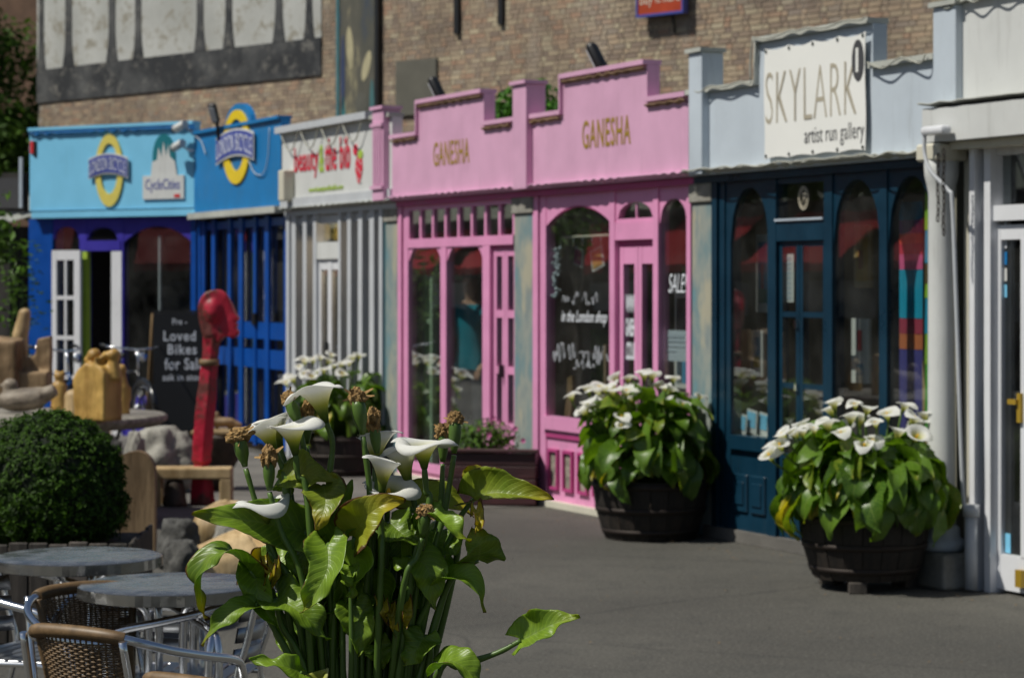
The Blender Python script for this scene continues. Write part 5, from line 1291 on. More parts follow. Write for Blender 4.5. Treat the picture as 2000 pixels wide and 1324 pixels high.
# display in the large arched pink window: hanging rail, garland and a low stand of olive and yellow packets
rl = thing('hanging_rail', 'pale rail with hooks across the large arched pink window', 'rail', ROW.world(P2.s0), ROW.rz)
n_ = -0.20; zr = P2.z(1140, 462, n_)
q = MB(); q.tube([(P2.x(1095, n_), -n_, zr), (P2.x(1192, n_), -n_, zr)], 0.010, 8); q.tube([(P2.x(1095, n_), -n_, zr), (P2.x(1095, n_), -n_, zr-0.16)], 0.010, 8); q.build('bar', M['cream'], rl)
for px in (1120, 1138, 1156, 1174):
    q = MB(); q.tube([(P2.x(px, n_), -n_, zr), (P2.x(px, n_), -n_, zr-0.07)], 0.005, 6); q.build('hook', M['chrome'], rl)
gl_ = thing('bead_garland', 'pale blue garland hanging at the left of the large arched pink window', 'garland', ROW.world(P2.s0), ROW.rz)
rg = random.Random(6); n_ = -0.14; bm = bmesh.new(); bmesh.ops.create_icosphere(bm, subdivisions=1, radius=0.016); qb = MB(); qb.bm(bm, True); bead = qb.mesh('bead'); bead.materials.append(M['paleblue'])
for i in range(46):
    t_ = i/45; link('bead', bead, None, gl_, Matrix.Translation((P2.x(1088, n_)+rg.uniform(-0.05, 0.05)-0.04*t_, -n_+rg.uniform(-.02, .02), P2.z(1088, 485+95*t_, n_))))
shelf('low stand of olive and yellow packets in the large arched pink window', P2, P2.x(1072, -0.5), P2.x(1072, -0.5)+0.95, 0.50, (0.62, 0.92, 1.18), 12, 'shelfwood')
for o_ in list(COL.objects):
    if o_.parent and o_.parent.get('label', '').startswith('low stand of olive') and o_.name.startswith('goods'):
        o_.data.materials[0] = OLV[hash(o_.name) % 3] if False else M['olive%d' % (len(o_.name+str(round(o_.data.vertices[0].co.x*50))) % 3)]
# ------------------------------------------------------------------ carved wood and stone things for sale
def blobmesh(shapes, voxel, rough=0.0, seed=0, smooth=6):
    """shapes: ('e', centre, radii) | ('c', p0, p1, r0, r1) | ('b', x0,x1,y0,y1,z0,z1); fused by a voxel remesh"""
    q = MB()
    for s in shapes:
        if s[0] == 'e':
            bm = bmesh.new(); bmesh.ops.create_icosphere(bm, subdivisions=3, radius=1)
            Mx = Matrix.Translation(s[1]) @ (s[3].to_matrix().to_4x4() if len(s) > 3 else Matrix()) @ Matrix.Diagonal((*s[2], 1)); q.bm(bm, True, Mx)
        elif s[0] == 'c': q.tube([Vector(s[1]).lerp(Vector(s[2]), i/4) for i in range(5)], [s[3]+(s[4]-s[3])*i/4 for i in range(5)], s[5] if len(s) > 5 else 12)
        elif s[0] == 'b': q.bbox(*s[1:7], 0.01, 1)
        elif s[0] == 'p': q.prism(s[1], s[2], s[3])
    me = q.mesh('carving')
    return me
def carve(name, mat, shapes, parent, voxel=0.014, disp=0.0, smooth=4, dscale=0.12):
    me = blobmesh(shapes, voxel)
    o = link(name, me, mat, parent)
    md = o.modifiers.new('fuse', 'REMESH'); md.mode = 'VOXEL'; md.voxel_size = voxel; md.use_smooth_shade = True
    if smooth: ms = o.modifiers.new('soft', 'SMOOTH'); ms.iterations = smooth; ms.factor = 0.5
    if disp:
        tx = bpy.data.textures.new('chips', 'CLOUDS'); tx.noise_scale = dscale; tx.noise_depth = 3
        dm = o.modifiers.new('chips', 'DISPLACE'); dm.texture = tx; dm.strength = disp; dm.mid_level = 0.5
    return o
M['redwood'] = None
def redmat():
    m, nt, ln, b = nodes('red_stained_wood')
    n1 = noise_tex(nt, ln, 2.6, 6, 0.65); n2 = noise_tex(nt, ln, 9, 5, 0.6, stretch=(1, 1, 0.2))
    c = mixc(nt, ln, ramp(nt, ln, n2, [(0.3, 0.0), (0.7, 1.0)]), (0.32, 0.005, 0.022), (0.52, 0.010, 0.045))
    c = mixc(nt, ln, ramp(nt, ln, n1, [(0.49, 0.0), (0.55, 0.9)]), c, (0.09, 0.03, 0.02))
    ln.new(c, b.inputs['Base Color']); b.inputs['Roughness'].default_value = 0.5
    bump(nt, ln, n2, b, 0.3, 0.01)
    return m
M['redwood'] = redmat()
def k(d): return d/F
# red head totem
d = 18.1; base = at(392, 556, d); base.z = 0
def T(x, y, dy=0.0): p = at(x, y, d); return Vector((p.x-base.x, dy, p.z))
t = thing('totem_sculpture', 'tall red carved wooden totem with a head in profile', 'sculpture', base)
u = k(d)
carve('figure', M['redwood'], [
    ('c', T(394, 985), T(394, 912), 0.106, 0.078, 5), ('c', T(393, 912), T(393, 900), 0.062, 0.062, 5), ('c', T(392, 902), T(400, 800), 0.082, 0.084, 5), ('c', T(400, 800), T(409, 704), 0.084, 0.070, 5), ('c', T(409, 706), T(414, 650), 0.064, 0.080, 5),
    ('c', T(414, 655), T(418, 625), 0.078, 0.075), ('e', T(418, 608), (0.10, 0.105, 0.13)),
    ('p', [(T(a_, b2).x, T(a_, b2).z) for a_, b2 in ((388, 600), (393, 584), (402, 572), (416, 566), (432, 566), (444, 575), (453, 594), (458, 608), (468, 624), (459, 629), (466, 635), (461, 640), (467, 647), (465, 656), (456, 661), (440, 656), (430, 668), (404, 668), (396, 648), (389, 622))][::-1], -0.065, 0.065)], t, 0.010, 0.016, 1, 0.12)
q = MB(); q.lathe([(0.079, 0), (0.079, 0.05)], (T(409, 708).x, 0, T(409, 714).z), 14); q.build('bare_ring', M['brownwood'], t)
# notice: a chalk board sign leaning on its frame
ab = gnd(352, 872); ab.z = 0; d = ab.y
bs = thing('chalkboard_sign', 'black A-board with chalk lettering about loved bikes for sale', 'sign', ab, R_(6))
u = k(d); w = 108*u; h = (872-612)*u
xl = (300-352)*u
q = MB(); q.box(xl, xl+w, -0.02, 0.0, 0.02, h); bo_ = q.build('board', plain('chalk_board', (0.006, 0.007, 0.010), 0.55, 0, 0.3, 3), bs)
q = MB(); q.add([(xl-0.115, 0.28, 0.0), (xl-0.02, 0.28, 0.0), (xl-0.001, 0.0, h), (xl-0.025, 0.02, h), (xl-0.115, 0.33, 0.0), (xl-0.02, 0.33, 0.0), (xl-0.001, 0.04, h), (xl-0.025, 0.06, h)], [(0, 1, 2, 3), (7, 6, 5, 4), (0, 3, 7, 4), (1, 5, 6, 2), (3, 2, 6, 7), (0, 4, 5, 1)]); q.build('side_leg', M['brownwood'], bs)
q = MB(); q.box(xl+0.0, xl+w, -0.018, 0.02, h+0.002, h+0.03); q.build('top_rail', M['black'], bs)
q = MB(); q.box(xl, xl+w, 0.30, 0.32, 0.02, h*0.9); q.build('back_board', M['black'], bs)
for key, px0, px1, py0, py1 in (('pre', 337, 365, 622, 634), ('loved', 320, 382, 646, 666), ('bikes', 328, 384, 672, 692), ('sale', 322, 398, 699, 722), ('ask', 318, 402, 730, 743)):
    letters(key, (px0-352)*u, (px1-352)*u, (872-py1)*u, (872-py0)*u, -0.021, M['white_letter'], bo_, 'chalk_lettering', 0.002)

# the big round display table
tz = 0.76; tc_ = Vector((-3.42, 16.95, 0))
t = thing('round_display_table', 'large round weathered slab table holding the wooden carvings', 'table', tc_)
bm = bmesh.new(); K = 48
q = MB(); prof = []
vs = []
for ring_ in ((0.0, tz-0.09), (0.88, tz-0.09), (0.93, tz-0.05), (0.93, tz-0.012), (0.90, tz)):
    pass
rows = []
for (r_, z_) in ((0.02, tz-0.09), (0.86, tz-0.085), (0.92, tz-0.05), (0.925, tz-0.015), (0.90, tz), (0.02, tz)):
    rows.append([(r_*(1+0.02*noise.noise(Vector((math.cos(a)*2, math.sin(a)*2, 0.3))))*math.cos(a), r_*(1+0.02*noise.noise(Vector((math.cos(a)*2, math.sin(a)*2, 0.3))))*math.sin(a), z_) for a in [2*math.pi*i/K for i in range(K)]])
q.grid(rows, True, True); q.build('slab', M['greywood'], t)
carve('stump', M['darkwood'], [('c', (0.2, -0.2, 0), (0.15, -0.15, tz-0.08), 0.32, 0.28), ('c', (-0.4, 0.2, 0), (-0.35, 0.2, tz-0.08), 0.2, 0.2)], t, 0.04, 0.05)
def on_table(px, py):
    d = (EYE-tz)*F/(py-HOR); p = at(px, py, d); return p, k(d)
# yellow carved couple
p, u = on_table(192, 821)
t = thing('wooden_figures', 'yellow carved wooden family group, largest carving on the round table', 'sculpture', p, R_(-28))
def X(px): return (px-192)*u
def Zy(py): return (821-py)*u
carve('group', M['yellowwood'], [('p', [(X(152), 0), (X(226), 0), (X(226), Zy(730)), (X(217), Zy(716)), (X(206), Zy(712)), (X(204), Zy(690)), (X(196), Zy(712)), (X(178), Zy(708)), (X(160), Zy(722)), (X(148), Zy(742))][::-1], -0.09, 0.12),
    ('e', (X(182), 0, Zy(694)), (0.050, 0.055, 0.050)), ('e', (X(168), 0, Zy(703)), (0.03, 0.04, 0.03)), ('c', (X(183), 0.02, Zy(700)), (X(190), 0.02, Zy(730)), 0.04, 0.05),
    ('e', (X(224), 0.03, Zy(694)), (0.045, 0.05, 0.048)), ('c', (X(222), 0.03, Zy(700)), (X(222), 0.03, Zy(740)), 0.04, 0.06), ('c', (X(207), 0, Zy(698)), (X(216), 0, Zy(690)), 0.02, 0.03), ('c', (X(208), 0, Zy(686)), (X(209), 0, Zy(698)), 0.012, 0.016)], t, 0.012, 0.012, 2, 0.09)
p, u = on_table(238, 808)
t = thing('wooden_figures', 'slim yellow carved figure at the right end of the round table', 'sculpture', p)
carve('figure', M['yellowwood'], [('c', (0, 0, 0), (0.0, 0, 0.20), 0.06, 0.052), ('c', (0.0, 0, 0.18), (0.0, 0, 0.28), 0.05, 0.03), ('e', (0.0, 0, 0.32), (0.036, 0.04, 0.042)), ('c', (-0.05, 0, 0.19), (-0.05, 0, 0.10), 0.02, 0.02), ('c', (0.05, 0, 0.19), (0.05, 0, 0.10), 0.02, 0.02)], t, 0.012, 0.01)
p, u = on_table(116, 800)
t = thing('wooden_figures', 'small yellow carved seated figure between bird and family group', 'sculpture', p)
carve('figure', M['yellowwood'], [('c', (0, 0, 0), (0, 0, 0.16), 0.07, 0.055), ('e', (0, 0, 0.17), (0.06, 0.05, 0.05)), ('e', (0.0, 0, 0.245), (0.04, 0.04, 0.04)), ('c', (-0.025, 0, 0.27), (-0.03, 0, 0.30), 0.014, 0.008), ('c', (0.03, 0, 0.27), (0.035, 0, 0.30), 0.014, 0.008)], t, 0.012, 0.01)
p, u = on_table(55, 806)
t = thing('wooden_bird', 'grey carved wooden bird lying on the round table', 'sculpture', p)
carve('body', M['birdwood'], [('c', (-0.12, 0, 0.09), (0.10, 0, 0.11), 0.085, 0.08), ('e', (-0.06, 0, 0.09), (0.17, 0.09, 0.085)), ('c', (0.08, 0, 0.11), (0.20, 0, 0.17), 0.07, 0.045), ('e', (-0.13, 0, 0.20), (0.058, 0.05, 0.052)), ('c', (-0.14, 0, 0.12), (-0.135, 0, 0.18), 0.06, 0.045), ('c', (-0.17, 0, 0.20), (-0.215, 0, 0.195), 0.022, 0.008)], t, 0.011, 0.008)
p, u = on_table(141, 814)
t = thing('cut_log', 'short pale log end standing before the yellow carvings', 'log', p)
carve('log', M['palewood'], [('c', (0, 0, 0), (0.005, 0.02, 0.13), 0.062, 0.064), ('e', (0.005, 0.02, 0.14), (0.065, 0.064, 0.055))], t, 0.012, 0.012)
p, u = on_table(48, 783)
t = thing('carved_throne', 'brown carved wooden seat with notched back on the round table', 'sculpture', p)
def X(px): return (px-48)*u
def Zy(py): return (783-py)*u
carve('seat_back', M['brownwood'], [('p', [(X(-14), 0), (X(99), 0), (X(99), Zy(656)), (X(72), Zy(662)), (X(67), Zy(694)), (X(52), Zy(700)), (X(44), Zy(660)), (X(-14), Zy(656))][::-1], 0.0, 0.10), ('b', X(-6), X(40), -0.14, 0.04, 0, Zy(665)), ('b', X(42), X(98), -0.10, 0.04, 0, Zy(725))], t, 0.013, 0.012)
p, u = on_table(28, 770)
t = thing('wooden_post', 'pale rounded wooden post behind the carved seat at left', 'sculpture', p+Vector((0, 0.25, 0)))
u = k(p.y+0.25)
carve('shaft', M['palewood'], [('c', (-0.02, 0, 0), (0.0, 0, 0.52), 0.075, 0.07), ('c', (0.0, 0, 0.5), (0.035, 0, 0.67), 0.07, 0.055), ('e', (0.035, 0, 0.68), (0.055, 0.055, 0.05))], t, 0.014, 0.008)

# boulders, bench, stump table, slabs, logs
def boulder(label, px0, px1, py0, d, mat, seed, depth=None, name='boulder', flat=1.0):
    u = k(d); c = at((px0+px1)/2, 556, d); w = (px1-px0)*u/2; h = EYE-(py0-HOR)*u
    t = thing(name, label, 'rock', (c.x, c.y, 0)); dp = depth or w*0.8
    bm = bmesh.new(); bmesh.ops.create_icosphere(bm, subdivisions=4, radius=1)
    for v in bm.verts:
        n = v.co.normalized(); off = 1+0.28*noise.noise(n*1.6+Vector((seed, 0, 0)))+0.20*noise.noise(n*3.6+Vector((0, seed, 0)))-0.10*abs(noise.noise(n*6+Vector((0, 0, seed))))+0.06*noise.noise(n*13)
        co = n*off; co = Vector((max(-0.95, min(0.95, co.x)), co.y, min(co.z, 0.9*flat)))
        v.co = Vector((co.x*w*1.03, co.y*dp, (co.z+0.9)/1.8*h))
        if v.co.z < 0: v.co.z = 0
    q = MB(); q.bm(bm, True); q.build('stone', mat, t); return t
boulder('large pale flat-topped boulder behind the wooden bench', 256, 384, 832, 19.2, M['stone'], 1.0)
boulder('small pale boulder left of the large flat-topped one', 243, 284, 842, 18.6, M['stone'], 4.0)
boulder('dark craggy rock beside the standing wooden slab', 306, 392, 1012, 13.6, M['rock'], 2.0)
boulder('low dark rock in front below the craggy rock', 318, 394, 1054, 12.7, M['rock'], 6.0)
boulder('grey rock between the two pale logs', 415, 470, 1022, 14.4, M['stone'], 8.0)
bn_ = gnd(376, 988); bn_.z = 0; d = bn_.y; u = k(d)
t = thing('low_bench', 'low pale wooden bench behind the red totem', 'bench', bn_, 0.05)
H = (988-912)*u
q = MB(); q.bbox((298-376)*u, (453-376)*u, -0.10, 0.16, H-0.085, H, 0.012, 2); q.build('seat', M['palewood'], t)
for a, b_ in ((300, 316), (430, 453)):
    for yy in (-0.10, 0.09): q = MB(); q.bbox((a-376)*u, (b_-376)*u, yy+0.001, yy+0.07, 0, H-0.083, 0.008); q.build('leg', M['palewood'], t)
t = thing('dark_stump', 'dark wooden stump under the low bench', 'stump', gnd(332, 995) + Vector((0, 0.25, 0))); t.location.z = 0
carve('trunk', M['darkwood'], [('c', (0, 0, 0), (0.0, 0, 0.20), 0.10, 0.07)], t, 0.02, 0.02)
st_ = at(440, 556, 19.4); st_.z = 0; u = k(19.4)
t = thing('pedestal_table', 'small wooden pedestal table with pale top right of the red totem', 'table', st_); H = EYE-(838-HOR)*u
carve('pedestal', M['darkwood'], [('c', (-0.12, 0, 0), (-0.08, 0, 0.16), 0.09, 0.12), ('c', (-0.08, 0, 0.14), (-0.02, 0, H-0.04), 0.12, 0.24)], t, 0.025, 0.03)
q = MB(); q.bbox(-0.26, 0.22, -0.2, 0.22, H-0.04, H, 0.012, 2); q.build('top', M['palewood'], t)
t = thing('wooden_toy', 'small brown carved animal on the pedestal table', 'sculpture', st_+Vector((-0.02, 0, H)))
carve('body', M['brownwood'], [('e', (0, 0, 0.06), (0.12, 0.05, 0.04)), ('c', (0.08, 0, 0.05), (0.16, 0, 0.03), 0.035, 0.02), ('c', (-0.08, 0, 0.06), (-0.16, 0, 0.09), 0.03, 0.02), ('e', (-0.05, 0, 0.11), (0.03, 0.03, 0.04)), ('c', (-0.05, 0, 0), (-0.05, 0, 0.05), 0.02, 0.02), ('c', (0.06, 0, 0), (0.06, 0, 0.05), 0.02, 0.02)], t, 0.012, 0.01)
sl_ = at(268, 556, 14.6); sl_.z = 0; u = k(14.6)
t = thing('standing_slab', 'upright brown wooden slab with rounded top beside the clipped bush', 'board', sl_); H = EYE-(880-HOR)*u
K = 10; w = 36*u
pts = [(-w, 0), (w, 0), (w, H*0.80)]+[(w*math.cos(a), H*0.80+H*0.20*math.sin(a)) for a in [math.pi/2*i/K for i in range(1, K)]]+[(0, H), (-w*0.5, H*0.985), (-w, H*0.95)]
q = MB(); q.prism(pts[::-1], -0.04, 0.05); q.build('slab', M['brownwood'], t)
def log(label, pa, pb, r0, r1, mat, d):
    a, b_ = at(*pa, d), at(*pb, d+0.25); t = thing('bent_log', label, 'log', (a.x, a.y, 0)); 
    m_ = (a+b_)/2 + Vector((0, 0, 0.05))
    carve('log', mat, [('c', a-Vector((a.x, a.y, 0)), m_-Vector((a.x, a.y, 0)), r0, (r0+r1)/2*1.1), ('c', m_-Vector((a.x, a.y, 0)), b_-Vector((a.x, a.y, 0)), (r0+r1)/2*1.1, r1), ('e', a-Vector((a.x, a.y, 0)), (r0, r0, r0)), ('e', b_-Vector((a.x, a.y, 0)), (r1, r1, r1))], t, 0.02, 0.02)
log('large pale smooth log curving up behind the cafe tables', (412, 1124), (560, 1108), 0.185, 0.20, M['palewood'], 12.9)
log('pale rounded log lying behind the larger log', (418, 1032), (480, 1030), 0.150, 0.13, M['palewood'], 15.2)
boulder('broad pale boulder low among the carvings at left', 120, 240, 835, 18.9, M['rock'], 11.0)

# ------------------------------------------------------------------ bicycles by the light blue shop
def bicycle(label, loc, rz, frame_mat):
    t = thing('bicycle', label, 'bicycle', loc, rz, 'bicycles parked by the light blue shop')
    r = 0.34
    for cx in (-0.52, 0.52):
        q = MB(); pts = [(cx+r*math.cos(2*math.pi*i/32), 0, r+r*math.sin(2*math.pi*i/32)) for i in range(33)]; q.tube(pts, 0.02, 8, False); wh = q.build('wheel', M['rubber'], t)
        q = MB(); pts = [(cx+(r-0.03)*math.cos(2*math.pi*i/32), 0, r+(r-0.03)*math.sin(2*math.pi*i/32)) for i in range(33)]; q.tube(pts, 0.010, 6, False); q.build('rim', M['chrome'], wh)
        q = MB()
        for i in range(16): q.tube([(cx, 0.02*(-1)**i, r), (cx+(r-0.03)*math.cos(math.pi*i/8), 0, r+(r-0.03)*math.sin(math.pi*i/8))], 0.0015, 3, False)
        q.build('spoke', M['chrome'], wh)
        q = MB(); pts = [(cx+(r+0.035)*math.cos(a), 0, r+(r+0.035)*math.sin(a)) for a in [math.pi*(0.1+0.75*i/14) for i in range(15)]]; q.tube(pts, 0.026, 6); q.build('mudguard', frame_mat, t)
    bbk = (-0.06, 0, 0.30); seat = (-0.20, 0, 0.78); head = (0.36, 0, 0.80); headb = (0.40, 0, 0.66)
    q = MB()
    for a, b_, rr_ in ((bbk, seat, 0.016), (seat, (0.35, 0, 0.79), 0.014), (bbk, headb, 0.018), (head, headb, 0.02), ((-0.52, 0.03, r), seat, 0.009), ((-0.52, 0.03, r), bbk, 0.010), ((-0.52, -0.03, r), bbk, 0.010), (headb, (0.52, 0.04, r), 0.013), (headb, (0.52, -0.04, r), 0.013), (seat, (-0.23, 0, 0.92), 0.013)): q.tube([a, b_], rr_, 8)
    q.build('frame', frame_mat, t)
    q = MB(); bm = bmesh.new(); bmesh.ops.create_icosphere(bm, subdivisions=2, radius=1)
    for v in bm.verts: v.co = Vector((v.co.x*0.14, v.co.y*(0.09 if v.co.x < 0 else 0.045), v.co.z*0.035)) + Vector((-0.23, 0, 0.95))
    q.bm(bm, True); q.build('saddle', M['black'], t)
    q = MB(); q.tube([(0.36, 0, 0.80), (0.33, 0, 1.02)], 0.013, 8); q.tube(cr([(0.14, -0.30, 1.06), (0.24, -0.26, 1.05), (0.36, -0.12, 1.03), (0.37, 0, 1.02), (0.36, 0.12, 1.03), (0.24, 0.26, 1.05), (0.14, 0.30, 1.06)], 4), 0.011, 8); q.build('handlebar', M['chrome'], t)
    for s_ in (-1, 1):
        q = MB(); q.tube([(0.18, s_*0.29, 1.06), (0.08, s_*0.31, 1.07)], 0.017, 8); q.build('grip', M['black'], t)
        q = MB(); q.tube([(-0.06+0.12*s_, s_*0.08, 0.30+0.12*s_), (-0.06+0.12*s_, s_*0.18, 0.30+0.12*s_)], 0.022, 6); q.tube([(-0.06, s_*0.05, 0.30), (-0.06+0.12*s_, s_*0.08, 0.30+0.12*s_)], 0.012, 6); q.build('crank', M['chrome'], t)
    q = MB(); q.lathe([(0.0, 0), (0.05, 0.0), (0.045, 0.03), (0.02, 0.07)], (0, 0, 0), 14)
    lp = q.build('headlamp', M['chrome'], t); lp.matrix_basis = Matrix.Translation((0.50, 0, 0.95)) @ Matrix.Rotation(R_(-90), 4, 'Y')
    return t
M['bikeblack'] = plain('black_enamel', (0.012, 0.013, 0.016), 0.2); M['bikeblue'] = plain('blue_enamel', (0.01, 0.05, 0.16), 0.25)
b1 = gnd(248, 872); bicycle('black bicycle with chrome handlebar parked beside the chalkboard sign', (b1.x, b1.y, 0), R_(-62), M['bikeblack'])
b2 = gnd(85, 880); bicycle('dark blue bicycle parked behind the carved wooden seat', (b2.x, b2.y, 0), R_(-35), M['bikeblue'])
# ------------------------------------------------------------------ barrels and their lilies
WP = [(0, 0.50), (0.06, 0.80), (0.16, 0.98), (0.28, 1.0), (0.45, 0.86), (0.62, 0.64), (0.78, 0.40), (0.90, 0.18), (0.97, 0.06), (1, 0.01)]
def leaf_mb(path, width, up, fold=0.25, wave=0.02, lobe=0.20, age=0.0, tipage=0.0, edge=0.0, seed=0, nu=16, nv=4, twist=0.0, th=0.0, curl=0.0):
    """arrow-shaped blade along a path; up: direction the upper face looks"""
    P = cr(path, 8) if len(path) > 2 else [Vector(path[0]).lerp(Vector(path[1]), i/8) for i in range(9)]
    ln_ = [0]
    for a, b_ in zip(P, P[1:]): ln_.append(ln_[-1]+(b_-a).length)
    Lt = ln_[-1]
    def pos(u):
        s = u*Lt
        for i in range(len(P)-1):
            if s <= ln_[i+1] or i == len(P)-2:
                return P[i].lerp(P[i+1], (s-ln_[i])/max(1e-9, ln_[i+1]-ln_[i]))
    rg = random.Random(seed); ph = rg.uniform(0, 6); ph2 = rg.uniform(0, 6)
    up = Vector(up).normalized(); rows = []; uv = []; ages = []; edges = []
    for i in range(nu+1):
        u = i/nu; c = pos(u); t = (pos(min(1, u+0.02))-pos(max(0, u-0.02))).normalized()
        side = t.cross(up); side = side.normalized() if side.length > 1e-4 else t.orthogonal().normalized()
        nrm = side.cross(t).normalized(); up = nrm.lerp(up, 0.35).normalized()
        if twist:
            qn = Quaternion(t, twist*u); side = qn @ side; nrm = qn @ nrm
        w = interp(WP, u)*width/2; row = []
        for j in range(-nv, nv+1):
            v = j/nv; av = abs(v)
            fo = fold*(1+curl*av)
            rag = 1+(0.10*noise.noise(Vector((u*7, (1 if v > 0 else -1)*3.3, seed*1.7)))+0.06*noise.noise(Vector((u*19, (1 if v > 0 else -1)*2.1, seed*2.3))))*av**3
            p = c + side*(math.copysign(1, v)*w*rag*av*math.cos(fo*av*0.5+fo*0.5)) + nrm*(w*av*math.sin(fo*av*0.5+fo*0.5))
            p = p + nrm*(wave*(av**2)*math.sin(u*11+ph+(2.2 if v > 0 else 0)) + wave*0.35*av*math.sin(u*23+ph2))
            p = p + nrm*(width*0.011*math.sin((u-0.28*av)*46)*min(1, av*3)*(1-av)*2)
            p = p - t*(lobe*Lt*(av**1.5)*(1-u)**2.2)
            row.append(p); uv.append((u, 0.5+v/2))
            ages.append(age+tipage*max(0, (u-0.55)/0.45)**1.5)
            ee = edge*max(av**5, max(0, (u-0.93)/0.07))*(0.6+0.8*max(0, noise.noise(Vector((u*4+seed, v*2, seed)))+0.3))
            edges.append(ee+0.2*max(0, (u-0.97)/0.03))
        rows.append(row)
    mb = MB(); mb.grid(rows); mb.uv = uv; mb.at = {'age': ages, 'edge': edges}
    return mb
def spathe_mb(h=0.1, R=0.05, tip=0.4, roll=0.35, slant=0.25, seed=0, nt_=15, nk=28, edge=0.0, flare=2.3, young=1.0):
    """calla bloom: funnel round +z, its pointed lip towards +x"""
    rows = []; al = []; ed = []; rg = random.Random(seed); p1 = rg.uniform(0, 6)
    for i in range(nt_+1):
        t = i/nt_; row = []
        for k_ in range(nk+1):
            th = -math.pi*1.06+2*math.pi*1.06*k_/nk
            c = math.cos(th); lip = math.exp(-(th/0.55)**2); spir = 1+0.10*(th/math.pi)*t
            r = 0.0065 + R*(0.22*t**0.8+0.78*t**flare)*spir
            r *= 1 + tip*lip*t**4 + 0.06*math.sin(3*th+p1)*t**5
            z = h*(t - slant*(1-c)/2*t**2)
            q = max(0, (t-0.72)/0.28)
            z -= roll*R*q**2*(0.6+0.4*math.cos(2*th+p1)) 
            z += R*0.30*lip*t**5 - R*0.55*lip*q**3
            row.append((r*math.cos(th), r*math.sin(th), z)); al.append(t*young); ed.append(edge*lip*q)
        rows.append(row)
    mb = MB(); mb.grid(rows); mb.at = {'along': al, 'edge': ed}
    return mb
def axis_matrix(base, axis, lip):
    z = Vector(axis).normalized(); x = Vector(lip); x = (x-z*x.dot(z)); x = x.normalized() if x.length > 1e-5 else z.orthogonal().normalized(); y = z.cross(x)
    return Matrix.Translation(base) @ Matrix((x, y, z)).transposed().to_4x4()
def solid(o, th):
    m = o.modifiers.new('thick', 'SOLIDIFY'); m.thickness = th; m.offset = 0; return o

LEAFV = []
for i in range(12):
    rg = random.Random(100+i); L = 1.0
    old = i >= 10
    path = [(0, 0, 0), (0.38, 0, 0.14), (0.75, 0, 0.02), (1.0, 0, -0.24 if not old else -0.5)]
    mb = leaf_mb(path, rg.uniform(0.80, 0.98) if not old else 0.55, (0, 0, 1), rg.uniform(0.12, 0.4), 0.045 if not old else 0.09, 0.22, 0.75 if old else (0.22 if i == 4 else 0.0), 0.35 if i % 5 == 0 else 0.05, 0.4 if old else 0.15, i, 10, 3)
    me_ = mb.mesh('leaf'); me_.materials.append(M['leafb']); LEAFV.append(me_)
SPV = []
for i in range(5):
    me_ = spathe_mb(0.125, 0.064, 0.35+0.1*i, 0.3+0.15*(i % 3), 0.3, i, 9, 16).mesh('bloom'); me_.materials.append(M['spathe']); SPV.append(me_)
q = MB(); q.tube([(0, 0, 0.03), (0, 0, 0.085)], 0.006, 6); SPX = q.mesh('spadix'); SPX.materials.append(M['spadix'])
q = MB(); q.tube([(0, 0, 0), (0.02, 0, 0.5), (0, 0, 1)], [0.008, 0.007, 0.006], 5, False); STK = q.mesh('stalk'); STK.materials.append(M['stalk'])
def stick(name, a, b_, parent, me=None):
    a, b_ = Vector(a), Vector(b_); z = b_-a; L = z.length
    Mx = axis_matrix(a, z, (1, 0.3, 0)) @ Matrix.Diagonal((1, 1, L, 1))
    return link(name, me or STK, None, parent, Mx)
def barrel(label, loc, r1, r0, h, rz=0.0, feet=False):
    t = thing('barrel_planter', label, 'planter', loc, rz, 'half barrel planters along the shops')
    z0 = 0.065 if feet else 0.0; Nn = 20
    st = MB(); a = 2*math.pi/Nn*0.482; K = 5
    rows_o = []
    vs = []; 
    def rad(t_): return r0+(r1-r0)*t_+0.018*math.sin(math.pi*t_)
    for j in range(K+1):
        tt = j/K; rr_ = rad(tt)
        for (ang, dr) in ((-a, 0), (a, 0), (a, -0.03), (-a, -0.03)):
            vs.append(((rr_+dr)*math.cos(ang), (rr_+dr)*math.sin(ang), z0+h*tt))
    fs = [(j*4+i, j*4+(i+1) % 4, (j+1)*4+(i+1) % 4, (j+1)*4+i) for j in range(K) for i in range(4)]+[(3, 2, 1, 0), (K*4, K*4+1, K*4+2, K*4+3)]
    st.add(vs, fs); sm = st.mesh('stave'); sm.materials.append(M['barrel']); rg = random.Random(int(loc[0]*100))
    for i in range(Nn): link('stave', sm, None, t, Matrix.Rotation(2*math.pi*i/Nn, 4, 'Z') @ Matrix.Translation((rg.uniform(-0.003, 0.003), 0, rg.uniform(-0.006, 0.004))))
    for tt in (0.10, 0.46, 0.86):
        q = MB(); rr_ = rad(tt)+0.003; dr = (rad(tt+0.08)-rad(tt))
        pr = [(rr_, z0+h*tt), (rr_+0.004, z0+h*tt), (rr_+0.004+dr, z0+h*(tt+0.085)), (rr_+dr, z0+h*(tt+0.085))]
        q.grid([[(r_*math.cos(2*math.pi*i/40), r_*math.sin(2*math.pi*i/40), z_) for i in range(40)] for r_, z_ in pr+[pr[0]]], True, True); q.build('hoop', M['hoop'], t)
    q = MB(); q.lathe([(0.01, z0+0.02), (rad(0.0)-0.02, z0+0.02), (rad(0.85)-0.02, z0+h*0.86), (0.01, z0+h*0.9)], sides=24); q.build('soil', M['soil'], t)
    if feet:
        for i in range(3):
            a_ = 2.0+i*2.1; q = MB(); q.bbox(-0.06, 0.06, -0.05, 0.05, 0, 0.064, 0.006); o = q.build('foot_block', M['plank'], t); o.matrix_basis = Matrix.Translation((0.24*math.cos(a_), 0.24*math.sin(a_), 0)) @ Matrix.Rotation(a_*0.3, 4, 'Z')
    return t, z0+h
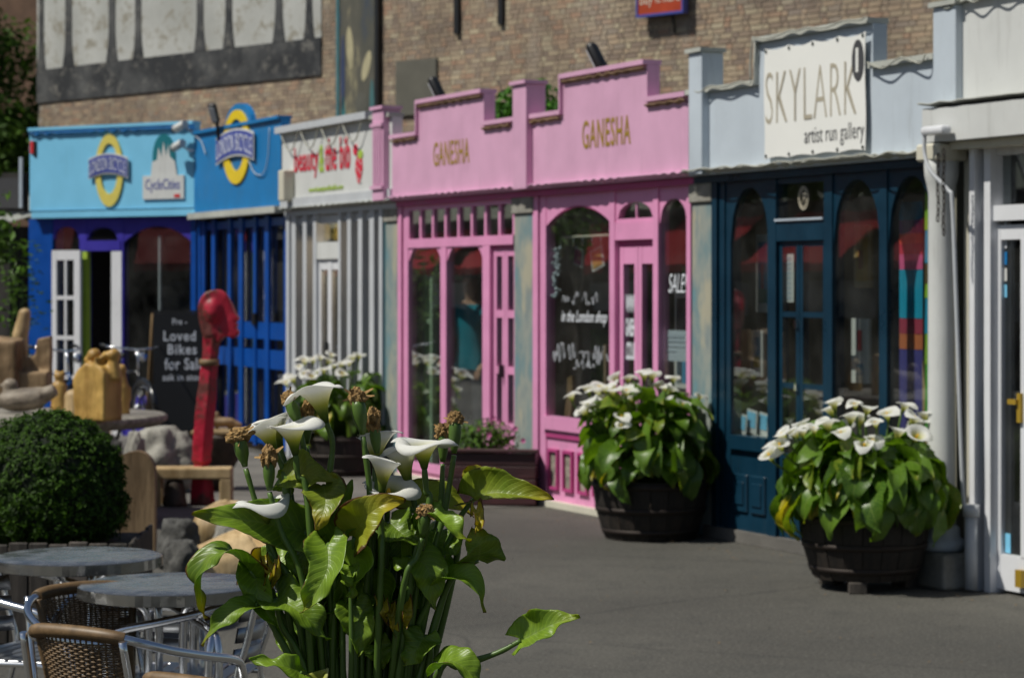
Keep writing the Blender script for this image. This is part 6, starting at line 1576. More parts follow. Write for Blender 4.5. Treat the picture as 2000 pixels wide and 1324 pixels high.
def lily_clump(label, loc, zb, rad, ztop, nleaf, flowers, seed, zlow, lean=(0, 0)):
    """zb: soil height; flowers: list of (x, y, z) bloom bases relative to loc"""
    rg = random.Random(seed); t = thing('calla_lily_plant', label, 'plant', (loc[0], loc[1], zb), 0, 'calla lilies in planters')
    for i in range(nleaf):
        ph = i*2.39996+rg.uniform(-0.3, 0.3); f = (i+0.5)/nleaf
        rho = rad*(0.18+0.50*math.sqrt(f))*rg.uniform(0.85, 1.1); zj = (ztop-zb)*(1-0.78*f**1.5)*rg.uniform(0.70, 1.18)
        j = Vector((rho*math.cos(ph)+lean[0], rho*math.sin(ph)+lean[1], zj))
        out = Vector((math.cos(ph), math.sin(ph), 0))
        el = 0.30-1.75*f**0.8+rg.uniform(-0.25, 0.25)
        x = (out*math.cos(el)+Vector((0, 0, math.sin(el)))).normalized()
        tw = rg.uniform(-0.9, 0.9); x = (x+Vector((rg.uniform(-.35, .35), rg.uniform(-.35, .35), rg.uniform(-.2, .3)))).normalized(); zz = 0
        zz = (Vector((0, 0, 1))*math.cos(el)-out*math.sin(el)); zz = (zz-x*zz.dot(x)).normalized(); y = zz.cross(x)
        zz2 = (zz*math.cos(tw)+y*math.sin(tw)).normalized(); y2 = zz2.cross(x)
        L = rg.uniform(0.12, 0.23)*(rad/0.5)**0.5
        old = f > 0.70 and rg.random() < (0.34 if math.cos(ph) < 0 else 0.12)
        me_ = LEAFV[rg.choice((10, 11))] if old else LEAFV[rg.randrange(10)]
        if old: L *= 0.8
        lf = link('leaf', me_, None, t, Matrix.Translation(j) @ Matrix((x, y2, zz2)).transposed().to_4x4() @ Matrix.Diagonal((L, L, L, 1)))
        b_ = Vector((0.25*rho*math.cos(ph), 0.25*rho*math.sin(ph), 0.0))
        stick('petiole', b_, j, t)
    for (fx, fy, fz) in flowers:
        p = Vector((fx, fy, fz-zb+0.008+rg.uniform(-0.05, 0.03))); b_ = Vector((fx*0.3, fy*0.3, 0.02))
        stick('flower_stalk', b_, p, t)
        ax = Vector((fx*0.9+rg.uniform(-.35, .35), fy*0.9-0.25+rg.uniform(-.35, .35), rg.uniform(0.7, 1.2)))
        sc = rg.uniform(0.62, 0.95)
        Mx = axis_matrix(p, ax, (rg.uniform(-1, 1), -0.6+rg.uniform(-.7, .7), 0)) @ Matrix.Diagonal((sc, sc, sc, 1))
        fl = link('bloom', rg.choice(SPV), None, t, Mx); link('spadix', SPX, None, fl)
    return t
def flo(px, py, d, c, dy=0.0):
    p = at(px, py, d+dy); return (p.x-c.x, p.y-c.y, p.z)
# right barrel, in front of the navy gallery
d = 13.15; c = at(1688, 556, d); c.z = 0
bt, zt = barrel('half barrel of lilies standing on blocks before the navy gallery', c, 0.365, 0.285, 0.37, 0.3, True)
fl = [flo(x, y+14, d, c, dy) for x, y, dy in ((1512, 880, -.1), (1538, 848, -.15), (1552, 830, 0), (1575, 826, .1), (1568, 852, -.2), (1590, 848, -.2), (1605, 825, .15), (1632, 800, .1), (1645, 845, -.3), (1628, 806, .25), (1672, 800, .1), (1680, 818, .2), (1690, 815, -.1), (1712, 835, -.3), (1690, 865, -.35), (1760, 802, .1), (1775, 830, -.1), (1790, 830, .1), (1782, 858, -.25), (1828, 798, .1), (1600, 838, .3), (1655, 825, .3), (1560, 842, -.1), (1620, 838, -.2), (1660, 812, -.05), (1735, 815, .0), (1750, 845, -.2), (1700, 850, -.3), (1530, 862, -.2), (1805, 815, .1))]
lily_clump('lilies with many white blooms in the nearest barrel by the navy gallery', c, zt-0.04, 0.58, 0.77, 185, fl, 21, 0.2, (0.0, -0.05))
# barrel between pink shop and gallery
d = 15.75; c = at(1270, 556, d); c.z = 0
bt, zt = barrel('dark half barrel of lilies before the nearer pink shop', c, 0.39, 0.30, 0.40, 0.1)
fl = [flo(x, y+10, d, c, dy) for x, y, dy in ((1118, 786, -.1), (1140, 795, -.1), (1152, 765, 0), (1160, 780, -.2), (1175, 755, .1), (1190, 752, .1), (1205, 758, 0), (1180, 775, -.1), (1150, 815, -.2), (1198, 775, -.2), (1225, 745, .1), (1245, 760, 0), (1212, 805, -.35), (1214, 828, -.38), (1240, 780, -.1), (1275, 735, .1), (1300, 758, -.1), (1305, 768, -.15), (1302, 790, -.25), (1315, 738, .1), (1330, 800, -.2), (1362, 770, 0), (1232, 770, .2), (1258, 748, .2), (1210, 742, .2), (1165, 790, .1), (1185, 765, -.15), (1170, 768, -.1), (1222, 765, -.2), (1288, 760, .1), (1345, 790, .1))]
lily_clump('lilies in the middle barrel overlapping the pink shop door', c, zt-0.04, 0.54, 0.86, 165, fl, 33, 0.3, (-0.02, -0.05))
# farther barrel before the grey shop
d = 21.0; c = at(668, 556, d); c.z = 0
bt, zt = barrel('far half barrel of lilies before the grey barred shop', c, 0.40, 0.34, 0.36, 0.6)
fl = [flo(x, y+8, d, c, dy) for x, y, dy in ((563, 745, 0), (570, 735, .1), (585, 720, 0), (595, 712, .1), (600, 725, -.2), (612, 708, .1), (622, 718, 0), (632, 725, -.2), (640, 712, .1), (652, 712, -.1), (662, 705, 0), (672, 708, .1), (682, 718, -.2), (690, 696, .1), (700, 700, 0), (565, 760, -.1), (608, 735, -.3), (668, 722, -.2), (625, 703, .2), (578, 748, -.2), (645, 702, .2))]
lily_clump('lilies in the farthest barrel before the grey barred shop', c, zt-0.04, 0.52, 0.80, 90, fl, 45, 0.3)
# wooden trough with a small bush before the farther pink shop
a = gnd(962, 984); a.z = 0
tr = thing('wooden_trough', 'dark plum wooden trough before the farther pink shop', 'planter', (a.x, a.y, 0), ROW.rz*0.0-R_(8))
w = 0.36; hh = 0.42
for i in range(4):
    z0 = 0.012+i*(hh-0.02)/4; q = MB(); q.bbox(-w, w, -0.20, -0.17, z0, z0+(hh-0.02)/4-0.006, 0.005); q.build('board', M['plumwood'], tr)
    q = MB(); q.bbox(w-0.03, w-0.001, -0.169, 0.20, z0, z0+(hh-0.02)/4-0.006, 0.005); q.build('board', M['plumwood'], tr); q = MB(); q.bbox(-w+0.001, -w+0.03, -0.169, 0.20, z0, z0+(hh-0.02)/4-0.006, 0.005); q.build('board', M['plumwood'], tr)
q = MB(); q.bbox(-w-0.02, w+0.02, -0.225, -0.165, hh-0.01, hh+0.018, 0.006); q.build('rim', M['plumwood'], tr)
q = MB(); q.box(-w+0.03, w-0.03, -0.165, 0.2, 0.05, hh-0.05); q.build('soil', M['soil'], tr)
sb_ = thing('trough_bush', 'small dark bush with pink flowers in the plum trough', 'bush', (a.x-0.06, a.y, hh-0.06)); rg = random.Random(4)
foliage(1300, lambda r: ((lambda v: (Vector((v.x*0.26, v.y*0.18, 0.12+v.z*0.17)), v))(Vector((r.gauss(0, 1), r.gauss(0, 1), r.gauss(0, 1))).normalized()*r.uniform(0.45, 1.05))), 0.022, rg).build('foliage', M['treeleaf'], sb_)
M['pinkflower'] = plain('pink_petal', (0.6, 0.15, 0.35), 0.6)
for i in range(9):
    q = MB(); c_ = Vector((rg.uniform(-0.15, 0.3), rg.uniform(-0.2, 0.1), rg.uniform(0.05, 0.34)))
    for j in range(5):
        a_ = 2*math.pi*j/5; q.add([c_, c_+Vector((0.018*math.cos(a_), -0.004, 0.018*math.sin(a_))), c_+Vector((0.022*math.cos(a_+0.6), -0.008, 0.022*math.sin(a_+0.6))), c_+Vector((0.018*math.cos(a_+1.2), -0.004, 0.018*math.sin(a_+1.2)))], [(0, 1, 2, 3)])
    q.build('flower', M['pinkflower'], sb_)
q = MB()
for i in range(6): q.tube([(rg.uniform(-.05, .05), 0, -0.02), (rg.uniform(-.2, .2), rg.uniform(-.1, .1), 0.2)], 0.006, 5)
q.build('stem', M['bark'], sb_)

# ------------------------------------------------------------------ clipped box ball and its planter
d = 11.5; c = at(95, 556, d); c.z = 0; R0 = 0.365
tb = thing('clipped_bush', 'round clipped dark green box bush in a plank planter', 'bush', (c.x, c.y, 0)); zc = EYE-(938-HOR)*d/F
rg = random.Random(31)
M['boxleaf'] = bushmat('box_leaf', (0.007, 0.022, 0.002), (0.038, 0.085, 0.007), 0.25)
bm = bmesh.new(); bmesh.ops.create_icosphere(bm, subdivisions=4, radius=R0*0.93)
for v in bm.verts: v.co = v.co*(1+0.04*noise.noise(v.co*7))
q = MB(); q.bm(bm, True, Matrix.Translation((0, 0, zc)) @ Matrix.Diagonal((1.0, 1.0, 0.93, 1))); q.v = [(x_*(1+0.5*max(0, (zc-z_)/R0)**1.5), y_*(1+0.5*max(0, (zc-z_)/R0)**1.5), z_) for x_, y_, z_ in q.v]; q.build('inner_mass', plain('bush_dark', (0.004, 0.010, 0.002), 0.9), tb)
def cf(r):
    v = Vector((r.gauss(0, 1), r.gauss(0, 1), r.gauss(0, 1))).normalized()
    k_ = 0.94+0.07*noise.noise(v*5)+0.09*noise.noise(v*10)+abs(r.gauss(0, 0.028))
    lo = 1+0.55*max(0, -v.z)**1.5
    if r.random() < 0.03: k_ += r.uniform(0.02, 0.07)
    return Vector((v.x*R0*k_*lo, v.y*R0*k_*lo, zc+v.z*R0*0.93*k_)), v
foliage(24000, cf, 0.0125, rg, 0.5).build('foliage', M['boxleaf'], tb)
q = MB(); q.tube([(0, 0, 0.3), (0, 0, zc)], 0.03, 8); q.build('stem', M['bark'], tb)
pl = thing('plank_planter', 'square planter of grey planks under the clipped bush', 'planter', (c.x+0.02, c.y, 0), 0.04)
W2 = 0.42; H = EYE-(1060-HOR)*(d-0.42)/F
n = 9; pw = 2*W2/n
for i in range(n):
    q = MB(); q.bbox(-W2+i*pw+0.003, -W2+(i+1)*pw-0.003, -W2-0.02, -W2, 0.004, H+0.006*math.sin(i*2.3), 0.005); q.build('plank', M['plank'], pl)
    q = MB(); q.bbox(W2, W2+0.02, -W2+i*pw+0.003, -W2+(i+1)*pw-0.003, 0.004, H+0.006*math.sin(i*1.9), 0.005); q.build('plank', M['plank'], pl)
    q = MB(); q.bbox(-W2-0.02, -W2, -W2+i*pw+0.003, -W2+(i+1)*pw-0.003, 0.004, H, 0.005); q.build('plank', M['plank'], pl)
q = MB(); q.box(-W2, W2, -W2, W2, 0.02, H-0.04); q.build('soil', M['soil'], pl)
# ------------------------------------------------------------------ the lilies in front
D0 = 5.3
def Q(x, y, dd=0.0): return at(x, y, D0+dd)
HB = Q(690, 556, 0.05); HB.z = 0
hb, zt = barrel('half barrel below the lilies in the foreground', HB, 0.36, 0.31, 0.42, 0.4)
ZB = zt-0.04
hp = thing('calla_lily_plant', 'large calla lily plant with white blooms and withered caps in the foreground', 'plant', (HB.x, HB.y, ZB), 0, 'calla lilies in planters')
HO = Vector((HB.x, HB.y, ZB))
def H_(p): return p-HO
rgh = random.Random(77)
def root(xtop, y=1324, dd=0.0):
    """where a stem that leans towards xtop leaves the soil"""
    x = 690+(xtop-690)*0.30+rgh.uniform(-25, 25); p = at(x, 556, D0+0.05+dd*0.5+rgh.uniform(-0.10, 0.10)); p.z = ZB-0.02
    return p
def stem(name, pts, r0, r1, parent=None):
    P = cr([H_(p) for p in pts], 6); n = len(P)
    w_ = rgh.uniform(0, 6); mb = MB(); mb.tube(P, [(r0+(r1-r0)*i/(n-1))*(1+0.07*math.sin(i*1.3+w_)+0.05*math.sin(i*0.47+w_*2)) for i in range(n)], 10); return mb.build(name, M['stalk'], parent or hp)
def bloom(x, y, dd, axis, lip, h, R, tip=0.4, roll=0.4, slant=0.25, seed=0, mids=(), edge=0.0, flare=2.4, rad=0.0062, young=1.0):
    """x, y: photo place of the neck; axis and lip in right/away/up"""
    b = Q(x, y, dd); Mx = axis_matrix(H_(b), axis, lip)
    mb = spathe_mb(h, R, tip, roll, slant, seed, 18, 36, edge, flare, young); o = link('bloom', mb.mesh('bloom'), M['spathe'], hp, Mx); solid(o, 0.0012)
    q = MB(); q.tube([(0, 0, h*0.25), (0.002, 0, h*0.45), (0.002, 0, h*0.68)], [0.005, 0.006, 0.003], 8); q.build('spadix', M['spadix'], o)
    ax = Vector(axis).normalized()
    pts = [root(x)] + [Q(mx, my, dd*0.9) for mx, my in mids] + [b - ax*0.05, b + ax*0.004]
    stem('flower_stalk', pts, 0.0085, rad)
def cap(x, y, dd, mids, L=0.06, r=0.014, size=0.026, lean=(0, 0, 1), seed=0, sx=1.0, sz=1.0):
    """spent bloom: green bulb with a crumpled brown tip; x, y is the middle of the brown tip"""
    top = Q(x, y, dd); ax = Vector(lean).normalized(); b = top-ax*(L+size*0.4*sz)
    pts = [root(x)] + [Q(mx, my, dd*0.9) for mx, my in mids] + [b-ax*0.004]
    stem('flower_stalk', pts, 0.0085, 0.006)
    q = MB(); Mx = axis_matrix(H_(b), ax, (1, 0.2, 0)); vs = []
    prof = [(0.0058, 0), (0.0085, L*0.18), (r*0.92, L*0.45), (r, L*0.68), (r*0.94, L*0.88), (r*0.72, L*1.04)]
    q.lathe(prof, sides=16); q.v = [tuple(Mx @ Vector(v)) for v in q.v]; bo = q.build('spent_bulb', M['stalk'], hp)
    bm = bmesh.new(); bmesh.ops.create_icosphere(bm, subdivisions=4, radius=1)
    for v in bm.verts:
        n = v.co.normalized(); f = 1+0.42*noise.noise(n*2.3+Vector((seed*3.1, 0, 0)))+0.30*abs(noise.noise(n*5.5+Vector((0, seed*1.7, 0))))+0.14*noise.noise(n*13)
        ridge = 0.16*math.sin(math.atan2(n.y, n.x)*7+3*n.z+seed)
        v.co = Vector((n.x*size*0.64*sx, n.y*size*0.58, n.z*size*0.88*sz))*(f+ridge*(1-abs(n.z)))
    q = MB(); q.bm(bm, False, axis_matrix(H_(top), ax, (1, 0.2, 0))); q.build('withered_tip', M['wither'], bo)
    # ragged shreds
    q = MB(); rg = random.Random(seed)
    for i in range(5):
        a = rg.uniform(0, 6.28); o = H_(top); v = Vector((math.cos(a), math.sin(a)*0.6, rg.uniform(-0.6, 0.9)))*size*rg.uniform(1.0, 1.7)
        s_ = v.orthogonal().normalized()*size*0.25
        q.add([o+v*0.3-s_, o+v*0.3+s_, o+v+s_*0.4, o+v*1.02-s_*0.3], [(0, 1, 2, 3)])
    q.build('shred', M['wither'], bo)
# blooms (neck place, axis, lip, height, flare)
bloom(637, 826, 0.00, (-0.30, -0.02, 1), (-1, -0.2, 0), 0.102, 0.050, 0.40, 0.55, 0.10, 1, [(642, 1100), (642, 950)])
bloom(538, 884, 0.02, (-0.42, -0.05, 1), (-1, -0.1, 0), 0.084, 0.042, 0.45, 0.40, 0.05, 2, [(585, 1120), (560, 985)])
bloom(548, 876, 0.07, (-0.30, 0.2, 1), (-0.6, 0.5, 0), 0.082, 0.042, 0.25, 0.3, 0.1, 12, [(600, 1120), (572, 990)])
bloom(577, 888, -0.05, (-0.12, -0.10, 1), (1, -0.25, 0), 0.084, 0.048, 0.35, 0.45, 0.06, 3, [(612, 1100), (596, 950)])
bloom(733, 915, 0.05, (0.05, 0.1, 1), (1, -0.1, 0), 0.095, 0.040, 0.25, 0.1, 0.25, 4, [(730, 1120), (730, 980)], 1.1)
bloom(829, 915, -0.04, (-0.08, -0.06, 1), (1, -0.35, -0.2), 0.074, 0.056, 0.40, 0.70, -0.05, 5, [(800, 1150), (838, 985)])
bloom(800, 950, 0.05, (-0.25, 0.05, 1), (-1, 0.3, 0), 0.105, 0.046, 0.2, 0.5, 0.12, 6, [(790, 1140), (795, 1010)])
bloom(746, 962, -0.08, (0.06, -0.05, 1), (-1, -0.5, 0.3), 0.086, 0.030, 0.35, 0.05, 0.22, 7, [(742, 1160), (745, 1040)], 0.0, 2.2)
bloom(757, 978, 0.03, (0.05, -0.35, 1), (1, -0.4, 0), 0.046, 0.052, 0.3, 0.25, 0.05, 8, [(748, 1160), (755, 1040)])
bloom(521, 1030, -0.03, (-0.10, -0.12, 1), (-1, -0.35, -0.3), 0.080, 0.050, 0.35, 0.95, 0.05, 9, [(580, 1190), (535, 1090)])
bloom(625, 1352, -0.10, (-0.35, -0.4, 1), (-1, -0.4, -0.3), 0.055, 0.028, 0.4, 0.9, 0.1, 10, [(640, 1420)], 0.0, 2.0, young=0.5)
# spent blooms
cap(466, 852, -0.02, [(560, 1180), (505, 1000)], 0.062, 0.0165, 0.026, (-0.22, 0, 1), 1, 1.6, 0.75)
cap(525, 893, -0.06, [(600, 1190), (548, 1035)], 0.062, 0.0135, 0.024, (-0.02, 0, 1), 2, 1.0, 1.2)
cap(564, 778, 0.03, [(620, 1150), (605, 960)], 0.060, 0.015, 0.022, (-0.40, 0.1, 1), 3, 1.1, 0.75)
cap(600, 803, 0.05, [(620, 1150), (606, 950)], 0.065, 0.013, 0.022, (0.02, 0, 1), 4, 0.9, 1.1)
cap(697, 776, -0.02, [(716, 1150), (722, 970)], 0.075, 0.0175, 0.024, (-0.16, 0, 1), 5, 1.1, 1.0)
cap(730, 822, 0.02, [(724, 1150), (735, 985)], 0.060, 0.013, 0.025, (-0.10, 0, 1), 6, 0.9, 1.4)
cap(866, 842, 0.04, [(822, 1160), (858, 1010)], 0.062, 0.0125, 0.022, (0.02, 0, 1), 7, 1.2, 0.9)
cap(889, 818, 0.0, [(830, 1160), (868, 1000)], 0.070, 0.0145, 0.020, (0.03, 0, 1), 8, 1.2, 0.9)
cap(831, 998, -0.09, [(782, 1180), (815, 1085)], 0.050, 0.0145, 0.022, (0.12, -0.1, 1), 9, 1.2, 0.75)
# leaves: path of photo places (x, y, depth offset) from the stalk end to the tip
def leaf(path, width, up, fold=0.3, wave=0.008, age=0.0, tipage=0.2, edge=0.3, seed=0, pet=None, lobe=0.2, twist=0.0, curl=0.0, nu=40, mat='leaf'):
    P = [H_(Q(*p)) for p in path]
    mb = leaf_mb(P, width, up, fold, wave*1.5, lobe, age, tipage, edge*1.15, seed, nu, 7, twist, 0, curl)
    o = mb.build('leaf', M[mat], hp); solid(o, 0.0009)
    if pet is not None:
        pts = [root(pet[0][0] if pet else path[0][0])] + [Q(*p) for p in pet] + [Q(*path[0])]
        stem('petiole', pts, 0.010, 0.0055, o) if False else stem('petiole', pts, 0.0105, 0.0055)
    return o
UPC = (0, -1, 0.35)      # towards the viewer
UP = (0, -0.25, 1)       # towards the sky
leaf([(596, 1038, .0), (520, 1022, -.04), (440, 1010, -.08), (374, 1003, -.10)], 0.125, (0.05, -0.95, 0.45), 0.35, 0.006, 0.12, 0.3, 0.45, 1, [(640, 1250, .02), (612, 1110, .01)])
leaf([(488, 1112, -.05), (445, 1078, -.09), (402, 1098, -.10), (392, 1150, -.10), (400, 1212, -.09)], 0.085, (0.05, -0.35, 1), 0.35, 0.012, 0.10, 0.75, 0.55, 2, [(590, 1290, 0), (525, 1168, -.03)])
leaf([(632, 948, -.03), (636, 980, -.07), (628, 1010, -.09), (620, 1036, -.09)], 0.100, (0, -1, 0.25), 0.25, 0.006, 0.26, 0.9, 0.55, 3, [(650, 1250, 0), (640, 1000, .02)])
leaf([(640, 1062, -.01), (655, 1020, -.02), (672, 975, -.02), (688, 936, -.01)], 0.075, (0.5, -1, 0.1), 0.25, 0.004, 0.02, 0.1, 0.2, 4, [(650, 1250, 0)])
leaf([(692, 1048, -.06), (715, 1010, -.09), (750, 985, -.10), (792, 978, -.09)], 0.118, (-0.2, -1, 0.45), 0.5, 0.008, 0.42, 0.7, 0.75, 5, [(690, 1250, 0), (690, 1120, -.03)])
leaf([(925, 974, .02), (965, 962, .0), (1020, 967, -.02), (1082, 974, -.03)], 0.118, (0.05, -0.75, 0.7), 0.75, 0.004, 0.27, 0.6, 0.55, 6, [(830, 1200, 0), (888, 1032, .02)])
leaf([(915, 935, .10), (935, 924, .10), (960, 930, .10)], 0.05, (0, -1, 0.3), 0.3, 0.005, 0.5, 0.5, 0.8, 26)
leaf([(790, 972, .08), (835, 968, .09), (880, 978, .09), (926, 1010, .08)], 0.088, (0.0, -0.8, 0.6), 0.4, 0.005, 0.32, 0.9, 0.6, 7, [(760, 1200, .05), (775, 1060, .08)])
leaf([(838, 1008, -.05), (870, 1022, -.08), (900, 1046, -.09), (918, 1058, -.08)], 0.085, (0.25, -0.45, 0.9), 0.5, 0.006, 0.06, 0.5, 0.45, 8, [(800, 1240, 0), (822, 1100, -.02)])
leaf([(934, 1094, -.02), (938, 1068, -.04), (930, 1050, -.04), (922, 1030, -.03)], 0.110, (0.4, -0.9, 0.1), 0.2, 0.008, 0.20, 0.2, 0.35, 9, [(840, 1250, 0), (886, 1122, -.01)])
leaf([(640, 1062, -.09), (640, 1110, -.13), (615, 1160, -.14), (590, 1196, -.13)], 0.112, (-0.15, -1, 0.35), 0.55, 0.007, 0.04, 0.35, 0.45, 10, [(650, 1300, 0), (655, 1150, -.02)])
leaf([(856, 1134, -.03), (895, 1126, -.05), (930, 1142, -.06), (944, 1196, -.05)], 0.070, (0.2, -0.6, 0.9), 0.5, 0.005, 0.05, 0.5, 0.4, 11, [(800, 1290, 0), (835, 1180, -.01)])
leaf([(1018, 1250, -.05), (1042, 1238, -.06), (1090, 1214, -.08), (1134, 1206, -.09)], 0.105, (-0.15, -0.9, 0.75), 0.55, 0.007, 0.12, 0.2, 0.35, 12, [(850, 1330, -.02), (900, 1300, -.03), (970, 1275, -.04)])
leaf([(860, 1300, -.09), (880, 1290, -.11), (915, 1310, -.12), (950, 1345, -.11)], 0.10, (0.1, -0.5, 0.9), 0.4, 0.006, 0.08, 0.2, 0.4, 13, [(820, 1400, -.05)])
leaf([(540, 1168, -.06), (575, 1188, -.10), (610, 1215, -.11), (640, 1250, -.10)], 0.115, (0.2, -0.8, 0.75), 0.45, 0.009, 0.0, 0.1, 0.2, 14, [(600, 1330, -.03), (550, 1220, -.04)])
leaf([(498, 1180, -.08), (470, 1185, -.10), (430, 1215, -.11), (392, 1260, -.11)], 0.062, (0.2, -0.7, 0.9), 0.3, 0.006, 0.02, 0.55, 0.35, 15, [(590, 1350, -.03), (528, 1215, -.05)])
leaf([(585, 1312, -.12), (555, 1300, -.14), (520, 1292, -.14), (486, 1288, -.14)], 0.062, (0.1, -0.7, 0.8), 0.3, 0.006, 0.0, 0.2, 0.25, 16, [(610, 1400, -.06)])
leaf([(516, 1112, -.02), (500, 1130, -.05), (515, 1185, -.08), (545, 1225, -.09)], 0.085, (-0.5, -1, 0.3), 0.35, 0.012, 0.0, 0.1, 0.2, 17, [(590, 1330, 0)])
leaf([(520, 1100, .06), (548, 1098, .05), (575, 1112, .04), (590, 1135, .04)], 0.085, (0, -0.8, 0.7), 0.35, 0.007, 0.0, 0.2, 0.2, 18, [(600, 1290, .05)])
leaf([(512, 1085, .05), (500, 1110, .04), (488, 1125, .03), (462, 1140, .02)], 0.05, (0, -1, 0.3), 0.4, 0.012, 0.9, 0.4, 0.6, 19)
# darker leaves inside the clump
IN = [((690, 1180), (705, 1240), (700, 1280), 0.09, (0.3, -1, .2)), ((730, 1150), (722, 1200), (712, 1272), 0.10, (-.2, -1, .1)), ((560, 1215), (565, 1260), (585, 1290), 0.07, (.3, -1, .2)), ((735, 1258), (745, 1280), (750, 1305), 0.07, (0, -1, .3)),
      ((780, 1165), (820, 1165), (858, 1195), 0.10, (.1, -.7, .8)), ((800, 1085), (835, 1110), (850, 1190), 0.10, (.3, -1, .3)), ((700, 1100), (690, 1150), (672, 1200), 0.09, (-.3, -1, .2)), ((770, 1050), (790, 1080), (800, 1130), 0.09, (.2, -1, .2)),
      ((610, 1040), (600, 1080), (596, 1130), 0.08, (-.3, -1, .1)), ((660, 1200), (650, 1240), (655, 1290), 0.09, (-.1, -1, .2)), ((830, 1240), (812, 1270), (790, 1300), 0.09, (.1, -1, .2)), ((880, 1050), (850, 1080), (820, 1110), 0.09, (0, -1, .4)), ((720, 1060), (740, 1090), (745, 1140), 0.08, (.1, -1, .2)),
      ((560, 930), (600, 925), (660, 940), 0.10, (-.1, -1, .5)), ((560, 955), (552, 935), (560, 915), 0.05, (-.2, -1, .3)), ((700, 1000), (680, 1020), (668, 1060), 0.08, (0, -1, .3)), ((620, 1180), (605, 1210), (600, 1260), 0.08, (-.2, -1, .2)), ((760, 1200), (775, 1240), (770, 1290), 0.085, (.1, -1, .1))]
for i, (a, b_, c_, w, up) in enumerate(IN):
    dd = -0.03+0.12*((i*7) % 5)/5
    leaf([(*a, dd), (*b_, dd-0.02), (*c_, dd-0.02)], w, (up[0]-0.3, up[1], up[2]+0.4), 0.3, 0.008, 0.26 if i == 13 else 0.04*(i % 3), 0.25, 0.3, 40+i, [(a[0]+6, a[1]+70, dd+0.02)])
IN2 = [((760, 1020), (790, 1045), (830, 1062), 0.10, (.1, -.8, .7)), ((655, 1010), (640, 1045), (618, 1072), 0.09, (-.1, -1, .5)), ((600, 1075), (612, 1130), (600, 1190), 0.10, (-.3, -1, .3)), ((845, 1060), (862, 1090), (870, 1130), 0.08, (.5, -1, .3))]
for i, (a, b_, c_, w, up) in enumerate(IN2):
    dd = -0.02+0.09*((i*3) % 5)/5
    leaf([(*a, dd), (*b_, dd-0.03), (*c_, dd-0.03)], w, (up[0]-0.3, up[1], up[2]+0.45), 0.35, 0.008, 0.06 if i % 4 == 2 else 0.0, 0.25, 0.3, 140+i, [(690+(a[0]-690)*0.8, a[1]+90, dd+0.02)])
# plain stems filling the clump
for i in range(22):
    x = 578+i*11.6+rgh.uniform(-8, 8); yt = rgh.uniform(1040, 1200); dd = rgh.uniform(-0.05, 0.14)
    p = [root(x), Q(690+(x-690)*0.85, 1330, dd), Q(x+rgh.uniform(-10, 10), yt, dd)]
    k_ = rgh.uniform(0.75, 1.25); stem('petiole', p, 0.009*k_, 0.0055*k_)
    q = p[-1]
    if i % 3 == 0:
        a = (690+(x-690)*1.05, yt, dd); 
        leaf([a, (a[0]+rgh.uniform(-25, 25), yt+rgh.uniform(-20, 10), dd-0.02), (a[0]+rgh.uniform(-40, 40), yt+rgh.uniform(30, 80), dd-0.03)], rgh.uniform(0.08, 0.115), (rgh.uniform(-.4, .4), -1, 0.4), 0.35, 0.008, 0.0, 0.2, 0.3, 80+i)
    else:
        # a young leaf still rolled round its stalk
        x0 = x+rgh.uniform(-6, 6); xt = x0+rgh.uniform(-14, 14)
        pt = p[-1]; a = (CX+pt.x/pt.y*F, yt+4, dd)
        leaf([a, ((a[0]+xt)/2, yt-28, dd-0.01), (xt, yt-rgh.uniform(50, 80), dd-0.01)], rgh.uniform(0.032, 0.05), (rgh.uniform(-.5, .3), -1, 0.5), 0.9, 0.003, 0.05, 0.15, 0.2, 180+i, lobe=0.1)
# dried scraps hanging in the clump
for i, (x, y) in enumerate(((742, 1190), (760, 1212), (522, 1120), (930, 1015), (790, 1200), (533, 1120))):
    leaf([(x, y-20, -.05), (x+6, y, -.07), (x+rgh.uniform(-15, 15), y+26, -.06)], 0.035, (0.2, -1, 0.2), 0.6, 0.012, 1.2, 0, 1.0, 120+i)
# ------------------------------------------------------------------ cafe tables and chairs
def tabletop_mat():
    m, nt, ln, b = nodes('stamped_steel_top')
    n1 = noise_tex(nt, ln, 14, 5, 0.6); n2 = noise_tex(nt, ln, 2.5, 3)
    ln.new(mixc(nt, ln, ramp(nt, ln, n1, [(0.35, 0.0), (0.65, 1.0)]), (0.24, 0.24, 0.23), (0.46, 0.455, 0.44)), b.inputs['Base Color'])
    b.inputs['Metallic'].default_value = 0.85
    ln.new(ramp(nt, ln, n1, [(0.3, 0.16), (0.7, 0.36)]), b.inputs['Roughness'])
    bump(nt, ln, n1, b, 0.15, 0.004)
    return m
M['tabletop'] = tabletop_mat()
def rimmat():
    m, nt, ln, b = nodes('steel_rim')
    n1 = noise_tex(nt, ln, 9, 3)
    ln.new(mixc(nt, ln, n1, (0.22, 0.215, 0.20), (0.34, 0.335, 0.32)), b.inputs['Base Color']); b.inputs['Metallic'].default_value = 0.9
    ln.new(ramp(nt, ln, n1, [(0.3, 0.14), (0.7, 0.3)]), b.inputs['Roughness'])
    return m
M['rim'] = rimmat()
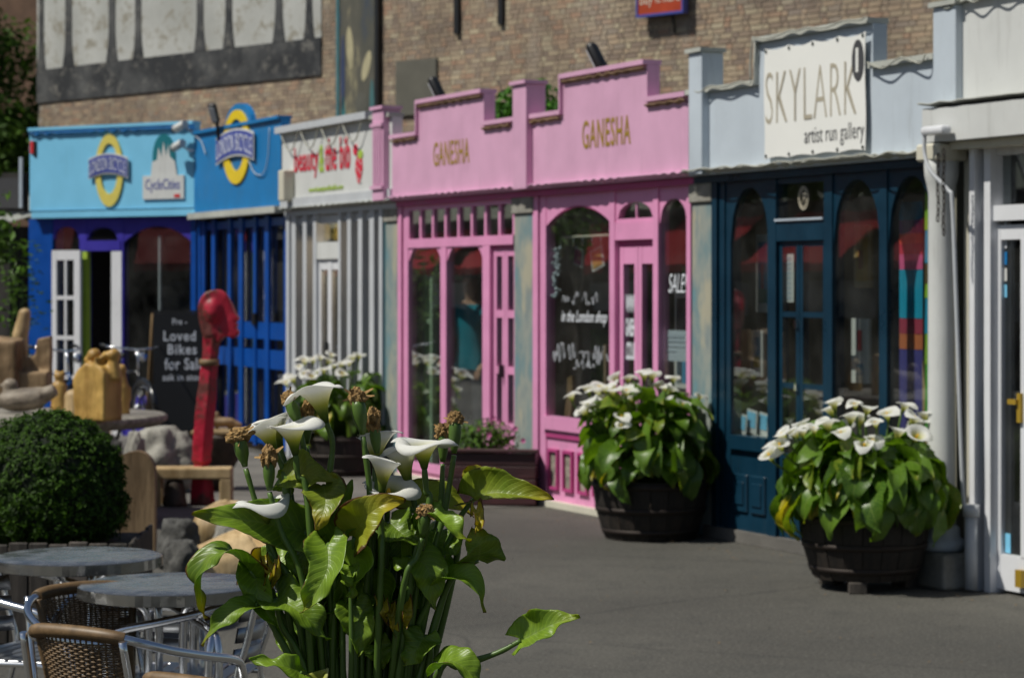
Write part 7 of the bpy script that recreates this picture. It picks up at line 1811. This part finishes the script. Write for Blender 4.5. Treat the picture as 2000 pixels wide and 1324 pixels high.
def cafe_table(label, px, py, rz):
    z = 0.72; d = (EYE-z)*F/(py-HOR); c = at(px, py, d); t = thing('cafe_table', label, 'table', (c.x, c.y, 0), rz, 'round metal cafe tables'); r = 0.30
    q = MB(); q.lathe([(0.0, z-0.002), (r*0.5, z), (r-0.012, z), (r-0.004, z-0.003)], sides=64, cap=False); q.build('tabletop', M['tabletop'], t)
    q = MB(); K = 72; prof = ((r-0.004, z-0.002), (r, z-0.004), (r+0.0015, z-0.038), (r-0.004, z-0.041), (r-0.03, z-0.041))
    for pa, pb in zip(prof, prof[1:]):
        q.grid([[((rr_+0.0014*math.sin(i*2.1)+0.001*math.sin(i*0.7))*math.cos(2*math.pi*i/K), (rr_+0.0014*math.sin(i*2.1)+0.001*math.sin(i*0.7))*math.sin(2*math.pi*i/K), zz) for i in range(K)] for rr_, zz in (pa, pb)], False, True)
    q.build('rim_band', M['rim'], t)
    q = MB(); q.lathe([(0.0, z-0.034), (r-0.03, z-0.034)], sides=40, cap=False); q.build('underside', M['shelfwood'], t)
    for i in range(4):
        a = R_(25)+i*math.pi/2; ca, sa = math.cos(a), math.sin(a)
        q = MB(); q.tube(cr([(0.26*ca, 0.26*sa, 0.0), (0.22*ca, 0.22*sa, 0.10), (0.16*ca, 0.16*sa, 0.16), (0.10*ca, 0.10*sa, 0.24), (0.085*ca, 0.085*sa, 0.40), (0.085*ca, 0.085*sa, 0.60), (0.12*ca, 0.12*sa, 0.66), (0.22*ca, 0.22*sa, 0.68)], 6), 0.014, 10); q.build('leg', M['alu'], t)
    q = MB(); q.lathe([(0.10, 0.36), (0.10, 0.385)], sides=20); q.build('collar', M['alu'], t)
    return t
cafe_table('nearer round metal cafe table beside the foreground lilies', 334, 1138, 0.2)
cafe_table('farther round metal cafe table in front of the clipped bush', 152, 1084, 0.7)

def wickermat(name, ca, cb):
    m, nt, ln, b = nodes(name)
    n1 = noise_tex(nt, ln, 30, 4); n2 = noise_tex(nt, ln, 260, 2)
    c = mixc(nt, ln, ramp(nt, ln, n1, [(0.3, 0.0), (0.7, 1.0)]), ca, cb)
    c = mixc(nt, ln, ramp(nt, ln, n2, [(0.5, 0.0), (0.8, 0.5)]), c, tuple(x*0.4 for x in ca))
    ln.new(c, b.inputs['Base Color']); b.inputs['Roughness'].default_value = 0.5
    return m
M['wicker'] = wickermat('wicker', (0.10, 0.062, 0.028), (0.20, 0.125, 0.060))
M['slat'] = plain('aluminium_slat', (0.42, 0.43, 0.45), 0.42, 1.0, 0.08, 30)
HOOP = [(-0.255, 0.25, 0.0), (-0.262, 0.25, 0.30), (-0.268, 0.25, 0.52), (-0.272, 0.235, 0.60), (-0.275, 0.19, 0.635), (-0.275, 0.05, 0.665), (-0.262, -0.10, 0.700), (-0.222, -0.19, 0.730), (-0.15, -0.245, 0.752), (-0.055, -0.265, 0.760)]
HOOP = HOOP + [(-x, y, z) for x, y, z in HOOP[::-1]]
def backcurve(u, z):
    """u -1..1 along the curved back at height z"""
    f = (z-0.44)/0.30
    x = 0.178*u*(0.80+0.20*f); y = -0.19-0.062*(1-abs(u)**2.4)*1.0 - 0.02*f + 0.04*(1-f)
    return Vector((x, y, z))
def chair(name, label, wicker):
    t = thing(name, label, 'chair', group='aluminium cafe chairs')
    q = MB(); q.tube(cr(HOOP, 5), 0.0145, 12); q.build('arm_hoop', M['alu'], t)
    for s_ in (-1, 1):
        q = MB(); q.tube(cr([(s_*0.245, -0.30, 0.0), (s_*0.225, -0.24, 0.25), (s_*0.205, -0.19, 0.44), (s_*0.20, -0.225, 0.58), (s_*0.195, -0.262, 0.745)], 5), 0.0125, 10); q.build('rear_leg', M['alu'], t)
        q = MB(); q.tube(cr([(s_*0.262, 0.25, 0.43), (s_*0.225, 0.16, 0.437), (s_*0.21, -0.02, 0.432), (s_*0.205, -0.19, 0.425)], 5), 0.011, 10); q.build('seat_rail', M['alu'], t)
    q = MB(); q.tube([(-0.225, 0.20, 0.425), (0.225, 0.20, 0.425)], 0.010, 8); q.build('front_rail', M['alu'], t)
    for i in range(8):
        y = -0.19+i*0.056; q = MB(); q.bbox(-0.215, 0.215, y, y+0.046, 0.440, 0.448, 0.003); q.build('seat_slat', M['slat'], t)
    if wicker:
        # top roll wrapped with cord
        pts = [Vector(p) for p in cr(HOOP[7:13], 24)][16:-16]
        rr_ = [0.0215+0.0016*math.sin(i*math.pi*0.5*1.3) for i in range(len(pts))]
        q = MB(); 
        seg = []
        for a, b_ in zip(pts, pts[1:]): seg += [a, a.lerp(b_, 0.5)]
        seg.append(pts[-1])
        q.tube(seg, [0.0205+(0.0018 if i % 2 else -0.0008) for i in range(len(seg))], 12); q.build('wrapped_top', M['wicker'], t)
        # weave: uprights and rows going over and under them
        q = MB(); NU = 19; NR = 37
        for j in range(NU):
            u = -1+2*j/(NU-1); q.tube([backcurve(u, 0.445+0.295*i/6) for i in range(7)], 0.0034, 5, False)
        for r in range(NR):
            z = 0.452+0.0076*r; pts = []
            for j in range((NU-1)*2+1):
                u = -1+2*j/((NU-1)*2); p = backcurve(u, z)
                off = 0.0042*math.cos(math.pi*(j/2+r)) if j % 2 == 0 else 0.0
                nrm = Vector((u*0.35, -1, 0)).normalized()
                pts.append(p+nrm*off+Vector((0, 0, 0.0008*math.sin(j*3.7+r))))
            q.tube(pts, 0.0031, 4, False)
        wv = q.build('wicker_weave', M['wicker'], t); wv['kind'] = 'stuff'
        for s_ in (-1, 1):
            q = MB(); q.tube([backcurve(s_*1.01, 0.44+0.30*i/40) for i in range(41)], [0.0125+(0.0014 if i % 2 else 0) for i in range(41)], 8); q.build('bound_edge', M['wicker'], t)
        q = MB(); q.tube([backcurve(-1+2*i/20, 0.444) for i in range(21)], 0.009, 8); q.build('bound_edge', M['wicker'], t)
    else:
        for z0 in (0.50, 0.575, 0.65):
            rows = []
            for i in range(17):
                u = -1+i/8; rows.append([backcurve(u*0.98, z0), backcurve(u*0.98, z0+0.055), backcurve(u*0.98, z0+0.055)+Vector((0, 0.006, 0.0)), backcurve(u*0.98, z0)+Vector((0, 0.006, 0.0))])
            q = MB(); q.grid(rows, True, True); q.build('back_slat', M['slat'], t)
    return t
w0 = chair('wicker_chair', 'nearest wicker-backed chair with its back to the viewer, below the cafe table', True)
s0_ = chair('slatted_chair', 'slatted aluminium chair behind the nearer cafe table facing the viewer', False)
def place(o, px, py, z, ang, label=None, first=False, sc=0.93):
    """put the top of the chair back (height z) at a photo place; ang = direction the chair faces, degrees from +x"""
    d = (EYE-z)*F/(py-HOR); p = at(px, py, d); c = o if first else copy_tree(o)
    c.scale = (sc, sc, sc); c.rotation_euler = (0, 0, R_(ang-90)); dirv = Vector((math.cos(R_(ang)), math.sin(R_(ang)), 0))
    p = p+dirv*0.28; c.location = (p.x, p.y, 0)
    if label: c['label'] = label
    return c
place(w0, 124, 1238, 0.705, 60, first=True)
place(w0, 146, 1152, 0.695, -54, 'wicker-backed chair left of the nearer table, wicker inside showing')
place(w0, 350, 1338, 0.705, 55, 'wicker-backed chair at the bottom edge, only its wrapped top showing')
place(s0_, 290, 1126, 0.71, -88, first=True)
place(s0_, 545, 1140, 0.71, 175, 'slatted aluminium chair right of the nearer table, behind the lilies')
place(s0_, -75, 1100, 0.71, -20, 'slatted aluminium chair cut by the left edge of the photo')
